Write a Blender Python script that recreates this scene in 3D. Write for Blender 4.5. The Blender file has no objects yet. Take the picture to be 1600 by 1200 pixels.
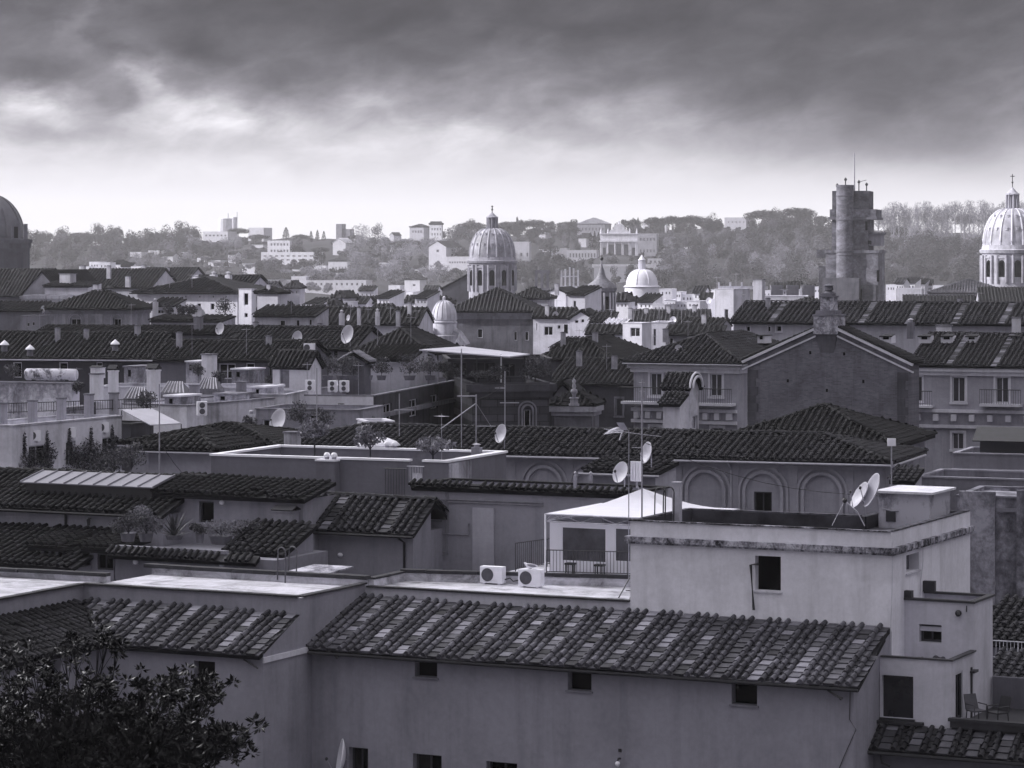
import bpy, math, random
import numpy as np
from mathutils import Vector, Matrix
R = math.radians
SC = bpy.context.scene
COL = SC.collection
random.seed(7); RNG = np.random.default_rng(7)

# ------------------------------------------------------------------ camera
FPX, EYE, HY = 4500.0, 40.0, 400.0        # focal length in photo pixels, eye height, row of the eye level
cam = bpy.data.objects.new('camera', bpy.data.cameras.new('camera')); COL.objects.link(cam)
cam.location = (0, 0, EYE); cam.rotation_euler = (R(90), 0, 0)
cam.data.lens = 36 * FPX / 1600; cam.data.sensor_width = 36
cam.data.shift_y = -(600 - HY) / 1600
cam.data.clip_start = 0.5; cam.data.clip_end = 8000
SC.camera = cam
SC.render.resolution_x, SC.render.resolution_y = 1024, 768
SC.view_settings.view_transform = 'Standard'; SC.view_settings.look = 'None'
SC.view_settings.gamma = 1; SC.view_settings.exposure = 0.75
SC.cycles.use_denoising = True
SC.cycles.max_bounces = 5; SC.cycles.diffuse_bounces = 3; SC.cycles.volume_bounces = 1
SC.cycles.transparent_max_bounces = 6

# ------------------------------------------------------------------ nodes helper
class NT:
    def __init__(s, tree): s.t = tree; s.t.nodes.clear()
    def n(s, typ, out=0, props=None, **inp):
        nd = s.t.nodes.new(typ)
        for k, v in (props or {}).items(): setattr(nd, k, v)
        for k, v in inp.items():
            key = int(k[1:]) if k[0] == 'i' and k[1:].isdigit() else k.replace('_', ' ')
            s.put(nd.inputs[key], v)
        return nd.outputs[out] if len(nd.outputs) else nd
    def put(s, sock, v):
        if isinstance(v, bpy.types.NodeSocket): s.t.links.new(v, sock)
        else: sock.default_value = v
    def m(s, op, a, b=0.0, c=0.0, clamp=False):
        nd = s.t.nodes.new('ShaderNodeMath'); nd.operation = op; nd.use_clamp = clamp
        s.put(nd.inputs[0], a); s.put(nd.inputs[1], b); s.put(nd.inputs[2], c)
        return nd.outputs[0]
    def ramp(s, fac, stops, interp='LINEAR'):
        nd = s.t.nodes.new('ShaderNodeValToRGB'); s.put(nd.inputs[0], fac)
        e = nd.color_ramp.elements; nd.color_ramp.interpolation = interp
        while len(e) < len(stops): e.new(0.5)
        for el, (p, c) in zip(e, stops):
            el.position = p; el.color = c if isinstance(c, tuple) else (c, c, c, 1)
        return nd.outputs[0]
    def mix(s, a, b, fac, mode='MIX'):
        nd = s.t.nodes.new('ShaderNodeMix'); nd.data_type = 'RGBA'; nd.blend_type = mode
        s.put(nd.inputs[0], fac); s.put(nd.inputs[6], a); s.put(nd.inputs[7], b)
        return nd.outputs[2]
    def noise(s, vec, scale, detail=4.0, rough=.55, dist=0.0):
        return s.n('ShaderNodeTexNoise', Vector=vec, Scale=scale, Detail=detail, Roughness=rough, Distortion=dist)

TINT = (1.0, .975, 1.18)                      # the toned black-and-white print
def C(v, k=1.0):
    k *= max(.25, 1 - v * .75)
    return tuple(v * (1 + (t - 1) * k) for t in TINT) + (1,)

# ------------------------------------------------------------------ sky and sun
SUN_EL, SUN_AZ = 27.0, -97.0                  # elevation; azimuth from the view axis, negative = left
w = bpy.data.worlds.new('World'); SC.world = w; w.use_nodes = True
g = NT(w.node_tree)
dirv = g.n('ShaderNodeTexCoord', out=0)
sep = w.node_tree.nodes.new('ShaderNodeSeparateXYZ'); w.node_tree.links.new(dirv, sep.inputs[0])
dx, dy, dz = sep.outputs
hyp = g.m('SQRT', g.m('ADD', g.m('MULTIPLY', dx, dx), g.m('MULTIPLY', dy, dy)))
el = g.m('DIVIDE', dz, g.m('MAXIMUM', hyp, .001))
az = g.m('ARCTAN2', dx, dy)
def vec(a, b, c=0.0):
    return g.n('ShaderNodeCombineXYZ', X=a, Y=b, Z=c)
def warpn(sa, se, off, det):
    return g.noise(vec(g.m('MULTIPLY', az, sa), g.m('MULTIPLY', el, se), off), 1.0, det, .58)
mask = g.n('ShaderNodeMapRange', Value=el, From_Min=.022, From_Max=.05, To_Min=0.0, To_Max=1.0)
wa = g.m('ADD', az, g.m('MULTIPLY', g.m('SUBTRACT', warpn(28, 44, 1.7, 6.0), .5), .050))
we = g.m('ADD', el, g.m('MULTIPLY', g.m('MULTIPLY', g.m('SUBTRACT', warpn(30, 60, 9.2, 6.0), .5), .022), mask))
def blob(px, py, rx, ry, k):                  # a cloud heap or a gap in the deck: azimuth, elevation, extent, strength
    a = g.m('DIVIDE', g.m('SUBTRACT', wa, (px - 800) / FPX), rx / FPX); e = g.m('DIVIDE', g.m('SUBTRACT', we, (HY - py) / FPX), ry / FPX)
    return g.m('MULTIPLY', g.m('EXPONENT', g.m('MULTIPLY', g.m('ADD', g.m('MULTIPLY', a, a), g.m('MULTIPLY', e, e)), -1.0)), k)
tot_k = None
for q in ((45, 165, 60, 30, .75), (215, 125, 26, 42, .75), (265, 175, 80, 24, .5), (350, 195, 90, 20, .45), (560, 165, 55, 26, .38), (720, 205, 70, 20, .35), (140, 40, 26, 44, .5), (60, 30, 30, 16, .3), (820, 75, 60, 18, .3), (1560, 50, 80, 60, .3), (740, 40, 30, 30, .25),
          (430, 120, 55, 26, -.45), (310, 75, 50, 28, -.6), (60, 110, 60, 18, -.45), (90, 212, 130, 13, -.28), (1290, 140, 230, 55, -.65), (920, 50, 120, 32, -.45), (600, 30, 150, 40, -.2), (1450, 195, 200, 45, -.42), (180, 75, 24, 20, -.3), (1380, 232, 280, 40, -.34), (150, 45, 190, 45, .32), (760, 215, 330, 40, .16)):
    tot_k = blob(*q) if tot_k is None else g.m('ADD', tot_k, blob(*q))
e2 = g.m('ADD', we, g.m('MULTIPLY', az, .022))
SKY_K = 10.0                                   # the Background below runs at strength 0.1
lum = g.n('ShaderNodeRGBToBW', Color=g.ramp(g.m('MULTIPLY', e2, 10.0), [(0.0, .57), (.16, .55), (.26, .47), (.36, .355), (.44, .255), (.51, .185), (.60, .115), (.69, .070), (.80, .046), (.95, .046)]))
puff = g.m('MULTIPLY', g.m('MULTIPLY', g.m('SUBTRACT', g.noise(vec(g.m('SUBTRACT', g.m('MULTIPLY', az, 46.0), g.m('MULTIPLY', el, 30.0)), g.m('MULTIPLY', el, 90.0), 3.3), 1.0, 7.0, .58, .3), .5), 1.5), mask)
fine = g.m('MINIMUM', g.m('MULTIPLY', lum, g.m('EXPONENT', g.m('ADD', tot_k, puff))), .62)
# the part of the deck above the picture: an even grey overcast
up = g.n('ShaderNodeMapRange', props=dict(interpolation_type='SMOOTHSTEP'), Value=el, From_Min=.25, From_Max=1.6, To_Min=0.0, To_Max=1.0)
ahead = g.n('ShaderNodeMapRange', Value=dy, From_Min=-.7, From_Max=.6, To_Min=1.0, To_Max=1.0)
GAP = Vector((-.62, .50, .60)).normalized()   # a bright break in the overcast, high on the left, above the picture
gd = g.m('ADD', g.m('ADD', g.m('MULTIPLY', dx, GAP.x), g.m('MULTIPLY', dy, GAP.y)), g.m('MULTIPLY', dz, GAP.z))
gap = g.m('EXPONENT', g.m('MULTIPLY', g.m('SUBTRACT', gd, 1.0), 30.0))
over = g.m('ADD', g.m('MULTIPLY', g.m('ADD', .20, g.m('MULTIPLY', up, .58)), ahead), g.m('MULTIPLY', gap, 9.5))
fac_up = g.n('ShaderNodeMapRange', Value=el, From_Min=.092, From_Max=.16, To_Min=0.0, To_Max=1.0)
lumf = g.m('ADD', g.m('MULTIPLY', fine, g.m('SUBTRACT', 1.0, fac_up)), g.m('MULTIPLY', over, fac_up))
below = g.m('GREATER_THAN', el, -.02)
lumf = g.m('MULTIPLY', lumf, g.m('ADD', .1, g.m('MULTIPLY', below, .9)))
sky = g.n('ShaderNodeTexSky', props=dict(sky_type='NISHITA', sun_disc=False, sun_elevation=R(SUN_EL), sun_rotation=R(SUN_AZ)))
sky_bw = g.m('MULTIPLY', g.n('ShaderNodeRGBToBW', Color=sky), .04)
tot = g.m('ADD', g.m('MULTIPLY', lumf, SKY_K), sky_bw)
tintc = g.ramp(lumf, [(0.0, (1.0, .955, 1.10, 1)), (.35, (1.0, .975, 1.05, 1)), (.95, (1.0, .99, 1.02, 1))])
colr = g.mix(tintc, g.n('ShaderNodeCombineColor', Red=tot, Green=tot, Blue=tot), 1.0, 'MULTIPLY')
bg = g.n('ShaderNodeBackground', Color=colr, Strength=.1)
g.n('ShaderNodeOutputWorld', Surface=bg)
w.cycles.sampling_method = 'MANUAL'; w.cycles.sample_map_resolution = 1024

sd = bpy.data.lights.new('sun', 'SUN'); sd.energy = 3.6; sd.angle = R(.6); sd.color = (1, .985, .985)
sun = bpy.data.objects.new('sun', sd); COL.objects.link(sun)
SUNDIR = Vector((math.sin(R(SUN_AZ)) * math.cos(R(SUN_EL)), math.cos(R(SUN_AZ)) * math.cos(R(SUN_EL)), math.sin(R(SUN_EL))))
sun.rotation_euler = SUNDIR.to_track_quat('Z', 'Y').to_euler()

# ------------------------------------------------------------------ materials
MATS = {}
def newmat(name):
    m = bpy.data.materials.new(name); m.use_nodes = True
    return m, NT(m.node_tree)
def finish(g, base, rough=.9, bump=None, bd=.02, spec=.2, metal=0.0):
    kw = dict(Base_Color=base, Roughness=rough, Metallic=metal)
    if bump is not None: kw['Normal'] = g.n('ShaderNodeBump', Strength=.5, Distance=bd, Height=bump)
    s = g.t.nodes.new('ShaderNodeBsdfPrincipled')
    for k, v in kw.items(): g.put(s.inputs[k.replace('_', ' ')], v)
    s.inputs['Specular IOR Level'].default_value = spec
    g.n('ShaderNodeOutputMaterial', Surface=s.outputs[0])
def plaster(v, stain=.35, kind='plaster'):
    key = (kind, v, stain)
    if key in MATS: return MATS[key]
    m, g = newmat('%s_%03d_%02d' % (kind, int(v * 1000), int(stain * 100)))
    oc = g.n('ShaderNodeTexCoord', out=3)
    n1 = g.noise(oc, .45, 6.0, .62, .6)
    stv = g.n('ShaderNodeMapping', Vector=oc, Scale=(1.6, 1.6, .14))
    n2 = g.noise(stv, 1.0, 5.0, .65)
    n3 = g.noise(oc, 5.0, 6.0, .7)
    a = g.n('ShaderNodeMapRange', Value=n1, From_Min=.42, From_Max=.72, To_Min=0.0, To_Max=stain)
    b = g.n('ShaderNodeMapRange', Value=n2, From_Min=.48, From_Max=.75, To_Min=0.0, To_Max=stain * 1.1)
    c = g.n('ShaderNodeMapRange', Value=n3, From_Min=.3, From_Max=.7, To_Min=-.06 - stain * .1, To_Max=.06 + stain * .1)
    k = g.m('MULTIPLY', g.m('SUBTRACT', 1.0, a), g.m('SUBTRACT', 1.0, b))
    k = g.m('MULTIPLY', k, g.m('ADD', 1.0, c))
    hgt = n3
    if kind in ('brick', 'ashlar'):
        br = g.t.nodes.new('ShaderNodeTexBrick')
        rot = g.n('ShaderNodeMapping', Vector=oc, Rotation=(R(90), 0, 0))
        g.put(br.inputs['Vector'], rot)
        br.inputs['Scale'].default_value = 1.0
        bw, bh, mo = (.30, .085, .012) if kind == 'brick' else (1.1, .48, .03)
        br.inputs['Brick Width'].default_value = bw; br.inputs['Row Height'].default_value = bh
        br.inputs['Mortar Size'].default_value = mo
        br.inputs['Color1'].default_value = (.75, .75, .75, 1); br.inputs['Color2'].default_value = (1.15, 1.15, 1.15, 1)
        br.inputs['Mortar'].default_value = (1.1, 1.1, 1.1, 1) if kind == 'brick' else (.45, .45, .45, 1)
        k = g.m('MULTIPLY', k, g.n('ShaderNodeRGBToBW', Color=br.outputs[0]))
    col = g.mix(C(v), g.n('ShaderNodeCombineColor', Red=k, Green=k, Blue=k), 1.0, 'MULTIPLY')
    finish(g, col, .92, hgt, .012, .15)
    MATS[key] = m; return m
def tilemat(lo=.018, hi=.13, name='roof_tile'):
    lo0, hi0 = lo, hi; lo *= .34; hi *= .47
    key = (name, lo, hi)
    if key in MATS: return MATS[key]
    m, g = newmat('%s_%d_%d' % (name, lo * 1000, hi * 1000))
    oc = g.n('ShaderNodeTexCoord', out=3)
    rnd = g.n('ShaderNodeNewGeometry', out='Random Per Island')
    n1 = g.noise(oc, 9.0, 5.0, .7)
    n2 = g.noise(oc, .5, 3.0, .6)
    base = g.ramp(rnd, [(0.0, C(lo + hi * .14)), (.5, C(lo + hi * .26)), (.93, C(lo + hi * .36)), (1.0, C(hi * .75))])
    k = g.m('MULTIPLY', g.n('ShaderNodeMapRange', Value=n1, From_Min=.3, From_Max=.7, To_Min=.6, To_Max=1.35),
            g.n('ShaderNodeMapRange', Value=n2, From_Min=.3, From_Max=.7, To_Min=.72, To_Max=1.25))
    col = g.mix(base, g.n('ShaderNodeCombineColor', Red=k, Green=k, Blue=k), 1.0, 'MULTIPLY')
    finish(g, col, .72, n1, .01, .16); m['lo'] = lo0; m['hi'] = hi0
    MATS[key] = m; return m
def flatmat():
    m, g = newmat('flat_tile'); oc = g.n('ShaderNodeTexCoord', out=3); rnd = g.n('ShaderNodeNewGeometry', out='Random Per Island')
    n1 = g.noise(oc, 7.0, 6.0, .75); n2 = g.noise(oc, .35, 3.0, .6)
    f = g.m('ADD', g.m('ADD', g.m('MULTIPLY', rnd, .6), g.m('MULTIPLY', n1, .35)), g.m('MULTIPLY', g.m('SUBTRACT', n2, .5), .9))
    finish(g, g.ramp(f, [(.15, C(.018)), (.45, C(.06)), (.7, C(.15)), (.95, C(.26))]), .7, n1, .01, .2); return m
def plain(name, v, rough=.6, spec=.3, metal=0.0, var=.25, scale=3.0):
    if name in MATS: return MATS[name]
    m, g = newmat(name)
    oc = g.n('ShaderNodeTexCoord', out=3)
    n1 = g.noise(oc, scale, 5.0, .65)
    k = g.n('ShaderNodeMapRange', Value=n1, From_Min=.3, From_Max=.7, To_Min=1 - var, To_Max=1 + var * .6)
    col = g.mix(C(v), g.n('ShaderNodeCombineColor', Red=k, Green=k, Blue=k), 1.0, 'MULTIPLY')
    finish(g, col, rough, n1, .005, spec, metal)
    MATS[name] = m; return m
def leafmat(name, lo, hi, rough=.55, spec=.3, transl=.15):
    if name in MATS: return MATS[name]
    m, g = newmat(name)
    rnd = g.n('ShaderNodeNewGeometry', out='Random Per Island')
    orn = g.n('ShaderNodeObjectInfo', out='Random')
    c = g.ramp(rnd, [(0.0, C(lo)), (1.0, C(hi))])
    k = g.n('ShaderNodeMapRange', Value=orn, To_Min=.75, To_Max=1.25)
    c = g.mix(c, g.n('ShaderNodeCombineColor', Red=k, Green=k, Blue=k), 1.0, 'MULTIPLY')
    s = g.t.nodes.new('ShaderNodeBsdfPrincipled'); g.put(s.inputs['Base Color'], c)
    s.inputs['Roughness'].default_value = rough; s.inputs['Specular IOR Level'].default_value = spec
    tr = g.n('ShaderNodeBsdfTranslucent', Color=c)
    g.n('ShaderNodeOutputMaterial', Surface=g.n('ShaderNodeMixShader', i0=transl, i1=s.outputs[0], i2=tr))
    MATS[name] = m; return m
WHITE = plain('white_paint', .78, .5, .3, 0, .08)
OFFWHITE = plain('old_white_paint', .58, .6, .2, 0, .22, 1.5)
IRON = plain('black_iron', .025, .5, .4, 0, .3)
DARK = plain('dark_opening', .0025, 1.0, 0.0, 0, .3)
GLASS = plain('dark_glass', .015, .12, .5, 0, .4, .8)
SHUT = plain('dark_shutter', .05, .6, .2, 0, .3)
LEAD = plain('lead_sheet', .34, .5, .4, .0, .25, .6)
GREY = plain('grey_metal', .30, .45, .5, .2, .25)
GALV = plain('galvanised_steel', .42, .4, .5, .4, .25)
STONE = plaster(.42, .5, 'stone'); PALE = plaster(.62, .25); STONED = plaster(.2, .5, 'stone')
def deckmat():
    if 'deck' in MATS: return MATS['deck']
    m, g = newmat('terrace_deck')
    oc = g.n('ShaderNodeTexCoord', out=3)
    n1 = g.noise(oc, .75, 8.0, .72, 1.0); n2 = g.noise(oc, 6.0, 5.0, .7)
    st = g.n('ShaderNodeMapping', Vector=oc, Scale=(.25, 1.3, 1))
    n3 = g.noise(st, 1.0, 5.0, .6)
    k = g.n('ShaderNodeRGBToBW', Color=g.ramp(g.m('ADD', g.m('MULTIPLY', n1, .6), g.m('MULTIPLY', n3, .4)), [(.38, .22), (.47, .60), (.55, .85), (.66, 1.0)]))
    k = g.m('MULTIPLY', k, g.n('ShaderNodeMapRange', Value=n2, From_Min=.3, From_Max=.7, To_Min=.85, To_Max=1.08))
    col = g.mix(C(.62), g.n('ShaderNodeCombineColor', Red=k, Green=k, Blue=k), 1.0, 'MULTIPLY')
    finish(g, col, .75, n2, .01, .3); MATS['deck'] = m; return m
def grimy(name, lo, hi, scale, a=.42, b=.58, sx=1.0):
    if name in MATS: return MATS[name]
    m, g = newmat(name); oc = g.n('ShaderNodeTexCoord', out=3)
    n1 = g.noise(g.n('ShaderNodeMapping', Vector=oc, Scale=(1, 1, sx)), scale, 8.0, .72, .5); n2 = g.noise(oc, scale * 7, 4.0, .7)
    f = g.m('ADD', g.m('MULTIPLY', n1, .75), g.m('MULTIPLY', n2, .25))
    finish(g, g.ramp(f, [(a, C(lo)), ((a + b) / 2, C((lo + hi) * .4)), (b, C(hi))]), .9, n2, .01, .15); MATS[name] = m; return m
DECK = deckmat()
TAR = plain('tarred_coping', .03, .7, .3, 0, .5, 2.0)
TILE = tilemat(); TILED = tilemat(.010, .055); TILEL = tilemat(.03, .20)
TERR = plaster(.30, .4)
FLATT = flatmat()

# ------------------------------------------------------------------ geometry helpers
class MB:
    """collects simple solids and links them as ONE mesh object"""
    def __init__(s): s.v = []; s.f = []; s.mi = []; s.sm = []; s.k = 0; s.smooth = False
    def face(s, pts):
        i = len(s.v); s.v += [tuple(p) for p in pts]; s.f.append(tuple(range(i, i + len(pts)))); s.mi.append(s.k); s.sm.append(s.smooth)
    def add(s, vs, fs):
        i = len(s.v); s.v += [tuple(p) for p in vs]
        for f in fs: s.f.append(tuple(i + j for j in f)); s.mi.append(s.k); s.sm.append(s.smooth)
        return s
    def box(s, x0, y0, z0, x1, y1, z1):
        vs = [(x, y, z) for z in (z0, z1) for y in (y0, y1) for x in (x0, x1)]
        return s.add(vs, [(0, 2, 3, 1), (4, 5, 7, 6), (0, 1, 5, 4), (1, 3, 7, 5), (3, 2, 6, 7), (2, 0, 4, 6)])
    def cbox(s, c, d, rz=0.0):
        x, y, z = d[0] / 2, d[1] / 2, d[2] / 2; ca, sa = math.cos(rz), math.sin(rz)
        vs = [(c[0] + a * ca - b * sa, c[1] + a * sa + b * ca, c[2] + e) for e in (-z, z) for b in (-y, y) for a in (-x, x)]
        return s.add(vs, [(0, 2, 3, 1), (4, 5, 7, 6), (0, 1, 5, 4), (1, 3, 7, 5), (3, 2, 6, 7), (2, 0, 4, 6)])
    def prism(s, poly, z0, z1):
        n = len(poly); vs = [(p[0], p[1], z0) for p in poly] + [(p[0], p[1], z1) for p in poly]
        return s.add(vs, [tuple(reversed(range(n))), tuple(range(n, 2 * n))] + [(i, (i + 1) % n, n + (i + 1) % n, n + i) for i in range(n)])
    def slab(s, pts, nrm, th):
        n = len(pts); nrm = Vector(nrm)
        vs = [tuple(p) for p in pts] + [tuple(Vector(p) - nrm * th) for p in pts]
        return s.add(vs, [tuple(range(n)), tuple(reversed(range(n, 2 * n)))] + [(i, n + i, n + (i + 1) % n, (i + 1) % n) for i in range(n)])
    def tube(s, path, r, n=6, cap=True):
        path = [Vector(p) for p in path]; rs = r if isinstance(r, (list, tuple)) else [r] * len(path)
        vs = []; fs = []
        for i, p in enumerate(path):
            t = (path[min(i + 1, len(path) - 1)] - path[max(i - 1, 0)]).normalized()
            a = t.cross(Vector((0, 0, 1)))
            if a.length < .05: a = t.cross(Vector((1, 0, 0)))
            a.normalize(); b = t.cross(a)
            for k in range(n):
                th = 2 * math.pi * k / n
                vs.append(p + (a * math.cos(th) + b * math.sin(th)) * rs[i])
        for i in range(len(path) - 1):
            for k in range(n):
                fs.append((i * n + k, i * n + (k + 1) % n, (i + 1) * n + (k + 1) % n, (i + 1) * n + k))
        if cap: fs += [tuple(range(n)), tuple(range((len(path) - 1) * n, len(path) * n))]
        sm = s.smooth; s.smooth = n > 6; s.add(vs, fs); s.smooth = sm
        return s
    def lathe(s, prof, n=24, c=(0, 0, 0), rib=None, a0=0.0, a1=2 * math.pi):
        full = abs(a1 - a0 - 2 * math.pi) < 1e-6; m = n if full else n + 1
        vs = []; fs = []
        for (r, z) in prof:
            for k in range(m):
                th = a0 + (a1 - a0) * k / n
                rr = r * (rib(th, z) if rib else 1)
                vs.append((c[0] + rr * math.cos(th), c[1] + rr * math.sin(th), c[2] + z))
        for i in range(len(prof) - 1):
            for k in range(n):
                k2 = (k + 1) % m
                fs.append((i * m + k, i * m + k2, (i + 1) * m + k2, (i + 1) * m + k))
        return s.add(vs, fs)
    def cyl(s, x, y, z0, z1, r, n=10, r2=None):
        r2 = r if r2 is None else r2
        return s.lathe([(0, z0), (r, z0), (r2, z1), (0, z1)], n, (x, y, 0))
    def ball(s, c, r, n=10, sz=1.0):
        prof = [(max(1e-4, r * math.sin(math.pi * i / 8)), -r * sz * math.cos(math.pi * i / 8)) for i in range(9)]
        sm = s.smooth; s.smooth = True; s.lathe(prof, n, c); s.smooth = sm; return s
    def build(s, name, mat, parent=None):
        me = bpy.data.meshes.new(name); me.from_pydata(s.v, [], s.f)
        for m in (mat if isinstance(mat, (list, tuple)) else [mat]): me.materials.append(m)
        if any(s.mi): me.polygons.foreach_set('material_index', s.mi)
        if any(s.sm): me.polygons.foreach_set('use_smooth', s.sm)
        me.update()
        o = bpy.data.objects.new(name, me); COL.objects.link(o); o.parent = parent
        return o
def tag(o, label=None, cat=None, group=None, kind=None):
    if label: o['label'] = label
    if cat: o['category'] = cat
    if group: o['group'] = group
    if kind: o['kind'] = kind
    return o
def thing(name, label, cat, loc=(0, 0, 0), rz=0.0, group=None):
    o = bpy.data.objects.new(name, None); COL.objects.link(o); o.empty_display_size = .3
    o.location = loc; o.rotation_euler = (0, 0, rz)
    return tag(o, label, cat, group, 'thing')
def copy_tree(o, parent=None, **kw):
    c = o.copy(); COL.objects.link(c)
    if parent is not None: c.parent = parent
    for ch in list(o.children): copy_tree(ch, c)
    for k, v in kw.items():
        if k in ('label', 'group'): c[k] = v
        else: setattr(c, k, v)
    return c
def zat(py, Y): return EYE - (py - HY) * Y / FPX
def W(px, py, Y): return Vector(((px - 800) * Y / FPX, Y, zat(py, Y)))

class Frame:
    """a building's own axes: s to the right along its front, t away from the camera, z up; yaw turns the front's right end nearer"""
    def __init__(s, px, Y, yaw):
        s.o = Vector(((px - 800) * Y / FPX, Y)); a = R(yaw); s.rz = -a
        s.u = Vector((math.cos(a), -math.sin(a))); s.v = Vector((math.sin(a), math.cos(a)))
        s.loc = (s.o.x, s.o.y, 0)
    def _solve(s, px, n, d):                       # ray X = k*Y against the line  (p - o).n = d
        k = (px - 800) / FPX
        return (d + s.o.dot(n)) / (k * n.x + n.y)
    def on_t(s, px, py, t=0.0):
        Y = s._solve(px, s.v, t); p = Vector(((px - 800) / FPX * Y, Y)) - s.o
        return p.dot(s.u), zat(py, Y)
    def on_s(s, px, py, sv):
        Y = s._solve(px, s.u, sv); p = Vector(((px - 800) / FPX * Y, Y)) - s.o
        return p.dot(s.v), zat(py, Y)
    def on_z(s, px, py, z):
        Y = FPX * (EYE - z) / (py - HY); p = Vector(((px - 800) / FPX * Y, Y)) - s.o
        return p.dot(s.u), p.dot(s.v)
    def world(s, a, b, z): p = s.o + s.u * a + s.v * b; return Vector((p.x, p.y, z))

# ---- tiles: every tile is an island of its own in the roof's one mesh
class Tiles:
    def __init__(s): s.V = []; s.Fq = []; s.n = 0; s.k = []; s.slab = MB()
    def _emit(s, tv, tf, O, U, Wd, N, us, ws, ju, mi=0):
        tv = np.asarray(tv, float); m = len(us)
        if m == 0: return
        loc = np.repeat(tv[None], m, 0)
        loc[:, :, 0] += us[:, None]; loc[:, :, 1] += ws[:, None]
        loc[:, :, 0] += ju[:, 0, None] + ju[:, 1, None] * (loc[:, :, 1] - ws[:, None])
        loc[:, :, 2] += (ju[:, 2] + .028 * np.sin(us * .62 + 1.3) + .022 * np.sin(ws * .9 + us * .31) - .02)[:, None]
        P3 = O + loc[..., 0:1] * U + loc[..., 1:2] * Wd + loc[..., 2:3] * N
        f = np.asarray(tf, int)[None] + (np.arange(m) * len(tv))[:, None, None] + s.n
        s.V.append(P3.reshape(-1, 3)); s.Fq.append(f.reshape(-1, 4)); s.n += m * len(tv); s.k.append(np.full(m * len(tf), mi))
    def poly(s, pts, pitch=.30, course=.36, lod=1, flat_every=0, th=.14):
        pts = [np.asarray(p, float) for p in pts]
        U = pts[1] - pts[0]; L = np.linalg.norm(U); U = U / L
        N = np.cross(U, pts[-1] - pts[0]); N /= np.linalg.norm(N)
        if N[2] < 0: N = -N
        Wd = np.cross(N, U); O = pts[0]
        if np.dot(Wd, pts[-1] - pts[0]) < 0: Wd = -Wd
        q = np.array([[np.dot(p - O, U), np.dot(p - O, Wd)] for p in pts])
        s.slab.slab([tuple(p - N * .02) for p in pts], N, th)
        umin, umax = q[:, 0].min(), q[:, 0].max(); wmax = q[:, 1].max()
        nc = max(1, int(round((umax - umin) / pitch))); nr = max(1, int(round(wmax / course)))
        pu = (umax - umin) / nc; cw = wmax / nr
        uu, ww = np.meshgrid(umin + (np.arange(nc) + .5) * pu, np.arange(nr) * cw - .02)
        ci = np.repeat(np.arange(nc)[None], nr, 0).ravel()
        uu = uu.ravel(); ww = ww.ravel()
        c = q.mean(0); ins = np.ones(len(uu), bool)
        for i in range(len(q)):
            a, b = q[i], q[(i + 1) % len(q)]; e = b - a
            sg = np.sign(e[0] * (c[1] - a[1]) - e[1] * (c[0] - a[0]))
            ins &= sg * (e[0] * (ww + cw * .45 - a[1]) - e[1] * (uu - a[0])) >= -.02
        uu, ww, ci = uu[ins], ww[ins], ci[ins]; m = len(uu)
        jit = 1.0 if lod == 0 else .8
        def J(): return np.stack([RNG.normal(0, .008, m) * jit, RNG.normal(0, .025, m) * jit, RNG.normal(.004, .006, m) * jit], 1)
        h = pu / 2; l = cw * 1.12
        # flat pan tile
        tg = [(-h * .98, 0, .045), (h * .98, 0, .045), (h * .94, l, .005), (-h * .94, l, .005), (-h * .98, 0, .0), (h * .98, 0, .0)]
        if flat_every:
            fl = (ci % flat_every) >= flat_every - 2; tgf = [(x * (1.0), y, z + .05) for x, y, z in tg]; tgf[4] = tg[4]; tgf[5] = tg[5]
            fl2 = (ci % flat_every) == flat_every - 1
            JJ = J(); s._emit(tg, [(0, 1, 2, 3), (4, 5, 1, 0)], O, U, Wd, N, uu, ww, JJ)
            s._emit([(x * 1.18, y, z) for x, y, z in tgf], [(0, 1, 2, 3), (4, 5, 1, 0)], O, U, Wd, N, uu[fl2] - h, ww[fl2], JJ[fl2] * np.array([1.5, 1.2, 1.0]), 2)
        else: s._emit(tg, [(0, 1, 2, 3), (4, 5, 1, 0)], O, U, Wd, N, uu, ww, J())
        # barrel tile over the joint
        if flat_every: sel = (ci % flat_every) != flat_every - 1
        else: sel = RNG.random(m) > .012
        r = pu * .29
        k = 6 if lod == 0 else 4
        cv = []; cf = []
        for e, (y, rr, z) in enumerate(((0, r, .085), (l, r * .86, .06))):
            for i in range(k + 1):
                th_ = math.pi * i / k; cv.append((rr * math.cos(th_), y, z + rr * 1.25 * math.sin(th_)))
        for i in range(k): cf.append((i, k + 1 + i, k + 2 + i, i + 1))
        if lod == 0:
            b = len(cv); cv.append((0, 0, .05)); 
            for i in range(0, k, 2): cf.append((i, i + 1, i + 2, b))
        off = -h
        m = int(sel.sum())
        s._emit(cv, cf, O, U, Wd, N, uu[sel] + off, ww[sel], J())
        return O, U, Wd, N
    def ridge(s, a, b, r=.13, l=.42):
        a = np.asarray(a, float); b = np.asarray(b, float); d = b - a; L = np.linalg.norm(d)
        if L < .3: return
        Wd = d / L; U = np.cross(Wd, (0, 0, 1)); U /= np.linalg.norm(U); N = np.cross(U, Wd)
        m = max(1, int(L / l)); ws = np.arange(m) * (L / m); l2 = L / m * 1.08
        cv = []; cf = []
        for (y, rr, z) in ((0, r, .07), (l2, r * .85, .04)):
            for i in range(5):
                th = math.pi * i / 4; cv.append((rr * math.cos(th), y, z + rr * .8 * math.sin(th)))
        for i in range(4): cf.append((i, 5 + i, 6 + i, i + 1))
        s._emit(cv, cf, a, U, Wd, N, np.zeros(m), ws, np.stack([RNG.normal(0, .01, m), RNG.normal(0, .03, m), RNG.normal(0, .008, m)], 1))
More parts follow.
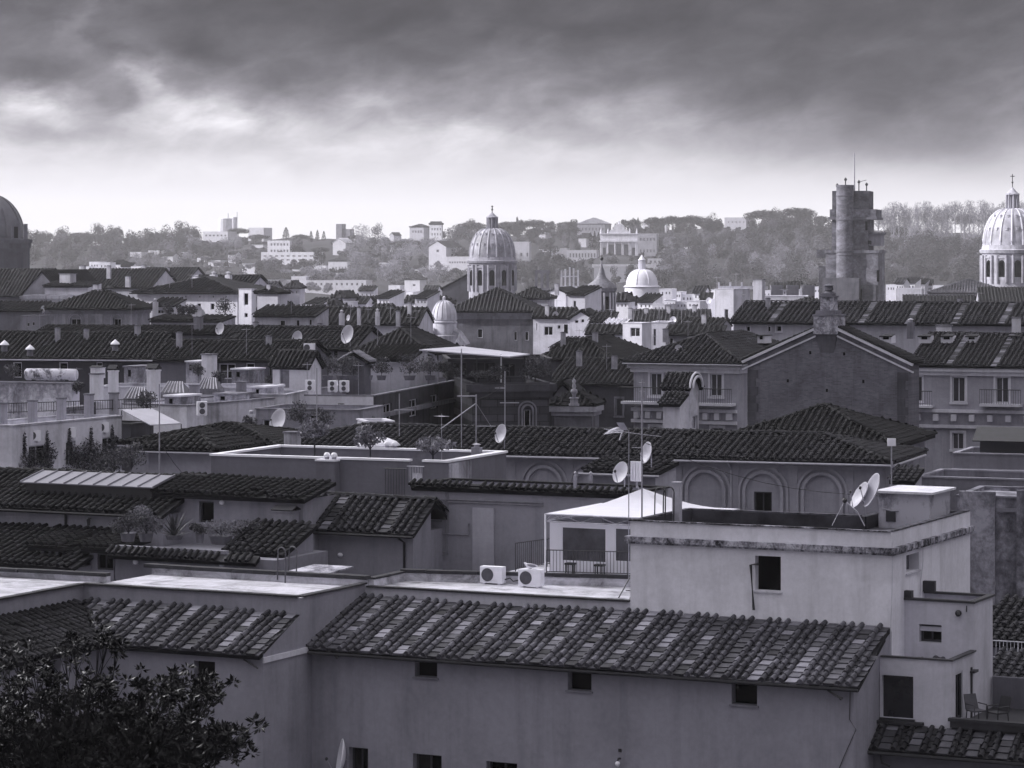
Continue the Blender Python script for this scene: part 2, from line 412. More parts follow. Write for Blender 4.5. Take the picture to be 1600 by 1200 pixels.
    def build(s, name, mat, parent):
        V = np.concatenate(s.V); Fq = np.concatenate(s.Fq)
        sv = np.array(s.slab.v, float).reshape(-1, 3); nb = len(V)
        faces = [tuple(f) for f in Fq.tolist()] + [tuple(i + nb for i in f) for f in s.slab.f]
        me = bpy.data.meshes.new(name); me.from_pydata(np.concatenate([V, sv]).tolist(), [], faces)
        me.materials.append(mat); me.materials.append(plain('roof_board', .015, .9, .1)); me.materials.append(FLATT)
        mi = np.zeros(len(faces), int); mi[len(Fq):] = 1; mi[:len(Fq)] = np.concatenate(s.k)
        me.polygons.foreach_set('material_index', mi.tolist()); me.update()
        o = bpy.data.objects.new(name, me); COL.objects.link(o); o.parent = parent
        return o

def wall_panel(mb, O, U, N, w_, z0, z1, holes=(), rec=.2):
    """upright wall from O along U, with real openings; N points outward"""
    O = Vector(O); U = Vector(U); N = Vector(N)
    holes = [(max(.02, a), min(w_ - .02, b), c, d) for a, b, c, d in holes if b > .05 and a < w_ - .05]
    xs = sorted({0.0, w_} | {h[0] for h in holes} | {h[1] for h in holes})
    zs = sorted({z0, z1} | {h[2] for h in holes} | {h[3] for h in holes})
    Pt = lambda a, z, d=0.0: O + U * a - N * d + Vector((0, 0, z))
    for i in range(len(xs) - 1):
        run = None
        for j in range(len(zs) - 1):
            cx, cz = (xs[i] + xs[i + 1]) / 2, (zs[j] + zs[j + 1]) / 2
            if any(h[0] < cx < h[1] and h[2] < cz < h[3] for h in holes):
                if run is not None: mb.face([Pt(xs[i], run), Pt(xs[i + 1], run), Pt(xs[i + 1], zs[j]), Pt(xs[i], zs[j])]); run = None
            elif run is None: run = zs[j]
        if run is not None: mb.face([Pt(xs[i], run), Pt(xs[i + 1], run), Pt(xs[i + 1], z1), Pt(xs[i], z1)])
    for a, b, c, d in holes:
        for p, q in (((a, c), (b, c)), ((b, c), (b, d)), ((b, d), (a, d)), ((a, d), (a, c))):
            mb.face([Pt(*p), Pt(*q), Pt(q[0], q[1], rec), Pt(p[0], p[1], rec)])
    return holes
def add_window(parent, O, U, N, hole, rec=.2, style='frame', fm=None, pm=None, name='window', label=None):
    """frame (with sill) in an opening, its pane one level deeper"""
    a, b, c, d = hole; O = Vector(O); U = Vector(U); N = Vector(N)
    fm = fm or OFFWHITE; f = MB()
    ry = math.atan2(U.y, U.x)
    def bar(x0, z0, x1, z1, d0, d1):
        ctr = O + U * ((x0 + x1) / 2) - N * ((d0 + d1) / 2) + Vector((0, 0, (z0 + z1) / 2))
        f.cbox(ctr, (abs(x1 - x0), abs(d1 - d0), abs(z1 - z0)), ry)
    w_ = b - a; t = min(.07, w_ * .12)
    if style == 'surround':
        s = min(.16, w_ * .22)
        bar(a - s, c, a - .002, d, -.06, .03); bar(b + .002, c, b + s, d, -.06, .03); bar(a - s, d + .002, b + s, d + s, -.07, .03)
        bar(a - s * 1.2, c - s, b + s * 1.2, c - .002, -.12, .03)
    elif style in ('frame', 'sill'):
        bar(a - .06, c - .06, b + .06, c - .003, -.06, .04)
    if style != 'sill':
        bar(a + .004, c + .004, a + t, d - .004, rec - .08, rec - .02); bar(b - t, c + .004, b - .004, d - .004, rec - .08, rec - .02)
        bar(a + t, d - t, b - t, d - .004, rec - .078, rec - .022); bar(a + t, c + .004, b - t, c + t, rec - .078, rec - .022)
        if w_ > .7: bar((a + b) / 2 - t * .4, c + t, (a + b) / 2 + t * .4, d - t, rec - .076, rec - .024)
    w = f.build(name, fm, parent)
    if label: w['label'] = label
    p = MB(); Z = Vector((0, 0, 1))
    p.face([O + U * a - N * rec + Z * c, O + U * b - N * rec + Z * c, O + U * b - N * rec + Z * d, O + U * a - N * rec + Z * d])
    p.build('pane', pm or GLASS, w)
    return w
# ================================================================== FOREGROUND: the courtyard house, its tower, annexes and terrace
A = Frame(1393, 92.0, 26.0)
def TA(name, label, cat, group=None): return thing(name, label, cat, A.loc, A.rz, group)
X_, Y_, Z_ = Vector((1, 0, 0)), Vector((0, 1, 0)), Vector((0, 0, 1))
def hole_t(fr, rect, t, minz=None):
    x0, y0, x1, y1 = rect
    a, z1 = fr.on_t(x0, y0, t); b, _ = fr.on_t(x1, y0, t); _, z0 = fr.on_t(x0, y1, t)
    return (a, b, z0, z1)
def hole_s(fr, rect, s):
    x0, y0, x1, y1 = rect
    a, z1 = fr.on_s(x0, y0, s); b, _ = fr.on_s(x1, y0, s); _, z0 = fr.on_s(x0, y1, s)
    return (a, b, z0, z1)
def coping(mb, x0, y0, x1, y1, z, th=.07, ov=.06, seg=.9):
    """a course of separate coping slabs with open joints, slightly uneven"""
    d = Vector((x1 - x0, y1 - y0, 0)); L = d.length; n = max(1, int(L / seg)); d.normalize(); rz = math.atan2(d.y, d.x)
    for i in range(n):
        a, b = L * i / n, L * (i + 1) / n - .012
        c = Vector((x0, y0, 0)) + d * (a + b) / 2
        mb.cbox((c.x, c.y, z + th / 2 + random.uniform(-.006, .006)), (b - a, .24 + ov, th), rz + random.uniform(-.004, .004))
FW = plaster(.28, .2); FWT = plaster(.52, .22)  # FW darkened: eave shade and vignette are put into the wing wall colour
# ---- main wing
S0, S1, TW, TE = -19.2, .0, -3.65, -4.02
ZT, ZE = 28.12, 26.78
h = TA('courtyard_house', 'long plastered front house with a patched tile roof and small dark windows under its eave', 'house')
wins = [hole_t(A, r, TW) for r in ((648, 1027, 683, 1057), (887, 1047, 924, 1078), (1143, 1068, 1183, 1100))]
low = [hole_t(A, r, TW) for r in ((545, 1167, 575, 1225), (645, 1177, 690, 1238), (760, 1189, 808, 1250))]
m = MB(); O = Vector((S0, TW, 0))
hs = [(a - S0, b - S0, c, d) for a, b, c, d in wins + low]
wall_panel(m, O, X_, -Y_, S1 - S0, 0, ZE + .1, hs, .35)
m.face([(S1, TW, 0), (S1, 0, 0), (S1, 0, ZT - .1), (S1, TW, ZE + .05)])
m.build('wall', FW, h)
for hh in hs[:3]: add_window(h, O, X_, -Y_, hh, .35, 'sill', fm=STONED, pm=DARK)
for hh in hs[3:]: add_window(h, O, X_, -Y_, hh, .35, 'plain', fm=SHUT, pm=DARK)
t = Tiles(); t.poly([(S0 + .03, TE, ZE), (S1 + .27, TE, ZE), (S1 - .05, 0, ZT), (S0 + .03, 0, ZT)], .315, .345, 0, flat_every=4)
t.build('tile_roof', tilemat(.058, .40), h)
g_ = MB(); g_.tube([(S0 + .05, TE - .03, ZE - .1), (S1 + .27, TE - .03, ZE - .1)], .055, 8); g_.build('gutter', IRON, h)
g_ = MB(); g_.box(S0, -.004, ZT - .1, -9.1, .22, 28.46); g_.build('parapet', FWT, h)
g_ = MB(); g_.prism([(S0, .22), (-9.11, .22), (-9.11, 4.95), (S0, 2.7)], 28.2, 28.42); g_.build('terrace_floor', DECK, h)
g_ = MB(); coping(g_, S0 + .1, .06, -9.12, .06, 28.462, .06); g_.build('coping', TAR, h)
g_ = MB(); g_.prism([(S0, 2.58), (-9.11, 4.78), (-9.11, 5.0), (S0, 2.82)], 28.421, 28.70); g_.box(S0 - .02, .3, 28.421, S0 + .2, 2.62, 28.70)
g_.build('parapet', DECK, h)
g_ = MB(); coping(g_, S0, 2.7, -9.12, 4.9, 28.702, .12); coping(g_, S0 + .08, .3, S0 + .08, 2.6, 28.702, .07); g_.build('coping', TAR, h)
for px, py in ((521, 1022), (1306, 1086)):
    s, z = A.on_t(px, py, TE + .1); g_ = MB()
    g_.tube([(s - .25, TE + .05, z + .15), (s, TE, z + .02), (s + .22, TE - .03, z - .06)], .035, 6); g_.tube([(s + .2, TE - .03, z - .055), (s + .24, TE - .03, z - .1)], .06, 6)
    g_.build('drain_spout', IRON, h)
g_ = MB(); s, z = A.on_t(1338, 1140, TW); s2, z2 = A.on_t(1300, 1230, TW)
g_.tube([(S1 - .1, TW - .03, ZE - .1), (S1 - .12, TW - .03, z + .3), (s, TW - .03, z), ((s + s2) / 2, TW - .03, (z + z2) / 2 + .06), (s2, TW - .03, z2)], .014, 5); g_.build('cable', IRON, h)
# ---- left wing
TL = -4.4; ZL = 28.55; s0 = -28.0
h = TA('gable_wing', 'plastered left wing with a flat pale terrace and short tile roof beside a bare wall', 'house')
m = MB()
win = [hole_t(A, (303, 1032, 336, 1061), -6.85)]
hs = [(a + 25.6, b + 25.6, c, d) for a, b, c, d in win]
O = Vector((-25.6, -6.85, 0)); wall_panel(m, O, X_, -Y_, 6.4, 0, 27.0, hs, .3)
m.face([(S0, -6.85, 0), (S0, 0, 0), (S0, 0, ZL), (S0, TL, ZL), (S0, TL - .05, ZL - .55), (S0, -6.85, 26.95)])
m.face([(s0, TL, 27.9), (S0, TL, 27.9), (S0, TL, ZL), (s0, TL, ZL)])
m.face([(s0, .2, 0), (S0, .2, 0), (S0, .2, ZL), (s0, .2, ZL)])
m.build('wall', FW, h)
for hh in hs: add_window(h, O, X_, -Y_, hh, .3, 'sill', fm=STONED, pm=DARK)
t = Tiles(); t.poly([(-25.2, -7.12, 26.95), (S0 - .02, -7.12, 26.95), (S0 - .02, TL, 28.0), (-27.9, TL, 28.0)], .315, .345, 0, flat_every=4)
t.build('tile_roof', tilemat(.046, .33), h)
g_ = MB(); g_.box(s0, TL + .03, ZL - .25, S0 - .2, .1, ZL - .08); g_.build('terrace_floor', DECK, h)
g_ = MB(); coping(g_, s0, TL + .07, S0 - .1, TL + .07, ZL + .002, .06); coping(g_, S0 - .09, TL + .1, S0 - .09, .1, ZL + .002, .06); g_.build('coping', TAR, h)
g_ = MB(); g_.box(s0, .0, ZL - .08, S0, .22, ZL + .16); g_.build('parapet', DECK, h)
g_ = MB(); coping(g_, s0 - .3, .1, S0 + .1, .1, ZL + .162, .13, .12); g_.build('coping', TAR, h)
g_ = MB(); g_.box(S0 + .004, -6.9, 26.68, S0 + .06, TW - .02, 26.86); g_.build('string_course', PALE, h)
s, z = A.on_t(395, 1038, -7.0); g_ = MB(); g_.tube([(s - .4, -6.9, z + .12), (s, -7.05, z), (s + .25, -7.1, z - .1)], .03, 6); g_.build('drain_spout', IRON, h)
# ---- far-left wing, its roof falling to the right
h = TA('side_wing', 'far left wing whose tile roof falls to the right, behind the dark tree', 'house')
m = MB(); O = Vector((-25.6, -14.5, 0)); hw = hole_s(A, (72, 1035, 95, 1062), -25.6); hw = (hw[0] + 14.5, hw[1] + 14.5, hw[2], hw[3])
wall_panel(m, O, Y_, X_, 7.65, 0, 27.0, [hw], .3)
m.face([(-27.95, -14.5, 27.9), (-27.95, TL, 27.9), (-27.95, TL, ZL), (-27.95, -14.5, ZL)])
m.face([(-36, -14.5, 0), (-25.6, -14.5, 0), (-25.6, -14.5, 27), (-27.95, -14.5, ZL), (-36, -14.5, ZL)])
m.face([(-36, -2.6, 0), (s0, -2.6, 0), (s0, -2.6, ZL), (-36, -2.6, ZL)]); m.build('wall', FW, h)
add_window(h, O, Y_, X_, hw, .3, 'sill', fm=STONED, pm=DARK)
t = Tiles(); t.poly([(-25.28, -14.5, 26.95), (-25.28, -7.1, 26.95), (-27.93, TL - .02, 28.0), (-27.93, -14.5, 28.0)], .315, .345, 0)
t.build('tile_roof', tilemat(.016, .09), h)
t = Tiles(); t.ridge((-25.3, -7.1, 26.9), (-27.85, TL - .05, 27.93), .14); t.slab.face([(-25.3, -7.1, 26.9), (-25.2, -7.1, 26.9), (-27.8, TL, 27.9)]); t.build('valley_tiles', TILED, h)
g_ = MB(); g_.box(-36, -14.5, ZL - .25, -28.25, -2.9, ZL - .08); g_.build('terrace_floor', DECK, h)
g_ = MB(); coping(g_, -28.0, -14.5, -28.0, TL, ZL + .002, .06)
g_.build('coping', TAR, h)
for q in ((-31.6, -3.0, -28.0, -2.78), (-36, -3.0, -31.62, -3.0)): g_ = MB(); coping(g_, *q, ZL + .132, .12, .1); g_.build('coping', TAR, h)
g_ = MB(); g_.box(-36, -2.9, ZL - .08, -28.0, -2.65, ZL + .13); g_.build('parapet', DECK, h)

# ---- tower block
ZP, ZD = 31.17, 30.72
h = TA('tower_block', 'square plastered roof block with a weathered cornice, one tall dark window and dishes on top', 'tower block')
m = MB()
wf = hole_t(A, (1180, 868, 1220, 922), 0.0); O = Vector((-9.1, 0, 0)); wf = (wf[0] + 9.1, wf[1] + 9.1, wf[2], wf[3])
wall_panel(m, O, X_, -Y_, 9.1, 0, ZP, [wf], .3)
wr = hole_s(A, (1416, 868, 1436, 896), 0.0); O2 = Vector((0, 0, 0))
wall_panel(m, O2, Y_, X_, 8.5, 0, ZP, [wr], .35)
m.face([(-9.1, 0, 0), (-9.1, 5, 0), (-9.1, 5, ZP), (-9.1, 0, ZP)])
m.face([(-9.1, 5, 0), (-2.8, 5, 0), (-2.8, 5, ZP), (-9.1, 5, ZP)]); m.face([(-2.8, 5, 0), (-2.8, 8.5, 0), (-2.8, 8.5, ZP), (-2.8, 5, ZP)]); m.face([(-2.8, 8.5, 0), (0, 8.5, 0), (0, 8.5, ZP), (-2.8, 8.5, ZP)])
m.build('wall', plaster(.72, .2), h)
add_window(h, O, X_, -Y_, wf, .3, 'sill', fm=PALE, pm=DARK); add_window(h, O2, Y_, X_, wr, .35, 'sill', fm=FWT, pm=plain('shutter_grey', .12))
g_ = MB(); g_.prism([(-8.9, .2), (-.2, .2), (-.2, 8.3), (-2.6, 8.3), (-2.6, 4.8), (-8.9, 4.8)], ZD - .2, ZD); g_.build('roof_deck', plain('roof_felt', .10, .8, .2, 0, .6, 1.2), h)
g_ = MB()                                               # parapet: inner faces and a lime-washed top
for (a, b, c, d) in ((-9.098, .002, -.002, .26), (-9.098, 4.76, -2.62, 4.998), (-9.098, .262, -8.86, 4.758), (-.26, .262, -.002, 8.498), (-2.798, 5.0, -2.56, 8.498), (-2.558, 8.26, -.262, 8.498)):
    if b < .1 and a < -5 and d < 1: q_ = MB(); q_.box(a, b, ZD + .002, c, d, ZP); q_.build('front_parapet', grimy('limewashed_parapet', .06, .46, 1.2, .36, .52), h)
    else: g_.box(a, b, ZD + .002, c, d, ZP)
g_.build('parapet', plain('mossy_parapet', .05, .95, .1, 0, .6, 1.2), h)
g_ = MB()
for a in ((-9.05, 4.88, -2.7, 4.88), (-9.0, .1, -9.0, 4.8), (-.08, .1, -.08, 8.4)): coping(g_, *a, ZP + .002, .05, -.04)
g_.build('coping', plain('stained_coping', .09, .9, .1, 0, .9, 2.5), h)
g_ = MB(); coping(g_, -9.14, .02, -.02, .02, ZP + .002, .045, -.08); g_.build('front_coping', grimy('mottled_coping', .015, .4, 1.6, .46, .6), h)
g_ = MB(); zc0, zc1 = 30.43, 30.67
for k, (d, za, zb) in enumerate(((.16, zc0 + .07, zc1), (.10, zc0, zc0 + .068))):
    g_.box(-9.1 - d, -d, za, d, -.002, zb); g_.box(.002, 0.0, za, d, 8.5, zb); g_.box(-9.1 - d, 0.0, za, -9.102, 5.0, zb)
g_.build('cornice', grimy('weathered_cornice', .03, .5, 2.0, .42, .58, .5), h)
g_ = MB()
s, z = A.on_t(1174, 881, -.1); s2, z2 = A.on_t(1178, 953, -.1); s3, _ = A.on_t(1184, 880, -.1)
g_.tube([(s3, -.02, z), (s, -.16, z - .03), (s2, -.12, z2)], .05, 6); g_.build('shutter_bar', IRON, h)
g_ = MB(); 
for px, y0, y1 in ((1395, 848, 1060), (1443, 855, 930)):
    t0, z0_ = A.on_s(px, y0, .05); t1, z1_ = A.on_s(px - 4, y1, .05)
    g_.tube([(.03, t0, z0_), (.05, t0 * .7 + t1 * .3 + .03, z0_ * .7 + z1_ * .3), (.03, t0 * .3 + t1 * .7 - .02, z0_ * .3 + z1_ * .7), (.04, t1, z1_)], .012, 5)
g_.build('cable', plain('white_cable', .5), h)
# roof box on the tower
h = TA('roof_box', 'low pale plaster housing with a flat projecting slab on the tower roof beside the dishes', 'roof housing')
g_ = MB(); g_.box(-2.42, 5.85, ZD + .01, -.62, 8.2, 31.92); g_.build('wall', grimy('stained_box', .08, .46, .55, .36, .54, .5), h)
g_ = MB(); g_.box(-2.55, 5.7, 31.922, -.45, 8.35, 32.0); g_.build('slab', plaster(.72, .3), h)
s, z = A.on_t(1392, 806, 5.84); g_ = MB(); g_.box(s - .17, 5.82, z - .2, s + .17, 5.848, z + .2); g_.build('vent_grille', SHUT, h)
g_ = MB(); g_.tube([(-2.2, 5.7, 31.7), (-2.2, 5.65, 31.4), (-1.9, 5.7, 31.33), (-1.7, 5.84, 31.33)], .03, 6); g_.build('pipe', GREY, h)

# ---- annex blocks to the right of the tower
h = TA('upper_annex', 'narrow plastered annex with an open dark-rimmed top stuck to the right side of the tower', 'annex')
z1 = 28.88; m = MB(); O = Vector((0.004, 1.3, 0)); wh = hole_t(A, (1436, 975, 1471, 1003), 1.3)
wall_panel(m, O, X_, -Y_, 2.3, 0, z1, [wh], .3)
m.box(2.296, 1.302, 0, 2.3, 3.45, z1); m.box(0, 3.44, 0, 2.3, 3.45, z1); m.box(.1, 1.4, 27.9, 2.2, 3.4, 28.05); m.build('wall', FWT, h)
add_window(h, O, X_, -Y_, wh, .3, 'plain', fm=SHUT, pm=DARK)
g_ = MB(); g_.box(-.0, 1.24, z1, 2.36, 1.5, z1 + .07); g_.box(2.14, 1.502, z1, 2.36, 3.5, z1 + .07); g_.box(.01, 3.3, z1, 2.138, 3.5, z1 + .07); g_.build('coping', IRON, h)
for q in ((.005, 1.25, .25, 1.48, .3), (.005, 3.2, .4, 3.4, .42)): g_ = MB(); g_.box(q[0], q[1], z1 + .072, q[2], q[3], z1 + q[4]); g_.build('corner_post', IRON, h)
g_ = MB(); s, z = A.on_t(1498, 958, 1.25); g_.ball((s, 1.2, z), .11, 8); g_.tube([(s + .25, 1.29, z + .25), (s + .25, 1.27, z + .05)], .02, 5); g_.build('bulkhead_lamp', IRON, h)
t2, z = A.on_s(1516, 1008, 2.33); t3, zz = A.on_s(1516, 1128, 2.33); g_ = MB(); g_.tube([(2.36, t2, 26.9), (2.36, t2, zz)], .05, 6); g_.box(2.31, t2 - .1, 26.72, 2.5, t2 + .35, 26.8); g_.build('drainpipe', IRON, h)
h = TA('lower_annex', 'lower plastered annex with one wide dark window below the open-topped annex', 'annex')
z1 = 27.35; tb = -1.2; m = MB(); O = Vector((.02, tb, 0)); wh = hole_t(A, (1360, 1053, 1427, 1119), tb); wh = (max(.06, wh[0] - .02), wh[1] - .02, wh[2], wh[3])
wall_panel(m, O, X_, -Y_, 2.33, 0, z1, [wh], .16)
O2 = Vector((2.35, tb, 0)); wd = hole_s(A, (1493, 1052, 1504, 1126), 2.35); wd = (wd[0] - tb, wd[1] - tb, wd[2], wd[3])
wall_panel(m, O2, Y_, X_, 2.49, 0, z1, [wd], .12); m.box(.05, tb + .02, z1 - .5, 2.33, 1.29, z1 - .4); m.build('wall', FWT, h)
add_window(h, O, X_, -Y_, wh, .16, 'sill', fm=IRON, pm=GLASS); add_window(h, O2, Y_, X_, wd, .12, 'plain', fm=SHUT, pm=DARK, name='door')
g_ = MB(); g_.box(.05, tb - .05, z1, 2.41, tb + .15, z1 + .05); g_.box(2.21, tb + .152, z1, 2.41, 1.29, z1 + .05); g_.build('coping', IRON, h)
a, b, c, d = wh; g_ = MB(); g_.box(a - .1, tb - .26, c - .17, b + .37, tb - .004, c - .07); g_.build('window_ledge', TAR, h)
g_ = MB()
for k in range(30): g_.ball((random.uniform(.3, 2.1), random.uniform(tb + .3, 1.1), z1 - .38 + random.random() * .15), random.uniform(.05, .13), 6)
g_.build('debris', plain('dry_debris', .05, .9), h)
h = TA('balcony_terrace', 'dark-edged balcony terrace with a short tile skirt roof at the bottom right corner', 'terrace')
t = Tiles(); t.poly([(-.1, -2.25, 24.58), (8, -2.25, 24.58), (8, -1.25, 25.2), (.1, -1.25, 25.2)], .315, .3, 0, flat_every=3); t.build('tile_skirt', tilemat(.022, .12), h)
g_ = MB(); g_.tube([(-.15, -2.3, 24.5), (8, -2.3, 24.5)], .06, 8); g_.tube([(.4, -2.25, 24.48), (.42, -2.2, 24.2), (.7, -2.2, 24.1)], .04, 6); g_.build('gutter', IRON, h)
g_ = MB(); g_.box(.02, -1.8, 0, 8, -1.22, 24.6); g_.box(2.36, 3.21, 20, 8, 3.4, 26.3); g_.build('wall', plaster(.14, .3), h); g_ = MB(); g_.box(2.36, -1.21, 20, 8, 3.2, 25.3); g_.build('terrace_floor', TAR, h)
g_ = MB(); g_.box(2.3, -1.4, 25.5, 8, -1.1, 25.6); g_.box(2.36, -1.36, 25.302, 8, -1.14, 25.498); g_.build('coping', TAR, h)
# two garden chairs on the terrace
def chair(name, label, s, t_, rz, mm):
    c = thing(name, label, 'chair', A.world(s, t_, 25.302), A.rz + rz)
    b = MB(); b.box(-.24, -.22, .40, .24, .24, .44); b.build('seat', mm, c)
    b = MB(); b.slab([(-.24, .24, .44), (.24, .24, .44), (.22, .38, .9), (-.22, .38, .9)], (0, -1, .3), .03); b.build('backrest', mm, c)
    for x in (-.22, .22):
        for y in (-.2, .22): b = MB(); b.tube([(x, y, .4), (x * 1.1, y * 1.15, 0)], .02, 5); b.build('leg', mm, c)
        b = MB(); b.tube([(x, -.2, .4), (x * 1.08, -.2, .62), (x * 1.08, .26, .62)], .022, 5); b.build('armrest', mm, c)
chair('garden_chair', 'pale garden chair standing close against the annex wall on the dark-edged terrace', 2.9, -.3, .9, plain('dim_plastic', .07))
chair('garden_chair', 'dark garden chair beside the pale one on the dark-edged terrace', 3.6, -.4, -.5, IRON)

# ---- things on the terraces and the tower
def ac_unit(label, s, t_, z, name='air_conditioner', fans=1, wd=.86, ht=.58, fr=A, rz=0.0, group=None):
    c = thing(name, label, 'air conditioner', fr.world(s, t_, z), fr.rz + rz, group)
    b = MB(); b.box(-wd / 2, 0, .05, wd / 2, .32, ht + .05)
    for x in (-wd * .35, wd * .35): b.box(x - .05, .02, 0, x + .05, .3, .05)
    b.build('case', WHITE, c)
    for i in range(fans):
        fx = -wd * .16 if fans == 1 else 0; fz = .05 + ht * (.5 if fans == 1 else .27 + .46 * i); r = min(ht * .4 / (1 if fans == 1 else 1.9), wd * .38)
        b = MB(); pr = [(0, -.003), (r, -.003), (r, -.02), (r * .93, -.02), (r * .93, -.006), (0, -.006)]
        b.lathe(pr, 20); 
        for k in range(1, 4): b.lathe([(r * k / 4 + .008, -.014), (r * k / 4 - .008, -.014)], 16)
        b.cbox((0, 0, -.013), (r * 1.8, .02, .004)); b.cbox((0, 0, -.0132), (.02, r * 1.8, .004))
        b.v = [(fx + x, z_, fz + y) for x, y, z_ in b.v]; b.build('fan', plain('fan_grille', .10), c)
    return c
s, t_ = A.on_z(769, 913, 28.42); ac_unit('white single-fan outdoor air conditioner on the pale terrace, the one without a bird', s, t_ - .1, 28.422)
s2, t2 = A.on_z(829, 918, 28.42); ac_unit('white single-fan outdoor air conditioner on the pale terrace with a gull sitting on its top', s2, t2 - .1, 28.422)
b = MB(); b.tube([(0, 0, 0), (.15, .1, .05), (.3, .05, -.05), (.55, .15, 0)], .025, 6); o = b.build('hose', IRON); o.location = A.world(s + .45, t_ + .1, 28.6); o.rotation_euler.z = A.rz
tag(o, 'black refrigerant hose trailing from the air conditioner without a bird', 'hose')
# gull
def gull():
    c = thing('gull', 'white gull with a grey back sitting on an air conditioner, head to the left', 'bird', A.world(s2 - .05, t2 + .06, 28.422 + .632), A.rz)
    me = bpy.data.meshes.new('body'); pts = [(.0, 0, .11), (-.10, 0, .125), (-.165, 0, .175), (-.195, 0, .215), (-.235, 0, .21), (.12, 0, .11), (.22, 0, .115), (.31, 0, .12)]
    rad = [.085, .075, .045, .042, .012, .07, .035, .012]
    me.from_pydata(pts, [(0, 1), (1, 2), (2, 3), (3, 4), (0, 5), (5, 6), (6, 7)], []); me.materials.append(plain('white_feathers', .75, .8, .1, 0, .1))
    o = bpy.data.objects.new('body', me); COL.objects.link(o); o.parent = c
    sk = o.modifiers.new('Skin', 'SKIN'); o.modifiers.new('Sub', 'SUBSURF').levels = 2; o.modifiers['Sub'].render_levels = 2
    for v, r_ in zip(me.skin_vertices[0].data, rad): v.radius = (r_, r_)
    me.skin_vertices[0].data[0].use_root = True
    for y in (-.062, .062):
        b = MB(); b.smooth = True; b.ball((0, 0, 0), 1, 10); b.v = [(.09 + .19 * x, y + .028 * q, .135 + .055 * z - .02 * x) for x, q, z in b.v]; b.build('wing', plain('grey_feathers', .22, .8, .1, 0, .15), c)
    b = MB(); b.tube([(-.235, 0, .21), (-.262, 0, .205), (-.285, 0, .195)], [.013, .009, .003], 6); b.build('beak', plain('beak_grey', .3), c)
    for y in (-.03, .03): b = MB(); b.tube([(.01, y, .05), (.0, y, .0)], .008, 5); b.cbox((-.015, y, .005), (.06, .035, .006)); b.build('leg', plain('beak_grey', .3), c)
    for y in (-.032, .032): b = MB(); b.ball((-.212, y, .225), .008, 6); b.build('eye', IRON, c)
gull()
# railing in front of the pavilion, and a second stretch going back on its left
def railing(name, label, fr, p0, p1, z, hgt, gap=.12, r=.011, mat=IRON, posts=True, cat='railing'):
    c = thing(name, label, cat, fr.loc, fr.rz)
    d = Vector((p1[0] - p0[0], p1[1] - p0[1], 0)); n = max(2, int(d.length / gap)); a0 = Vector((p0[0], p0[1], z))
    b = MB(); b.tube([a0 + Z_ * hgt, a0 + d + Z_ * hgt], r * 1.7, 5); b.tube([a0 + Z_ * .1, a0 + d + Z_ * .1], r * 1.5, 5); b.build('rail', mat, c)
    b = MB()
    for i in range(n + 1):
        q = a0 + d * (i / n); b.tube([q + Z_ * (.1 if i % 8 else 0), q + Z_ * hgt], r * (1 if i % 8 else 1.8), 4)
    b.build('balusters', mat, c); return c
sL, tL = -14.0, 3.83
railing('iron_railing', 'black iron railing along the terrace edge in front of the white pavilion', A, (sL, tL), (-9.15, 4.88), 28.775, .86)
railing('iron_railing', 'black iron railing running back along the left side of the white pavilion', A, (-15.4, 4.2), (-14.6, 8.6), 28.775, 1.0)
# ladder leaning on the tower wall
h = TA('iron_ladder', 'short dark iron ladder leaning up to the pavilion terrace against the tower', 'ladder')
for ds in (-.21, .21): b = MB(); b.tube([(-9.85 + ds, 1.2, 28.424), (-9.45 + ds, 2.5, 29.9)], .022, 6); b.build('rail', IRON, h)
for k in range(1, 6):
    f_ = k / 6; b = MB(); c0 = Vector((-9.75 + .4 * f_, 1.2 + 1.3 * f_, 28.424 + 1.476 * f_)); b.tube([c0 - X_ * .21, c0 + X_ * .21], .016, 5); b.build('rung', IRON, h)
# white pavilion tent
PX0, PX1, PY0, PY1, ZF, ZV = A.on_t(859, 805, 5.1)[0], -9.22, 5.1, 9.7, 28.66, 30.80
CANV = plain('white_canvas', .66, .7, .2, 0, .07, .8)
h = TA('canvas_pavilion', 'white canvas pavilion tent with clear windows and a pointed roof on the roof terrace', 'pavilion')
b = MB(); b.prism([(PX0 - 1.6, 3.75), (PX1, 5.02), (PX1, PY1 + .4), (PX0 - 1.6, PY1 + .4)], 28.0, ZF); b.build('floor', DECK, h)
b = MB(); b.smooth = True; ap = Vector(((PX0 + PX1) / 2, (PY0 + PY1) / 2, 31.62)); n = 8
cs = [Vector((PX0 - .12, PY0 - .12, ZV)), Vector((PX1 + .12, PY0 - .12, ZV)), Vector((PX1 + .12, PY1 + .12, ZV)), Vector((PX0 - .12, PY1 + .12, ZV))]
for k in range(4):
    a, c_ = cs[k], cs[(k + 1) % 4]
    g2 = [[None] * (n + 1) for _ in range(n + 1)]
    for i in range(n + 1):
        for j in range(n + 1):
            f1, f2 = i / n, j / n; e = a.lerp(c_, f1); p = e.lerp(ap, f2); p.z -= .22 * math.sin(math.pi * f2) * (1 - .35 * f2); p.z += .03 * math.sin(6.28 * f1) * (1 - f2) * 0
            g2[i][j] = p
    for i in range(n):
        for j in range(n): b.face([g2[i][j], g2[i + 1][j], g2[i + 1][j + 1], g2[i][j + 1]])
b.build('canvas_roof', CANV, h)
b = MB(); zv = ZV - .003
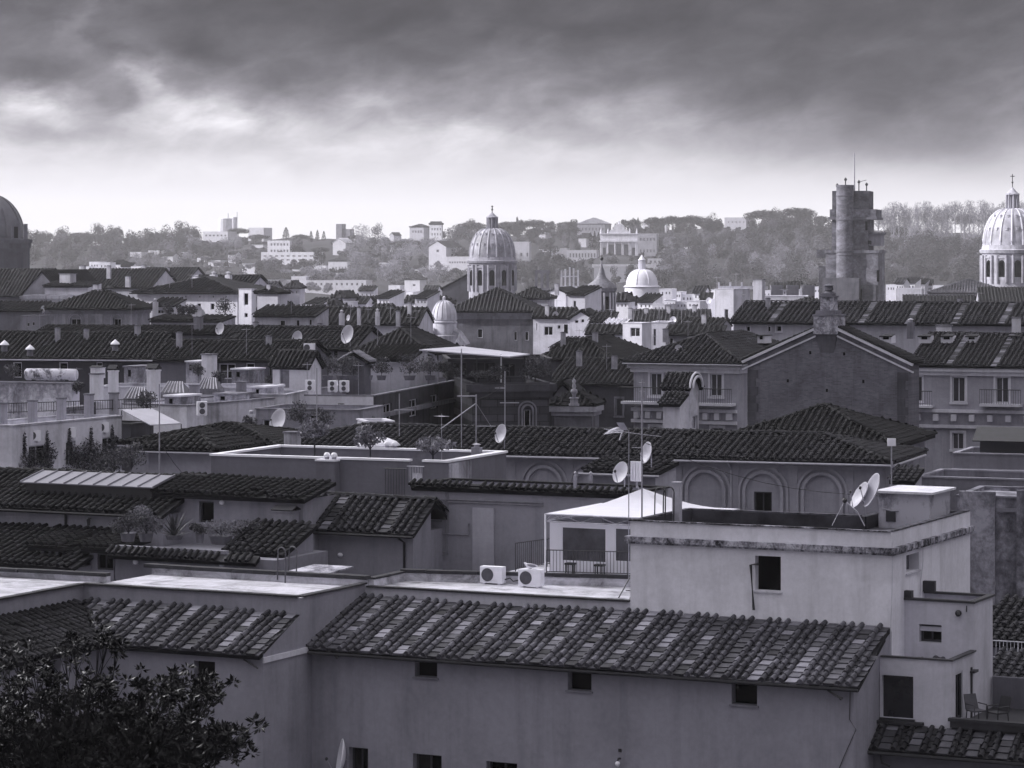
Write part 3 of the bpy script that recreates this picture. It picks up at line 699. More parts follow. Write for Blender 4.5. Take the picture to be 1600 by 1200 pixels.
for (a, c_) in ((0, 1), (1, 2), (2, 3), (3, 0)):
    p, q = cs[a], cs[c_]; b.tube([p - Z_ * .02, q - Z_ * .02], .03, 6); b.tube([p - Z_ * .28, q - Z_ * .28], .02, 5)
    nn = 8
    for i in range(nn): f0, f1 = i / nn, (i + 1) / nn; b.tube([p.lerp(q, f0) - Z_ * (.03 if i % 2 else .27), p.lerp(q, f1) - Z_ * (.27 if i % 2 else .03)], .012, 4)
b.build('truss', GALV, h)
for p in cs: b = MB(); b.tube([(p.x, p.y, ZF), (p.x, p.y, ZV)], .035, 6); b.build('post', WHITE, h)
b = MB(); O = Vector((PX0, PY0, 0)); f1 = hole_t(A, (879, 824, 946, 875), PY0); f2 = hole_t(A, (962, 826, 1008, 876), PY0)
hs = [(a - PX0, c_ - PX0, d, e) for a, c_, d, e in (f1, f2)]
wall_panel(b, O, X_, -Y_, PX1 - PX0, ZF, ZV - .3, hs, .03)
b.face([(PX0, PY0, ZF), (PX0, PY1, ZF), (PX0, PY1, ZV - .3), (PX0, PY0, ZV - .3)]); b.face([(PX0, PY1, ZF), (PX1, PY1, ZF), (PX1, PY1, ZV - .3), (PX0, PY1, ZV - .3)])
b.build('canvas_wall', CANV, h)
for hh in hs:
    a, c_, d, e = hh; b = MB(); b.face([(PX0 + a, PY0 + .028, d), (PX0 + c_, PY0 + .028, d), (PX0 + c_, PY0 + .028, e), (PX0 + a, PY0 + .028, e)]); b.build('clear_window', plain('clear_film', .07, .15, .5, 0, .6, .9), h)
for px in (892, 938):
    s, _ = A.on_t(px, 890, 4.85); o = thing('stool', 'small dark stool behind the railing, %s of two under the pavilion window' % ('left' if px < 900 else 'right'), 'stool', A.world(s, 4.8, ZF + .002), A.rz)
    b = MB(); b.box(-.17, -.14, .38, .17, .14, .45); b.build('seat', IRON, o)
    for x in (-.13, .13):
        for y in (-.1, .1): b = MB(); b.tube([(x, y, .38), (x, y, 0)], .025, 5); b.build('leg', IRON, o)
# masts, dishes and hoops on the tower
def dish(label, loc, r, az_, tilt, mat=None, name='satellite_dish', pole=.5, group=None, arm=True):
    """loc = middle of the bowl; az_ = heading of its axis (0 looks at the camera, + to the right)"""
    mat = mat or plain('dish_paint', .46, .45, .4, 0, .15)
    c = thing(name, label, 'satellite dish', loc, R(az_), group)
    b = MB(); b.smooth = True; n = 7
    prof = [(r * i / n, .28 * r * (i / n) ** 2) for i in range(n + 1)] + [(r * 1.02, .28 * r), (r * 1.02, .25 * r)] + [(r * (n - i) / n, .28 * r * ((n - i) / n) ** 2 - .03) for i in range(1, n + 1)]
    b.lathe([(max(q, .001), z) for q, z in prof], 28); rot = Matrix.Rotation(R(90 + tilt * -1), 3, 'X')
    b.v = [tuple(rot @ Vector((x, y * 1.06, z))) for x, y, z in b.v]; b.build('bowl', mat, c)
    tipd = rot @ Vector((0, -.12 * r, .95 * r)); low = rot @ Vector((0, -.98 * r, .28 * r))
    if arm:
        b = MB(); b.tube([low, tipd], .018, 5); b.build('arm', GREY, c)
        b = MB(); b.ball(tipd, .05, 8, 1.2); b.build('receiver', IRON, c)
    b = MB(); back = rot @ Vector((0, 0, -.05)); b.tube([back, (0, .12, -.05), (0, .12, -pole)], .025, 6); b.build('bracket', GREY, c)
    return c
def Wt(px, py, t_): s, z = A.on_t(px, py, t_); return A.world(s, t_, z)
dish('large pale satellite dish in profile beside the tower roof box, nearer of two', Wt(1367, 768, 4.1), .56, -78, 22, pole=.72)
dish('pale satellite dish in profile just left of the larger one beside the roof box', Wt(1347, 776, 4.35), .46, -76, 30, pole=.6)
dish('satellite dish low on the mast left of the antenna panel above the white pavilion', Wt(972, 739, 7.2), .37, -50, 20, pole=.5)
dish('satellite dish higher on the mast right of the antenna panel above the white pavilion', Wt(1013, 708, 4.6), .36, -65, 15, pole=.5)
h = TA('antenna_mast', 'tall thin steel mast carrying aerials in front of the white pavilion', 'antenna mast')
sM, zM = A.on_t(1003, 808, 1.0); zTop = zat(596, 95.3)
b = MB(); b.tube([(sM, 1.0, ZP), (sM, 1.0, zTop)], .028, 6); b.build('pole', GREY, h)
b = MB(); zc = zat(700, 95.3); b.tube([(sM - 1.4, 1.0, zc + .5), (sM - .1, 1.0, zc + .36), (sM + .7, 1.0, zc + .3)], .012, 5)
b.tube([(sM - .35, 1, zc - 0.1), (sM, 1, zc - 0.1)], .012, 5)
b.tube([(sM - .1, 1, zTop - .12), (sM + .1, 1, zTop - .12)], .015, 4); b.tube([(sM - .09, 1, zTop - .4), (sM + .11, 1, zTop - .4)], .015, 4); b.build('cross_arm', GREY, h)
h = TA('yagi_aerial', 'white folded television aerial on a thin pole left of the tall mast', 'aerial')
sY, zY = A.on_t(970, 676, 2.9); b = MB(); b.tube([(sY + .3, 2.9, 28.8), (sY + .3, 2.9, zY + .1)], .018, 5); b.build('pole', GREY, h)
b = MB(); 
for k in range(5): b.tube([(sY - .55, 2.9 + .12 * k - .2, zY - .06 + k * .03), (sY - .25, 2.9 + .12 * k - .2, zY + .0 + k * .04), (sY + .1, 2.9 + .12 * k - .2, zY + .02 + k * .03)], .012, 4)
b.build('element', GALV, h); b = MB(); b.slab([(sY + .02, 2.85, zY + .1), (sY + .28, 2.85, zY + .1), (sY + .2, 2.7, zY + .36), (sY - .08, 2.7, zY + .36)], (0, -1, .3), .02); b.tube([(sY + .1, 2.88, zY + .1), (sY, 2.8, zY - .25)], .03, 5); b.build('reflector', GALV, h)
s, z = A.on_t(994, 752, 7.4); h = thing('flat_antenna', 'white ribbed antenna panel standing over the tip of the pavilion roof', 'antenna', A.world(s, 7.4, z), A.rz)
b = MB()
for k in range(4): b.box(-.2 + k * .105, -.06, 0.0, -.2 + k * .105 + .085, .06, .72)
b.build('panel', WHITE, h); b = MB(); b.tube([(-.02, .1, -.25), (-.02, .1, .5)], .03, 6); b.tube([(-.02, .1, -.1), (.1, .02, -.3)], .02, 5); b.build('bracket', GREY, h)
s, z = A.on_t(1058, 800, 3.2); h = thing('vent_post', 'grey square vent post on the tower beside the ladder hoops', 'vent post', A.world(s, 3.2, ZD), A.rz)
b = MB(); b.box(-.13, -.13, 0, .13, .13, 1.5); b.box(-.15, -.15, 1.5, .15, .15, 1.54); b.build('shaft', plain('vent_grey', .4), h)
def hoops(label, loc, rz, hgt, gap, mat=IRON):
    c = thing('ladder_hoops', label, 'ladder', loc, rz)
    for x in (-gap / 2, gap / 2):
        b = MB(); b.tube([(x, 0, -.3), (x + .02, 0, hgt * .8)] + [(x + .02, .22 - .22 * math.cos(a), hgt * .8 + .2 * math.sin(a)) for a in (.5, 1.0, 1.57, 2.1, 2.7)] + [(x + .02, .44, hgt * .7), (x, .44, 0)], .025, 6); b.build('handrail', mat, c)
s, t_ = A.on_z(1037, 812, ZP); hoops('black ladder hoops rising over the left edge of the tower roof', A.world(-8.7, 2.4, ZP), A.rz + 1.35, .95, .5)
s, t_ = A.on_z(510, 893, ZL); hoops('dark ladder hoops rising over the back edge of the pale terrace at left', A.world(s + .25, .0, ZL), A.rz + 1.2, 1.2, .5, plain('grey_iron', .08))
# loose aerial arm with two round receivers at the tower edge
h = TA('bent_aerial', 'thin bent aerial arm with a dark ball end left of the dishes on the tower', 'aerial')
b = MB(); P1 = A.on_t(1320, 782, 3.5); P2 = A.on_t(1340, 800, 3.5); P3 = A.on_t(1300, 812, 3.5)
b.tube([(P1[0], 3.5, P1[1]), (P2[0], 3.5, P2[1]), (P2[0] + .25, 3.5, P2[1] - .45)], .02, 5); b.tube([(P1[0], 3.5, P1[1]), (P3[0], 3.5, P3[1] - .2)], .01, 4); b.build('arm', GALV, h)
b = MB(); b.ball((P1[0], 3.5, P1[1]), .09, 8); b.build('receiver', IRON, h)
# dish seen on edge by the lower window, wall lamp
s, z = A.on_t(539, 1186, TW - .5); dish('white satellite dish seen edge-on beside the bottom left window of the courtyard house', A.world(s, TW - .55, z), .62, -82, 10, WHITE, pole=.4)
s, z = A.on_t(966, 1192, TW - .15); h = thing('wall_lamp', 'small globe lamp on the wall below the middle window of the courtyard house', 'lamp', A.world(s, TW, z), A.rz)
b = MB(); b.tube([(0, 0, .12), (0, -.15, .14), (0, -.2, .06)], .03, 6); b.cbox((0, -.02, .38), (.1, .03, .1), 0); b.build('bracket', IRON, h); b = MB(); b.ball((0, -.2, -.02), .085, 10); b.build('globe', WHITE, h)
# raised hatch with slab behind the left terrace
s, t_ = A.on_z(582, 893, 28.2)
h = thing('roof_hatch', 'low brick hatch with a pale slab lid behind the ladder hoops', 'hatch', A.world(s - .3, 3.0, 27.4), A.rz)
b = MB(); b.box(-1.15, -.6, 0, .9, .9, 1.0); b.build('wall', STONED, h); b = MB(); b.slab([(-1.2, -.75, 1.1), (.5, -.75, 1.1), (.95, .9, 1.28), (-.7, .9, 1.28)], (0, -.1, 1), .06); b.build('lid', grimy('hatch_lid', .1, .5, 1.3, .4, .56), h)
t = Tiles(); t.poly([(-1.7, -1.3, .45), (1.4, -1.3, .45), (1.2, -.62, .75), (-1.4, -.62, .75)], .3, .3, 0); t.build('tiles', TILED, h)

# ================================================================== generic building
def house(name, label, cat, px0, px1, py, Y, px2=None, d=6.0, yaw=26.0, roof='flat', wall=None, rm=None, wins=(), rwins=(), H=None, pyr=None,
          ov=.35, lod=1, tp=.34, tc=.42, fe=0, style='frame', parap=.35, cornice=0.0, gutter=False, fm=None, pm=None, rec=.18, cm=None, z0=0.0, swall=None, group=None):
    fr = Frame(px0, Y, yaw); w_, _ = fr.on_t(px1, py); z1 = zat(py, Y)
    if px2: d = max(1.0, fr.on_s(px2, py, w_)[0])
    h = thing(name, label, cat, (fr.o.x, fr.o.y, 0), fr.rz, group)
    wall = wall or TERR; rm = rm or TILE; m = MB()
    if 'lo' in rm: kv = (.7, 1.0, 1.0, 1.4)[sum(map(ord, label)) % 4]; rm = tilemat(rm['lo'] * kv, rm['hi'] * kv, rm.name.rsplit('_', 2)[0])
    if roof != 'flat':
        ridge_x = (roof == 'gable') or (roof == 'hip' and w_ >= d)
        cx, cy = (w_ / 2, d) if roof == 'shed' else (w_ / 2, d / 2)
        if pyr is not None: zr = zat(pyr, fr.world(cx, cy, 0).y); H = max(.3, zr - z1)
        elif H is None: H = .38 * (d if roof == 'shed' else min(w_, d) / 2 if roof == 'hip' else (d / 2 if roof == 'gable' else w_ / 2))
    hs = [hole_t(fr, r, 0.0) for r in wins]; hs2 = [hole_s(fr, r, w_) for r in rwins]
    O, O2 = Vector((0, 0, 0)), Vector((w_, 0, 0))
    wall_panel(m, O, X_, -Y_, w_, z0, z1, hs, rec)
    if swall: m2 = MB()
    else: m2 = m
    wall_panel(m2, O2, Y_, X_, d, z0, z1, hs2, rec)
    m.face([(0, d, z0), (0, 0, z0), (0, 0, z1), (0, d, z1)]); m.face([(w_, d, z0), (0, d, z0), (0, d, z1), (w_, d, z1)])
    if swall: m2.build('side_wall', swall, h)
    T_ = Tiles(); kw = dict(pitch=tp, course=tc, lod=lod, flat_every=fe); e = z1 + .03
    if roof == 'flat':
        z_d = z1 - parap
        m.face([(.2, .2, z_d), (w_ - .2, .2, z_d), (w_ - .2, d - .2, z_d), (.2, d - .2, z_d)])
        for a, b, c, f in ((0, .2, w_, .2), (w_ - .2, .2, w_ - .2, d - .2), (0, d - .2, w_, d - .2), (.2, .2, .2, d - .2)):
            m.face([(a, b, z_d), (c, f, z_d), (c, f, z1), (a, b, z1)])
        c = MB()
        for a in ((-.06, -.06, w_ + .06, .22), (-.06, d - .22, w_ + .06, d + .06), (-.06, .222, .22, d - .222), (w_ - .22, .222, w_ + .06, d - .222)): c.box(a[0], a[1], z1 + .001, a[2], a[3], z1 + .08)
        c.build('coping', cm or OFFWHITE, h)
    elif roof == 'hip':
        if ridge_x:
            k = min(d / 2, w_ / 2 - .05); A_, B_ = (k, d / 2, e + H), (w_ - k, d / 2, e + H)
            q = [(-ov, -ov, e), (w_ + ov, -ov, e), (w_ + ov, d + ov, e), (-ov, d + ov, e)]
            fs = [[q[0], q[1], B_, A_], [q[1], q[2], B_], [q[2], q[3], A_, B_], [q[3], q[0], A_]]
        else:
            k = min(w_ / 2, d / 2 - .05); A_, B_ = (w_ / 2, k, e + H), (w_ / 2, d - k, e + H)
            q = [(-ov, -ov, e), (w_ + ov, -ov, e), (w_ + ov, d + ov, e), (-ov, d + ov, e)]
            fs = [[q[0], q[1], A_], [q[1], q[2], B_, A_], [q[2], q[3], B_], [q[3], q[0], A_, B_]]
        for f in fs: T_.poly(f, **kw)
        T_.ridge(A_, B_)
        for c, p in ((q[0], A_), (q[1], B_ if ridge_x else A_), (q[2], B_), (q[3], A_ if ridge_x else B_)): T_.ridge(c, p)
    elif roof == 'gable':
        q = [(-.12, -ov, e), (w_ + .12, -ov, e), (w_ + .12, d / 2, e + H), (-.12, d / 2, e + H), (w_ + .12, d + ov, e), (-.12, d + ov, e)]
        T_.poly([q[0], q[1], q[2], q[3]], **kw); T_.poly([q[4], q[5], q[3], q[2]], **kw); T_.ridge(q[3], q[2])
        (m2 if swall else m).face([(w_, 0, z1), (w_, d, z1), (w_, d / 2, z1 + H)]); m.face([(0, d, z1), (0, 0, z1), (0, d / 2, z1 + H)])
    elif roof == 'gabley':
        q = [(-ov, -.15, e), (w_ + ov, -.15, e), (w_ / 2, -.15, e + H), (w_ / 2, d + .1, e + H), (-ov, d + .1, e), (w_ + ov, d + .1, e)]
        T_.poly([q[1], q[5], q[3], q[2]], **kw); T_.poly([q[4], q[0], q[2], q[3]], **kw); T_.ridge(q[2], q[3])
        m.face([(0, 0, z1), (w_, 0, z1), (w_ / 2, 0, z1 + H)]); m.face([(w_, d, z1), (0, d, z1), (w_ / 2, d, z1 + H)])
    elif roof == 'shed':
        q = [(-.12, -ov, e), (w_ + .12, -ov, e), (w_ + .12, d + .05, e + H), (-.12, d + .05, e + H)]
        T_.poly(q, **kw); m.face([(w_, 0, z1), (w_, d, z1), (w_, d, z1 + H)]); m.face([(0, d, z1), (0, 0, z1), (0, d, z1 + H)]); m.face([(w_, d, z1), (0, d, z1), (0, d, z1 + H), (w_, d, z1 + H)])
    m.build('wall', wall, h)
    if roof != 'flat': T_.build('tile_roof', rm, h)
    if cornice:
        c = MB(); c.box(-cornice, -cornice, z1 - cornice * 1.1, w_ + cornice, -.003, z1 - .02); c.box(w_ + .003, -.003, z1 - cornice * 1.1, w_ + cornice, d, z1 - .02)
        c.box(-cornice * .5, -cornice * .5, z1 - cornice * 1.9, w_ + cornice * .5, -.004, z1 - cornice * 1.102); c.box(w_ + .004, -.004, z1 - cornice * 1.9, w_ + cornice * .5, d, z1 - cornice * 1.102)
        c.build('cornice', cm or PALE, h)
    if gutter and roof != 'flat':
        c = MB(); c.tube([(-ov, -ov - .04, e - .1), (w_ + ov, -ov - .04, e - .1)], .06, 6); c.tube([(w_ + ov + .03, -ov, e - .1), (w_ + ov + .03, d, e - .1)], .06, 6) if roof == 'hip' else None
        c.build('gutter', GREY if gutter is True else gutter, h)
    for hh in hs: add_window(h, O, X_, -Y_, hh, rec, style, fm, pm)
    for hh in hs2: add_window(h, O2, Y_, X_, hh, rec, style, fm, pm)
    return dict(h=h, fr=fr, w=w_, d=d, z=z1)
def chimney(label, px, py0, py1, Y, wpx, cap='flat', mat=None, yaw=26.0, name='chimney', dp=None, group=None):
    """py0 top, py1 foot"""
    w_ = wpx * Y / FPX; dp = dp or w_ * .8; z0, z1 = zat(py1, Y), zat(py0, Y); p = W(px, py1, Y)
    c = thing(name, label, 'chimney', (p.x, p.y, z0 - .3), R(-yaw), group); hh = z1 - z0 + .3
    b = MB(); mat = mat or TERR
    if cap == 'pot': b.box(-w_ / 2, -dp / 2, 0, w_ / 2, dp / 2, hh * .8); b.build('shaft', mat, c); b = MB(); b.lathe([(w_ * .3, hh * .8), (w_ * .3, hh * .92), (w_ * .5, hh * .93), (w_ * .05, hh)], 12); b.build('pot', LEAD, c)
    elif cap == 'tile':
        b.box(-w_ / 2, -dp / 2, 0, w_ / 2, dp / 2, hh * .84); b.box(-w_ * .56, -dp * .56, hh * .8, w_ * .56, dp * .56, hh * .841); b.build('shaft', mat, c)
        b = MB(); b.box(-w_ * .4, -dp * .4, hh * .842, -w_ * .3, dp * .4, hh * .9); b.box(w_ * .3, -dp * .4, hh * .842, w_ * .4, dp * .4, hh * .9)
        b.slab([(-w_ * .6, -dp * .6, hh * .88), (w_ * .6, -dp * .6, hh * .88), (w_ * .6, 0, hh), (-w_ * .6, 0, hh)], (0, -.5, .8), .04); b.slab([(w_ * .6, dp * .6, hh * .88), (-w_ * .6, dp * .6, hh * .88), (-w_ * .6, 0, hh), (w_ * .6, 0, hh)], (0, .5, .8), .04); b.build('cap', TILE, c)
    else: b.box(-w_ / 2, -dp / 2, 0, w_ / 2, dp / 2, hh - .12); b.build('shaft', mat, c); b = MB(); b.box(-w_ * .58, -dp * .58, hh - .118, w_ * .58, dp * .58, hh - .03); b.build('cap', STONED, c)
    return c
# ------------------------------------------------------------------ plants
def leaf_mesh(name, centres, size, mat, parent=None, aspect=2.2, up=0.0):
    """many small leaf faces round the given points; each leaf an island"""
    c = np.asarray(centres, float); n = len(c)
    a = RNG.normal(size=(n, 3)); a[:, 2] += up; a /= np.linalg.norm(a, axis=1)[:, None] + 1e-9
    b = np.cross(a, RNG.normal(size=(n, 3))); b /= np.linalg.norm(b, axis=1)[:, None] + 1e-9
    s = size * RNG.uniform(.6, 1.3, (n, 1))
    P_ = np.stack([c - a * s * .5, c + b * s * .5 / aspect, c + a * s * .5, c - b * s * .5 / aspect], 1).reshape(-1, 3)
    me = bpy.data.meshes.new(name); me.from_pydata(P_.tolist(), [], (np.arange(4 * n).reshape(-1, 4)).tolist())
    me.materials.append(mat); me.update()
    o = bpy.data.objects.new(name, me); COL.objects.link(o); o.parent = parent; return o
def blobpts(n, c, r, hollow=.35, nrm=False):
    p = RNG.normal(size=(n, 3)); p /= np.linalg.norm(p, axis=1)[:, None]
    q = np.asarray(c) + p * np.asarray(r) * (hollow + (1 - hollow) * RNG.random((n, 1)) ** .5)
    return np.concatenate([q, p], 1) if nrm else q
BARK = plain('bark', .06, .9, .1, 0, .4, 6)
BUSHM = leafmat('bush_leaf', .03, .09); BUSHL = leafmat('pale_bush_leaf', .07, .2); GRASSY = leafmat('dry_grass_leaf', .10, .26)
def bush(label, px, py, Y, r, mat=None, name='bush', cat='bush', n=500, leaf=.1, stem=.0, pot=False):
    """py = foot of the plant"""
    p = W(px, py, Y); c = thing(name, label, cat, p); z = 0
    if pot: b = MB(); b.lathe([(.0, 0), (r[0] * .32, 0), (r[0] * .42, .32), (r[0] * .36, .32), (0.001, .28)], 12); b.build('pot', plain('terracotta', .14, .8, .2), c); z = .28
    b = MB(); b.tube([(0, 0, z), (.02, 0, z + stem * .5 + .05), (0, .02, z + stem + r[2] * .6)], [.03 + .01 * r[0]] * 3, 5)
    for k in range(5):
        a = k * 1.3; b.tube([(0, 0, z + stem * .8 + .05), (math.cos(a) * r[0] * .6, math.sin(a) * r[1] * .6, z + stem + r[2] * (.8 + .15 * k))], [.02, .006], 4)
    b.build('stem', BARK, c)
    n = int(n * 2.2); pts = np.concatenate([blobpts(n // 6, (random.uniform(-.5, .5) * r[0], random.uniform(-.5, .5) * r[1], z + stem + r[2] * random.uniform(.3, 1.25)), (r[0] * .55, r[1] * .55, r[2] * .55)) for _ in range(6)])
    leaf_mesh('foliage', pts, leaf, mat or BUSHM, c); return c
def agave(label, px, py, Y, r):
    p = W(px, py, Y); c = thing('agave', label, 'plant', p); b = MB()
    for k in range(60):
        a = random.uniform(0, 6.28); e = random.uniform(.1, 1.35); L = r * random.uniform(.75, 1.05)
        dr = Vector((math.cos(a) * math.cos(e), math.sin(a) * math.cos(e), math.sin(e))); sd_ = dr.cross(Z_).normalized() * .035
        q0 = Vector((0, 0, .12)); q1 = q0 + dr * L * .55; q2 = q0 + dr * L - Z_ * .1 * L
        b.face([q0 - sd_, q0 + sd_, q1 + sd_ * .9, q1 - sd_ * .9]); b.face([q1 - sd_ * .9, q1 + sd_ * .9, q2])
    b.build('leaves', BUSHM, c); b = MB(); b.lathe([(.001, 0), (.28, 0), (.34, .16), (.001, .16)], 12); b.build('pot', plain('terracotta', .14, .8, .2), c)

# ================================================================== SECOND ROW (about 105 to 130 m)
GW = plaster(.27, .22); GWD = plaster(.22, .22)
B = Frame(250, 112.0, 26.0)
def TB(name, label, cat): return thing(name, label, cat, B.loc, B.rz)
h = TB('skylight_house', 'plastered house with two stepped tile roofs and a long grey skylight at the left edge', 'house')
m = MB(); m.box(-16, .3, 0, -.05, 6.6, 29.9); m.build('wall', GW, h)
t = Tiles(); t.poly([(-16, 0, 29.92), (.1, 0, 29.92), (.1, 3.4, 31.1), (-16, 3.4, 31.1)], .33, .36, 0); t.poly([(.1, 6.8, 29.9), (-16, 6.8, 29.9), (-16, 3.4, 31.1), (.1, 3.4, 31.1)], .33, .5, 1); t.ridge((-16, 3.4, 31.1), (.1, 3.4, 31.1))
t.build('tile_roof', tilemat(.012, .07), h)
t = Tiles(); t.poly([(-16, -3.6, 28.15), (-1.6, -3.6, 28.15), (-1.6, .3, 29.2), (-16, .3, 29.2)], .33, .36, 0); t.build('tile_roof', tilemat(.012, .07), h)
b = MB(); b.box(-16, -3.3, 0, -1.7, .28, 28.1); b.build('wall', GW, h)
b = MB(); b.tube([(-16, -.04, 29.84), (.1, -.04, 29.84)], .05, 6); b.tube([(B.on_t(97, 800)[0], .24, 29.8), (B.on_t(97, 800)[0], .24, 29.2)], .05, 6); b.build('gutter', IRON, h)
sk = thing('long_skylight', 'long pale ribbed metal skylight raised on the tile roof at the left edge', 'skylight', B.loc, B.rz)
sA, _ = B.on_t(33, 757, 1.2); sB, _ = B.on_t(240, 764, 1.2)
b = MB(); b.slab([(sA, 1.15, 30.88), (sB, 1.15, 30.88), (sB + .0, 2.75, 31.24), (sA, 2.75, 31.24)], (0, -.22, .97), .05)
n = 9
for i in range(n + 1): s = sA + (sB - sA) * i / n; b.cbox((s, 1.95, 31.09), (.035, 1.62, .05), 0)
b.v = b.v[:8] + [(x, y, z + (y - 1.95) * .225) for x, y, z in b.v[8:]]
b.build('glazed_top', plain('skylight_grey', .24, .35, .5, .2, .12, .7), sk)
b = MB(); b.box(sA + .15, 1.3, 30.3, sB - .15, 2.7, 30.84); b.build('curb', IRON, sk)
s, z = B.on_t(140, 814, .2); o = thing('wall_lantern', 'dark little lantern on the wall between the two tile roofs at left', 'lamp', B.world(s, .28, z), B.rz)
b = MB(); b.tube([(0, 0, .1), (0, -.15, .12)], .02, 5); b.lathe([(.02, .1), (.09, .06), (.06, -.16), (.001, -.18)], 6, (0, -.15, 0)); b.build('lantern', IRON, o)
for (x0, x1, y0, y1, tt, wr, lb) in ((57, 98, 854, 892, -2.5, (72, 866, 87, 885), 'small plastered roof dormer with one dark window on the lower left tile roof'), (140, 178, 857, 895, -2.2, (152, 864, 178, 890), 'small plastered stair dormer with a barred dark door on the lower left tile roof')):
    a, z1 = B.on_t(x0, y0, tt); c, _ = B.on_t(x1, y0, tt); o = TB('roof_dormer', lb, 'dormer'); b = MB(); hh = hole_t(B, wr, tt); hh = (hh[0] - a, hh[1] - a, hh[2], hh[3])
    wall_panel(b, (a, tt, 0), X_, -Y_, c - a, 26, z1, [hh], .12); b.box(c - .001, tt + .001, 26, c, tt + 2.6, z1); b.box(a, tt + .001, 26, a + .01, tt + 2.6, z1); b.build('wall', GW, o); add_window(o, (a, tt, 0), X_, -Y_, hh, .12, 'plain', fm=SHUT, pm=DARK)
    T_ = Tiles(); T_.poly([(a - .25, tt - .25, z1 + .02), (c + .25, tt - .25, z1 + .02), (c + .25, tt + 2.2, z1 + .25), (a - .25, tt + 2.2, z1 + .25)], .32, .36, 0); T_.build('tile_roof', TILED, o)
# house behind the planted terrace
h = TB('planted_terrace_house', 'low plastered house with a dark door opening onto a roof terrace crowded with pot plants', 'house')
tt = 1.6; a, z1 = B.on_t(251, 771, tt); c, _ = B.on_t(474, 771, tt); b = MB(); hd = hole_t(B, (311, 783, 334, 816), tt); hd = (hd[0] - a, hd[1] - a, hd[2], hd[3])
wall_panel(b, (a, tt, 0), X_, -Y_, c - a, 0, z1, [hd], .2); b.box(c - .01, tt + .001, 0, c, tt + 4, z1); b.build('wall', GW, h); add_window(h, (a, tt, 0), X_, -Y_, hd, .2, 'plain', fm=SHUT, pm=DARK, name='door')
t = Tiles(); t.poly([(a - .2, tt - .3, z1 + .02), (c + .2, tt - .3, z1 + .02), (c + .2, tt + 2.2, z1 + .55), (a - .2, tt + 2.2, z1 + .55)], .32, .36, 0); t.build('tile_roof', TILED, h)
tf = -2.3; a2, zt = B.on_t(180, 852, tf); c2, _ = B.on_t(352, 852, tf)
b = MB(); b.box(a2, tf, 0, c2 + 2.2, tt - .01, zt - .25); b.build('terrace', GWD, h); b = MB(); b.box(a2, tf, zt - .248, c2, tf + .25, zt); b.build('parapet', GW, h)
t = Tiles(); t.poly([(a2 - .1, tf - .38, zt - .36), (c2 + 1.5, tf - .38, zt - .36), (c2 + 1.5, tf - .005, zt - .12), (a2 - .1, tf - .005, zt - .12)], .3, .3, 0); t.build('tile_skirt', TILE, h)
def puck(label, fr, px, py, tt):
    s, z = fr.on_t(px, py, tt); o = thing('bulkhead_lamp', label, 'lamp', fr.world(s, tt, z), fr.rz); b = MB(); b.smooth = True; b.ball((0, -.03, 0), .12, 10, .75); b.v = [(x, y * .55, z) for x, y, z in b.v]; b.build('glass_cover', WHITE, o); b = MB(); b.box(-.13, -.02, -.1, .13, .0, .1); b.build('base', GREY, o)
puck('round white lamp on the wall right of the dark terrace door', B, 347, 785, tt - .01)
puck('round white lamp below the tile skirt of the planted terrace, left one of two', B, 212, 878, tf - .01); puck('round white lamp below the tile skirt of the planted terrace, right one of two', B, 347, 882, tf - .01)
Yp = 109.0
agave('big spiky agave in the middle of the planted terrace', 272, 843, Yp + .5, 1.25)
bush('dark rounded shrub in a pot at the left end of the planted terrace', 200, 846, Yp - .6, (.72, .5, .55), BUSHM, n=420, leaf=.1, stem=.02, pot=True)
bush('pale feathery shrub just left of the spiky agave', 228, 846, Yp + .3, (.7, .5, .62), BUSHL, n=620, leaf=.13, stem=.02, pot=True)
bush('pale flowering tuft in front of the dark terrace door', 345, 850, Yp + .8, (1.1, .4, .4), GRASSY, n=420, leaf=.11, stem=.02, pot=True)
bush('dark low pot plant right of the spiky agave', 312, 848, Yp + .2, (.4, .35, .28), BUSHM, n=300, leaf=.1, stem=.02, pot=True)
bush('dark bushy pot plant at the right end of the planted terrace', 382, 852, Yp + 1.2, (.8, .5, .4), BUSHM, n=450, leaf=.1, stem=.02, pot=True)
# central tile house and its lower neighbour
Cf = Frame(640, 110.0, 26.0)
h = thing('tile_gable_house', 'low plastered house in the middle with a thick steep tile roof and round wall lamp', 'house', Cf.loc, Cf.rz)
zE = 29.37; sL, _ = Cf.on_t(428, 826); b = MB(); wh = hole_t(Cf, (385, 879, 405, 888), .3)
b.box(sL + .3, .3, 0, 0, 3.2, zE); b.face([(0.001, .3, zE - .1), (0.001, 1.75, zE - .1), (0.001, 1.75, 30.4)]); b.build('wall', GW, h)
t = Tiles(); t.poly([(sL, -.1, zE), (.2, -.1, zE), (.2, 1.75, 30.52), (sL, 1.75, 30.52)], .33, .26, 0, flat_every=8); t.poly([(.2, 3.6, zE), (sL, 3.6, zE), (sL, 1.75, 30.5), (.2, 1.75, 30.5)], .33, .4, 1); t.ridge((sL, 1.75, 30.55), (.2, 1.75, 30.55)); t.build('tile_roof', tilemat(.02, .16), h)
b = MB(); b.tube([(sL, -.14, zE - .1), (.2, -.14, zE - .1)], .06, 6); s, _ = Cf.on_t(632, 850, .25); b.tube([(s - .15, -.1, zE - .12), (s, .22, zE - .35), (s, .22, 25)], .05, 6); b.build('gutter', IRON, h)
puck('round white lamp on the wall under the thick tile roof in the middle', Cf, 532, 867, .29)
D2 = Frame(437, 108.0, 26.0); h = thing('tile_shed', 'small lower tile-roofed shed left of the central house with a lamp on its side', 'shed', D2.loc, D2.rz)
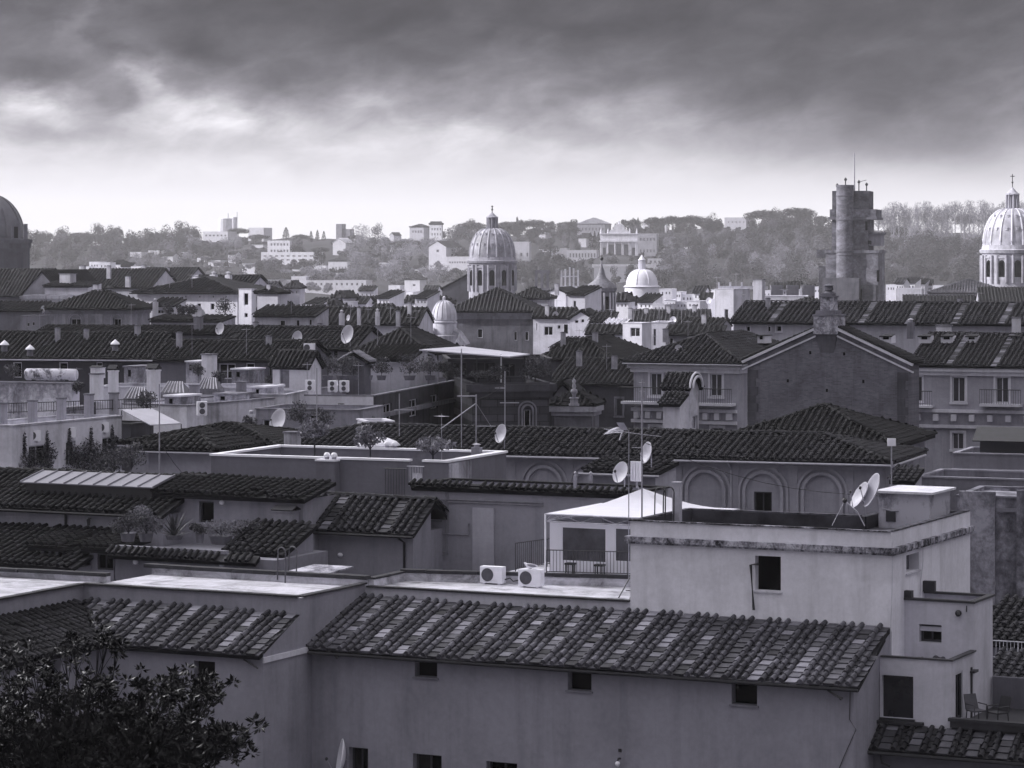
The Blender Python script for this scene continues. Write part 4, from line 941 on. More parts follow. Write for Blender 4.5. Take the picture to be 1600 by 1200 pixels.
sL, _ = D2.on_t(352, 863); b = MB(); b.box(sL + .2, .25, 0, 0, 2.5, 28.75); b.face([(.002, .2, 28.7), (.002, 2.5, 28.7), (.002, 2.5, 29.6)]); b.build('wall', GW, h)
t = Tiles(); t.poly([(sL, -.1, 28.77), (.18, -.1, 28.77), (.18, 2.5, 29.72), (sL, 2.5, 29.72)], .33, .34, 0); t.build('tile_roof', tilemat(.018, .1), h)
s, z = D2.on_s(444, 873, .0); o = thing('bulkhead_lamp', 'round white lamp on the side wall of the small tile shed', 'lamp', D2.world(.0, s, z), D2.rz + R(90)); b = MB(); b.ball((0, -.05, 0), .1, 10); b.build('glass_cover', WHITE, o)
chimney('squat plastered chimney at the left end of the thick tile roof in the middle', 447, 790, 826, 111, 32, 'tile', GW, dp=.6)
# plain wall block with surface pipes
h4 = house('blank_block', 'tall blank plastered wall block with surface pipes left of the white pavilion', 'building', 648, 995, 758, 113.0, d=3.0, wall=plaster(.26, .2), parap=.2, cm=TILED)
fr = h4['fr']; t = Tiles(); t.poly([(-.1, -.15, h4['z'] - .06), (h4['w'], -.15, h4['z'] - .06), (h4['w'], .22, h4['z'] + .1), (-.1, .22, h4['z'] + .1)], .31, .37, 0); t.build('tile_coping', TILED, h4['h'])
b = MB()
def pp(*pts, r=.028):
    q = [fr.on_t(x, y) for x, y in pts]; b.tube([(s, -.04, z) for s, z in q], r, 5)
pp((697, 762), (697, 862), (672, 866), (650, 890)); pp((701, 764), (701, 866), (676, 870), (655, 895)); pp((690, 780), (690, 815), (660, 812)); pp((690, 780), (850, 786)); pp((700, 784), (850, 790)); pp((660, 832), (733, 836), (733, 818)); b.build('pipes', plain('wall_grey_pipe', .2), h4['h'])
b = MB(); a_, b_, c_, d_ = hole_t(fr, (740, 793, 773, 960), 0); b.box(a_, -.1, c_, b_, -.004, d_); b.build('pilaster', plaster(.36, .15), h4['h'])
for px in (899, 923): chimney('thin round-topped flue on the blank wall block, %s of two' % ('left' if px < 910 else 'right'), px, 736, 760, 113.0, 5.5, 'pot', GREY, name='flue')
h6 = house('lean_to_house', 'small plastered lean-to with a curled tile edge behind the antenna mast', 'house', 920, 1024, 737, 119.0, px2=1056, roof='shed', wall=GW, rm=TILE, lod=0, H=.35, ov=.3, tp=.33, tc=.36, swall=plaster(.36, .2), gutter=True)
# walled roof terrace with white coping
K = Frame(330, 127.0, 22.0)
def TK(name, label, cat): return thing(name, label, cat, K.loc, K.rz)
hk = TK('walled_terrace', 'dark plastered building topped by a walled roof terrace with bright white coping', 'building')
zK = zat(712, 127.0); KW = plaster(.17, .16)
g0, _ = K.on_t(640, 721); g1, _ = K.on_t(660, 722); wK, _ = K.on_t(700, 720); dK, _ = K.on_s(791, 703, wK)
b = MB(); zf = zK - 1.0; wins_ = hole_t(K, (640, 727, 662, 752), 0)
b.box(0, 0, 0, wK, dK, zf); b.box(0, 0, zf + .001, g0, .25, zK); b.box(g1, 0, zf + .001, wK, .25, zK); b.box(0, dK - .25, zf + .001, wK, dK, zK); b.box(0, .251, zf + .001, .25, dK - .251, zK); b.box(wK - .25, .251, zf + .001, wK, dK - .251, zK); b.build('wall', KW, hk)
b = MB()
for q in ((-.06, -.06, g0, .31), (g1, -.06, wK + .06, .31), (-.06, dK - .31, wK + .06, dK + .06), (-.06, .312, .31, dK - .312), (wK - .31, .312, wK + .06, dK - .312)): b.box(q[0], q[1], zK + .001, q[2], q[3], zK + .09)
b.build('coping', plain('bright_coping', .85, .5, .3, 0, .06), hk)
s0_, z0_ = K.on_t(503, 721); s1_, z1_ = K.on_t(531, 721); b = MB(); b.box(s0_, -.55, 0, s1_, -.004, zK - .06); b.build('pier', KW, hk); b = MB(); b.box(s0_ - .05, -.6, zK - .058, s1_ + .05, -.07, zK + .02); b.build('pier_cap', WHITE, hk)
b = MB(); _, zz = K.on_t(400, 766); b.tube([(0, -.03, zz), (s0_, -.03, zz)], .02, 4); b.tube([(s1_, -.03, zz), (g0 - .6, -.03, zz)], .02, 4); b.build('conduit', GREY, hk)
b = MB(); 
for i in range(9): s = g0 + (g1 - g0) * i / 8; b.tube([(s, -.05, zK - 1.05), (s, -.05, zK - .2)], .018, 4)
b.tube([(g0 - .1, -.05, zK - .2), (g1 + .1, -.05, zK - .2)], .025, 4); b.build('gate_bars', plain('pale_bars', .5), hk)
b = MB(); 
for i in range(8): s = g0 - 1.0 + .9 * i / 7; b.tube([(s, -.3, zK - 1.5), (s, -.3, zK - .3)], .015, 4)
b.tube([(g0 - 1.05, -.3, zK - .3), (g0 - .05, -.3, zK - .3)], .022, 4); b.build('railing', IRON, hk)
b = MB(); ts, zs = K.on_s(735, 712, wK); te, _ = K.on_s(748, 712, wK); b.box(wK + .004, .05, zf - 1.2, wK + .05, ts, zK - .05); b.build('stained_panel', plaster(.42, .7), hk)
b = MB(); b.box(wK + .051, ts * .1, zf - 1.2, wK + .10, ts * .38, zK - .1); b.build('pale_panel', plaster(.5, .6), hk)
for px, tt, lb in ((511, -.3, 'domed white lamp on the front pier of the walled terrace, left of two'), (522, -.3, 'domed white lamp on the front pier of the walled terrace, right of two'), (605, dK - .12, 'domed white lamp on the back wall of the walled terrace, left of two'), (617, dK - .12, 'domed white lamp on the back wall of the walled terrace, right of two')):
    s, z = K.on_t(px, 720, tt); zb = zK + (.02 if tt < 0 else .09); o = thing('dome_lamp', lb, 'lamp', K.world(s, tt, zb), K.rz); b = MB(); b.smooth = True; b.lathe([(.001, .30), (.09, .28), (.14, .2), (.15, .12), (.13, .1)], 12); b.build('shade', WHITE, o); b = MB(); b.lathe([(.1, 0), (.1, .1), (.001, .1)], 10); b.build('base', GREY, o)
for px, tt in ((424, dK - .26), (501, dK - .26), (613, dK - .26)):
    s, z = K.on_t(px, 703 + (4 if px > 500 else 0), tt); o = thing('wall_lantern', 'small dark lantern on the inner wall of the walled terrace, ' + {424: 'leftmost of three', 501: 'middle of three', 613: 'rightmost of three'}[px], 'lamp', K.world(s, tt, zK - .45), K.rz); b = MB(); b.tube([(0, 0, 0), (.1, -.12, .1), (.2, -.12, .02)], .03, 5); b.ball((.2, -.12, -.02), .06, 8); b.build('lantern', IRON, o)
s, _ = K.on_t(557, 700, dK - 1.5); o = thing('parasol', 'white domed parasol on the walled terrace', 'parasol', K.world(s, dK + .8, zf), K.rz); b = MB(); b.smooth = True
b.lathe([(.01, 1.52), (.5, 1.45), (.85, 1.32), (1.05, 1.14), (1.04, 1.12), (.01, 1.4)], 16); b.build('canopy', WHITE, o); b = MB(); b.tube([(0, 0, 0), (0, 0, 1.45)], .03, 6); b.build('pole', GREY, o)
for px, py, tt, r, lb in ((491, 716, 1.4, (.85, .7, .62), 'bushy potted tree on the walled terrace, leftmost and roundest of three'), (578, 720, 2.2, (.8, .7, .5), 'potted tree with thin reaching branches in the middle of the walled terrace'), (676, 735, .9, (1.0, .7, .4), 'wide low potted tree at the right end of the walled terrace')):
    s, _ = K.on_t(px, py, tt); p = K.world(s, tt, zf); hgt = zat({491: 690, 578: 702, 676: 712}[px], p.y) - zf - .1
    bush(lb, 800 + p.x * FPX / p.y, HY + (EYE - zf) * FPX / p.y, p.y, r, leafmat('olive_leaf', .06, .22), 'potted_tree', 'tree', n=420, leaf=.17, stem=max(.6, hgt), pot=True)
chimney('square plastered chimney on the right back corner of the walled terrace', 745, 692, 716, 128.0, 14, 'pot', plaster(.3, .4))

# ================================================================== THIRD ROW: the long arcaded building (about 140 m)
AW = plaster(.33, .25)
ar = house('arcaded_building', 'long plastered building with blind arches along its wall under a long tile roof', 'building', 420, 1383, 701.0, 145.0, yaw=19, d=7.2, roof='hip', wall=AW, rm=tilemat(.018, .12), pyr=673, lod=0, tp=.34, tc=.38, ov=.5, gutter=plain('pale_gutter', .42, .5), wins=((1178, 768, 1206, 800),), style='plain', pm=DARK, fm=SHUT)
fr = ar['fr']
def arch(b, fr, cx, r, top, t_=0.0, th=.22, spring=None, proud=.17, foot=820):
    s, zt = fr.on_t(cx, top, t_); s1, _ = fr.on_t(cx + r, top, t_); rr = s1 - s; zc = zt - rr; n = 16
    for (r0, r1, pr) in ((rr, rr + th * .5, proud), (rr + th * .9, rr + th * 1.3, proud * .6)):
        pts = [(s + q * math.cos(math.pi * i / n), zc + q * math.sin(math.pi * i / n)) for q in (r0, r1) for i in range(n + 1)]
        for i in range(n):
            a, c, d, e = pts[i], pts[i + 1], pts[n + 2 + i], pts[n + 1 + i]
            vs = [(p[0], t_ - pr, p[1]) for p in (a, c, d, e)] + [(p[0], t_ - .003, p[1]) for p in (a, c, d, e)]
            b.add(vs, [(0, 1, 2, 3), (1, 0, 4, 5), (3, 2, 6, 7)])
        for sg in (-1, 1): x0, x1 = sorted((s + sg * r0, s + sg * r1)); b.box(x0, t_ - pr, 22, x1, t_ - .003, zc)
for cx, r, top in ((560, 24, 737), (650, 24, 735), (757, 24, 734), (851, 25, 731), (925, 25, 734), (1103, 27, 738), (1193, 27, 740), (1285, 28, 742)):
    b = MB(); arch(b, fr, cx, r, top, 0.0, .3); b.build('blind_arch', plaster(.37, .25), ar['h'])
b = MB()
for px in (800, 890, 1060, 1148, 1240, 1328): a_, _ = fr.on_t(px - 6, 720); c_, _ = fr.on_t(px + 6, 720); b.box(a_, -.05, 20, c_, -.003, ar['z'] - .35)
b.box(0, -.12, ar['z'] - .345, ar['w'], -.003, ar['z'] - .1); b.build('pilasters', AW, ar['h'])
b = MB(); s, z = fr.on_t(1143, 722); b.tube([(s - .1, -.5, z + .1), (s, -.12, z - .35), (s, -.12, z - 5)], .05, 6); s2, _ = fr.on_t(1380, 720); b.build('downpipe', plain('pale_gutter', .42, .5), ar['h'])
house('hipped_rear_wing', 'broad dark hipped tile roof rising behind the right end of the arcaded building', 'building', 1125, 1392, 692, 152.0, yaw=19, d=9.2, roof='hip', rm=tilemat(.014, .07), pyr=634, lod=0, tp=.34, tc=.4, ov=.5, wall=GW)
house('arcade_left_wing', 'plastered left wing of the arcaded building with its own dark tile roof', 'building', 232, 335, 703, 141.0, yaw=19, d=5, roof='hip', pyr=674, rm=TILED, lod=0, tp=.34, tc=.38, ov=.5, wall=plaster(.36, .25), gutter=GREY)
house('arcade_rear_house', 'dark tile roof between the left wing and the walled terrace', 'building', 205, 428, 694, 147.0, yaw=19, d=7, roof='hip', pyr=664, rm=tilemat(.014, .07), lod=0, tp=.34, tc=.38, ov=.5, wall=plaster(.36, .25), gutter=GREY)
chimney('soot-topped pale chimney on the tile roof behind the walled terrace', 457, 673, 704, 140, 21, 'flat', plaster(.5, .7))
dish('pale satellite dish on the tile roof behind the right end of the walled terrace', W(785, 678, 134), .42, -55, 14, pole=.7)
# low aerial trestle and thin masts above the long roof
h = thing('aerial_trestle', 'tall thin aerial pole with slanting stay wires above the long tile roof', 'aerial mast', W(744, 690, 141))
u = 141 / FPX; b = MB(); b.tube([(0, 0, -1), (0, 0, 74 * u)], .035, 5); b.tube([(-30 * u, 0, 71 * u), (0, 0, 71 * u)], .03, 4); b.tube([(0, 0, 60 * u), (-55 * u, 0, 20 * u)], .03, 4); b.tube([(0, 0, 60 * u), (24 * u, .3, 22 * u), (24 * u, .3, 22 * u)], .012, 4); b.tube([(0, 0, 24 * u), (31 * u, 0, 24 * u)], .02, 4); b.build('pole', GREY, h)
for px, y0, y1, YY, lb in ((721, 545, 690, 141.5, 'tall thin bare pole left of the stayed aerial, rising to the canopy'), (789, 580, 690, 142.5, 'thin bare pole with two short arms right of the stayed aerial'), (624, 615, 672, 143, 'short thin pole with one arm in front of the dark terrace facade'), (249, 600, 800, 117, 'long thin pole rising from the grey skylight at left'), (495, 575, 660, 146, 'thin pole in front of the white terrace wall with air conditioners')):
    h = thing('aerial_pole', lb, 'aerial pole', W(px, y1, YY)); u = YY / FPX; H_ = (y1 - y0) * u; b = MB(); b.tube([(0, 0, -.3), (0, 0, H_)], .028, 5)
    b.tube([(-.25, 0, H_ * .55), (.7, 0, H_ * .55)], .02, 4) if px in (624, 789) else None; b.tube([(-.5, 0, H_ * .76), (.0, 0, H_ * .76)], .02, 4) if px == 789 else None; b.build('pole', GREY, h)
h = thing('panel_antenna', 'small white square panel antenna on a pole right of the arcaded building', 'antenna', W(1393, 745, 128)); u = 128 / FPX
b = MB(); b.tube([(0, 0, -1), (0, 0, 50 * u)], .03, 5); b.build('pole', GREY, h); b = MB(); b.box(-6.5 * u, -.06, 48 * u, 6.5 * u, .06, 60 * u); b.build('panel', WHITE, h); b = MB(); b.box(-1 * u, -.05, 14 * u, 2.2 * u, .05, 24 * u); b.build('junction_box', GREY, h)
# ================================================================== THE GABLED PALAZZO (about 165 to 230 m)
DW = plaster(.34, .3); DWH = plaster(.5, .2); BR = plaster(.15, .4, 'brick'); T2 = tilemat(.018, .13)
SURR = plaster(.62, .2)
gb = house('brick_gable_building', 'tall brown brick gable end with white-edged sloping eaves and no windows', 'building', 1168, 1420, 563, 188.0, yaw=26, px2=1436, roof='gabley', wall=BR, rm=T2, pyr=505, ov=.3, tp=.36, tc=.42)
fr = gb['fr']; wG, zG = gb['w'], gb['z']; HG = zat(505, fr.world(wG / 2, gb['d'] / 2, 0).y) - zG
b = MB()
for sg in (-1, 1):
    x0 = wG / 2 + sg * (wG / 2 + .35); L = Vector((wG / 2 - x0, 0, HG + .12)); nrm = Vector((sg * HG, 0, wG / 2)).normalized()
    p0 = Vector((x0, -.24, zG - .04)); b.add([p0, p0 + L, p0 + L - nrm * .16, p0 - nrm * .16, p0 + Y_ * .22, p0 + L + Y_ * .22, p0 + L - nrm * .16 + Y_ * .22, p0 - nrm * .16 + Y_ * .22], [(0, 1, 2, 3), (4, 5, 6, 7), (0, 1, 5, 4), (3, 2, 6, 7), (0, 3, 7, 4), (1, 2, 6, 5)])
    p0 = Vector((x0, -.12, zG - .55)); b.add([p0, p0 + L, p0 + L - nrm * .1, p0 - nrm * .1, p0 + Y_ * .11, p0 + L + Y_ * .11, p0 + L - nrm * .1 + Y_ * .11, p0 - nrm * .1 + Y_ * .11], [(0, 1, 2, 3), (4, 5, 6, 7), (0, 1, 5, 4), (3, 2, 6, 7), (0, 3, 7, 4), (1, 2, 6, 5)])
b.build('raking_cornice', SURR, gb['h'])
b = MB()
for x0 in (.02, wG - .75):
    b = MB()
    for k in range(22): zq = zG - .6 - k * .55; b.box(x0, -.06 - .02 * (k % 2), zq - .54, x0 + .72 - .2 * (k % 2), -.003, zq - .003)
    b.build('corner_quoins', plaster(.09, .5, 'stone'), gb['h'])
b = MB()
for px, py in ((1231, 595), (1266, 551), (1319, 553), (1349, 596), (1292, 610)): s, z = fr.on_t(px, py); b.box(s - .07, -.01, z - .1, s + .07, -.002, z + .1)
b.build('putlog_holes', DARK, gb['h'])
s, z = fr.on_t(1292, 522); b = MB(); b.add([(s - .75, -.15, z), (s + .75, -.15, z), (s + .45, -.003, z - 1.2), (s - .45, -.003, z - 1.2), (s - .75, -.003, z), (s + .75, -.003, z)], [(0, 1, 2, 3), (0, 3, 4), (1, 5, 2), (0, 4, 5, 1)]); b.build('chimney_corbel', plaster(.10, .4, 'stone'), gb['h'])
# stepped chimney on the gable tip
p = fr.world(s, -.2, 0); c = thing('gable_chimney', 'big weathered pale chimney in stepped stages on the tip of the brick gable', 'chimney', (p.x, p.y, z), fr.rz); u = p.y / FPX
b = MB(); b.box(-20 * u, -.05, 0, 20 * u, 1.4, 28 * u); b.build('base', grimy('peeling_render', .06, .5, 1.1, .38, .56), c)
b = MB(); b.box(-21.5 * u, -.1, 28.05 * u, 21.5 * u, 1.45, 31 * u); b.box(-17 * u, 0, 31.05 * u, 14 * u, 1.35, 37 * u); b.build('shoulder', STONED, c)
b = MB(); b.box(-11 * u, .2, 37.05 * u, 10 * u, 1.1, 58 * u); b.build('shaft', grimy('peeling_render', .06, .5, 1.1, .38, .56), c)
b = MB(); b.box(-13 * u, .15, 58.05 * u, 12 * u, 1.2, 60 * u); b.box(-10 * u, .25, 60.05 * u, 8 * u, 1.0, 64 * u); b.lathe([(.35, 64 * u), (.2, 68 * u), (.32, 69 * u), (.25, 75 * u), (.4, 76 * u), (.001, 79 * u)], 10, (0, .6, 0)); b.build('cap', STONED, c)
lw = house('palazzo_left_wing', 'pale palazzo wing left of the brick gable with two tall windows over a balcony', 'palazzo', 990, 1152, 566, 203.0, yaw=26, d=15, roof='hip', wall=DW, rm=T2, pyr=521, tp=.36, tc=.42, ov=.6, wins=((1016, 583, 1034, 618), (1110, 584, 1128, 619), (1016, 666, 1034, 700), (1112, 668, 1130, 700)), style='surround', fm=SURR, pm=SHUT, cornice=.35, cm=SURR, gutter=GREY)
rw = house('palazzo_right_wing', 'pale palazzo wing right of the brick gable with tall dark framed windows and balconies', 'palazzo', 1424, 1680, 571, 204.0, yaw=20, d=14, roof='gable', wall=DW, rm=T2, pyr=523, tp=.36, tc=.42, fe=9, ov=.5, wins=((1431, 588, 1441, 627), (1488, 589, 1508, 628), (1556, 589, 1576, 629), (1488, 676, 1506, 702), (1430, 676, 1441, 702)), style='surround', fm=SURR, pm=SHUT, cornice=.35, cm=SURR)
def balcony(parent, fr, px0, px1, py, rail, mat=IRON):
    a, z = fr.on_t(px0, py); c, _ = fr.on_t(px1, py); b = MB(); b.box(a, -.9, z - .18, c, -.003, z); b.build('balcony', SURR, parent)
    n = max(3, int((c - a) / .16)); b = MB(); b.tube([(a, -.85, z + rail), (c, -.85, z + rail)], .03, 4)
    for i in range(n + 1): b.tube([(a + (c - a) * i / n, -.85, z), (a + (c - a) * i / n, -.85, z + rail)], .014, 4)
    b.build('balcony_rail', mat, parent)
balcony(lw['h'], lw['fr'], 978, 1150, 626, 1.0)
for q in ((1424, 1460, 632), (1534, 1598, 630)): balcony(rw['h'], rw['fr'], *q, 1.0)
b = MB()
for fr_, x1, pys in ((lw['fr'], lw['w'], (636, 655)), (rw['fr'], rw['w'], (642, 648, 664))):
    pass
for P_, pys in ((lw, (639, 657)), (rw, (641, 665))):
    b = MB()
    for py in pys: _, z = P_['fr'].on_t(1000 if P_ is lw else 1440, py); b.box(-.1, -.25, z - .12, P_['w'], -.004, z + .1)
    b.build('string_course', SURR, P_['h'])
    b = MB(); n = 9
    for i in range(n): s = P_['w'] * (i + .4) / n; _, z = P_['fr'].on_t(1000 if P_ is lw else 1440, 648 if P_ is lw else 652); b.box(s - .18, -.4, z - .2, s + .18, -.003, z + .25)
    b.build('brackets', SURR, P_['h'])
Tq = Frame(1487, 172.0, 20.0)
for k, px in enumerate((1384, 1444, 1479, 1518, 1584)):
    Yd = 207.5; p = W(px, 532, Yd); c = thing('roof_dormer', 'low dormer with a dark slot on the right palazzo roof, ' + ('leftmost', 'second from left', 'third from left', 'fourth from left', 'rightmost')[k] + ' of five', 'dormer', p, R(-20)); u = Yd / FPX
    b = MB(); b.box(-9 * u, 0, -.2, -5 * u, 1.4, 7 * u); b.box(5 * u, 0, -.2, 9 * u, 1.4, 7 * u); b.box(-5 * u, 0, -.2, 5 * u, 1.4, 1.5 * u); b.box(-5 * u, .002, 5.5 * u, 5 * u, 1.4, 7 * u); b.build('cheeks', SURR, c)
    b = MB(); b.box(-5 * u, .15, 1.5 * u, 5 * u, .2, 5.5 * u); b.build('opening', DARK, c); b = MB(); b.slab([(-10 * u, -.15, 7.2 * u), (10 * u, -.15, 7.2 * u), (7 * u, 1.5, 9.5 * u), (-7 * u, 1.5, 9.5 * u)], (0, -.2, 1), .08); b.build('tile_roof', T2, c)
for k, px in enumerate((1139, 1189)):
    Yd = 208.; p = W(px, 532, Yd); c = thing('roof_dormer', 'low dormer with a dark opening on the left palazzo roof, %s of two' % ('left', 'right')[k], 'dormer', p, R(-26)); u = Yd / FPX
    b = MB(); b.box(-6 * u, 0, -.2, -3 * u, 1.4, 7 * u); b.box(3 * u, 0, -.2, 6 * u, 1.4, 7 * u); b.box(-3 * u, 0, -.2, 3 * u, 1.4, 1.5 * u); b.build('cheeks', SURR, c); b = MB(); b.box(-3 * u, .15, 1.5 * u, 3 * u, .2, 7 * u); b.build('opening', DARK, c); b = MB(); b.box(-7 * u, -.15, 7.05 * u, 7 * u, 1.5, 8.5 * u); b.build('tile_roof', T2, c)
hw_ = house('upper_palazzo_block', 'long higher tile roof with light stripes standing behind the palazzo', 'building', 1146, 1680, 504.0, 236.0, yaw=20, d=9, roof='gable', wall=plaster(.42, .25), rm=tilemat(.02, .16), pyr=474, tp=.42, tc=.5, fe=9, ov=.5, wins=((1213, 509, 1221, 518), (1200, 510, 1204, 518), (1166, 510, 1172, 518)), style='surround', fm=SURR, pm=DARK)
for px, y0, y1, w_, cp, lb in ((1423, 497, 523, 10, 'pot', 'small round-capped chimney in front of the striped upper roof'), (1475, 507, 521, 20, 'flat', 'wide low pale chimney block in front of the striped upper roof'), (1588, 495, 525, 12, 'flat', 'slim square chimney at the right end before the striped upper roof')): chimney(lb, px, y0, y1, 214, w_, cp, SURR if cp == 'flat' else STONED)
# right edge: terrace with awning, grey parapets, stained wall, low tile roofs
h = house('palazzo_terrace', 'dark roof terrace with a smooth grey parapet in front of the right palazzo wing', 'terrace', 1490, 1680, 709, 170.0, yaw=20, d=5.5, roof='flat', wall=plaster(.22, .2), parap=.9, cm=plaster(.3, .2))
b = MB(); fr = h['fr']; a_, _ = fr.on_t(1520, 690); b.box(a_, 2.2, h['z'] - .9, h['w'], 2.3, h['z'] + 1.3); b.build('planted_screen', BUSHM, h['h']); b = MB(); b.slab([(a_ - .2, .9, h['z'] + .75), (h['w'], .9, h['z'] + .75), (h['w'], 2.4, h['z'] + 1.5), (a_ - .2, 2.4, h['z'] + 1.5)], (0, -.4, 1), .06); b.build('awning', IRON, h['h']); b = MB(); b.box(-.1, -.12, h['z'] - 1.0, h['w'], -.003, h['z'] - .85); b.build('string_course', plaster(.5, .2), h['h'])
house('grey_parapet_block', 'long low grey parapet block right of the arcaded building', 'building', 1432, 1680, 746, 138.0, yaw=22, d=5, wall=plaster(.2, .4), cm=plaster(.26, .3), parap=.4)
house('corner_stair_head', 'small pale stair head between the panel antenna and the grey parapet block', 'stair head', 1396, 1428, 752, 133.0, yaw=22, px2=1440, roof='shed', wall=plaster(.4, .3), rm=TILE, H=.5)
st = house('stained_wall_building', 'heavily stained old plaster building with a shallow pilaster at the right edge', 'building', 1496, 1680, 776, 118.0, yaw=20, d=5, wall=grimy('stained_render', .05, .34, .5, .40, .60, .6), cm=plaster(.2, .5), parap=.1)
fr = st['fr']; b = MB(); a_, _ = fr.on_t(1500, 780); c_, _ = fr.on_t(1556, 780); d_, _ = fr.on_t(1590, 780); b.box(a_, -.25, 20, c_, -.003, st['z'] + .25); b.box(d_, -.25, 20, st['w'], -.003, st['z'] + .35); b.build('pilaster', grimy('stained_render', .05, .34, .5, .40, .60, .6), st['h']); _, zq = fr.on_t(1550, 946); b = MB(); b.box(0, -.55, zq - .1, st['w'], -.26, zq + .06); b.build('ledge', TAR, st['h']); b = MB(); _, zq = fr.on_t(1550, 795); b.box(c_ + .02, -.14, zq - .1, d_ - .02, -.003, zq + .04); b.build('string_course', STONED, st['h'])
house('right_tile_house', 'dark low house with a lichen-spotted tile roof behind the balcony terrace at the right edge', 'house', 1540, 1680, 1078, 98.5, yaw=26, d=2.6, roof='shed', wall=plaster(.15, .2), rm=tilemat(.03, .2), lod=0, tp=.32, tc=.35, H=.95, gutter=IRON)
house('right_rear_tile_house', 'house with a rough tile roof behind a thin white railing at the right edge', 'house', 1535, 1680, 1003, 104.0, yaw=26, d=3.6, roof='shed', wall=plaster(.2, .3), rm=tilemat(.02, .2), lod=0, tp=.32, tc=.35, H=1.15)
fr = Frame(1545, 102.5, 26.0); railing('thin_railing', 'thin white railing between the two tile roofs at the right edge', fr, (0, 0), (4, 0), zat(1030, 102.5), .68, .13, .012, plain('pale_bars', .5))

# ================================================================== MIDDLE: dark terraces, chapel front, tile roofs (about 160 to 240 m)
DKW = plaster(.11, .3); MW = plaster(.25, .35); WW = plaster(.66, .25)
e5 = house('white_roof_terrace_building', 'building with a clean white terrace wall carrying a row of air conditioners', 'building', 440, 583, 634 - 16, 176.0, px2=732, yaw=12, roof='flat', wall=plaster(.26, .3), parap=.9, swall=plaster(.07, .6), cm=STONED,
           wins=((560, 655, 580, 690),), rwins=((600, 632, 612, 660), (640, 625, 652, 652), (673, 618, 684, 640)), style='plain', pm=DARK)
fr = e5['fr']; b = MB(); _, zq = fr.on_t(500, 633); b.box(-.05, -.05, zq, e5['w'] + .02, -.003, e5['z'] - .01); b.build('white_band', WW, e5['h'])
b = MB(); b.box(e5['w'] + .1, .5, e5['z'] - 3.9, e5['w'] + 1.1, e5['d'] - 3, e5['z'] - 3.6); b.build('side_awning', IRON, e5['h']); b = MB(); b.box(e5['w'] + .003, .3, e5['z'] - 1.35, e5['w'] + .3, e5['d'], e5['z'] - 1.1); b.build('side_ledge', STONED, e5['h'])
s, z0_ = fr.on_t(533, 668, -.6); chimney('slim white pillar with a little tile cap in front of the white terrace wall', 533, 630, 670, 172, 9, 'tile', WW, name='pillar')
for k, (px, py) in enumerate(((488, 612), (523, 613), (541, 613))):
    s, _ = fr.on_t(px, py, 1.2); ac_unit('white two-fan air conditioner on the white terrace wall, ' + ('leftmost', 'middle', 'rightmost')[k] + ' of three', s, .6, zat(py, fr.world(s, .6, 0).y) , fans=2, wd=.56, ht=.66, fr=fr, group='air conditioners on the white terrace')
for k, (px, r) in enumerate(((512, .9), (535, 1.0), (552, .8), (574, .9), (596, .8), (640, 1.0), (672, .9))):
    bush('dark terrace shrub above the white terrace wall, ' + ('first', 'second', 'third', 'fourth', 'fifth', 'sixth', 'seventh')[k] + ' from left', px, 594, 186 + k * 1.5, (r, r * .8, r * .75), BUSHM, n=260, leaf=.16, stem=.25, pot=True)
tb = house('rusticated_block', 'dark rusticated stone block with one narrow arched window in the middle', 'building', 738, 858, 600, 186.0, yaw=-8, d=10, roof='flat', wall=plaster(.065, .35, 'ashlar'), cornice=.45, cm=plaster(.07, .4), wins=((819, 640, 829, 672),), style='plain', pm=DARK)
b = MB(); arch(b, tb['fr'], 824, 7, 634, 0, .25); b.build('window_arch', STONED, tb['h'])
cn = thing('terrace_canopy', 'long white awning on dark posts over a planted roof terrace in the middle', 'canopy', W(655, 590, 190)); YC = 190.
def Cw(px, py, Y): return W(px, py, Y) - W(655, 590, 190)
b = MB(); q = [Cw(655, 546, 188), Cw(795, 557, 186), Cw(828, 553, 192), Cw(722, 541, 197)]; b.slab(q, (0, 0, 1), .08); b.build('awning', plain('awning_cloth', .46, .6, .3, 0, .2, .5), cn)
for px, Y in ((684, 188), (721, 187.5), (745, 188), (783, 187), (820, 192)): b = MB(); b.tube([Cw(px, 600, Y), Cw(px, 553, Y)], .05, 5); b.build('post', IRON if px != 783 else WHITE, cn)
b = MB(); b.tube([Cw(660, 549, 188), Cw(678, 555, 188), Cw(684, 566, 188), Cw(684, 600, 188)], .07, 6); b.build('bent_frame', GREY, cn)
tr = house('canopy_terrace_house', 'dark glazed roof storey under the white awning in the middle', 'house', 700, 862, 562, 197.0, yaw=-4, d=8, roof='flat', wall=plaster(.04, .3), wins=((708, 566, 730, 592), (740, 566, 775, 596), (786, 568, 806, 596), (815, 568, 840, 598)), style='plain', pm=GLASS, fm=SHUT, cm=IRON)
bush('dark climbing shrub at the right end of the awning terrace', 836, 598, 188, (1.1, .7, .95), BUSHM, n=600, leaf=.16, stem=.3)
bush('dark spreading shrub below the white awning, left part', 700, 594, 187, (1.2, .7, .6), BUSHM, n=500, leaf=.16, stem=.2)
bush('dark spreading shrub below the white awning, right part', 765, 597, 186, (1.3, .6, .5), BUSHM, n=500, leaf=.16, stem=.2)
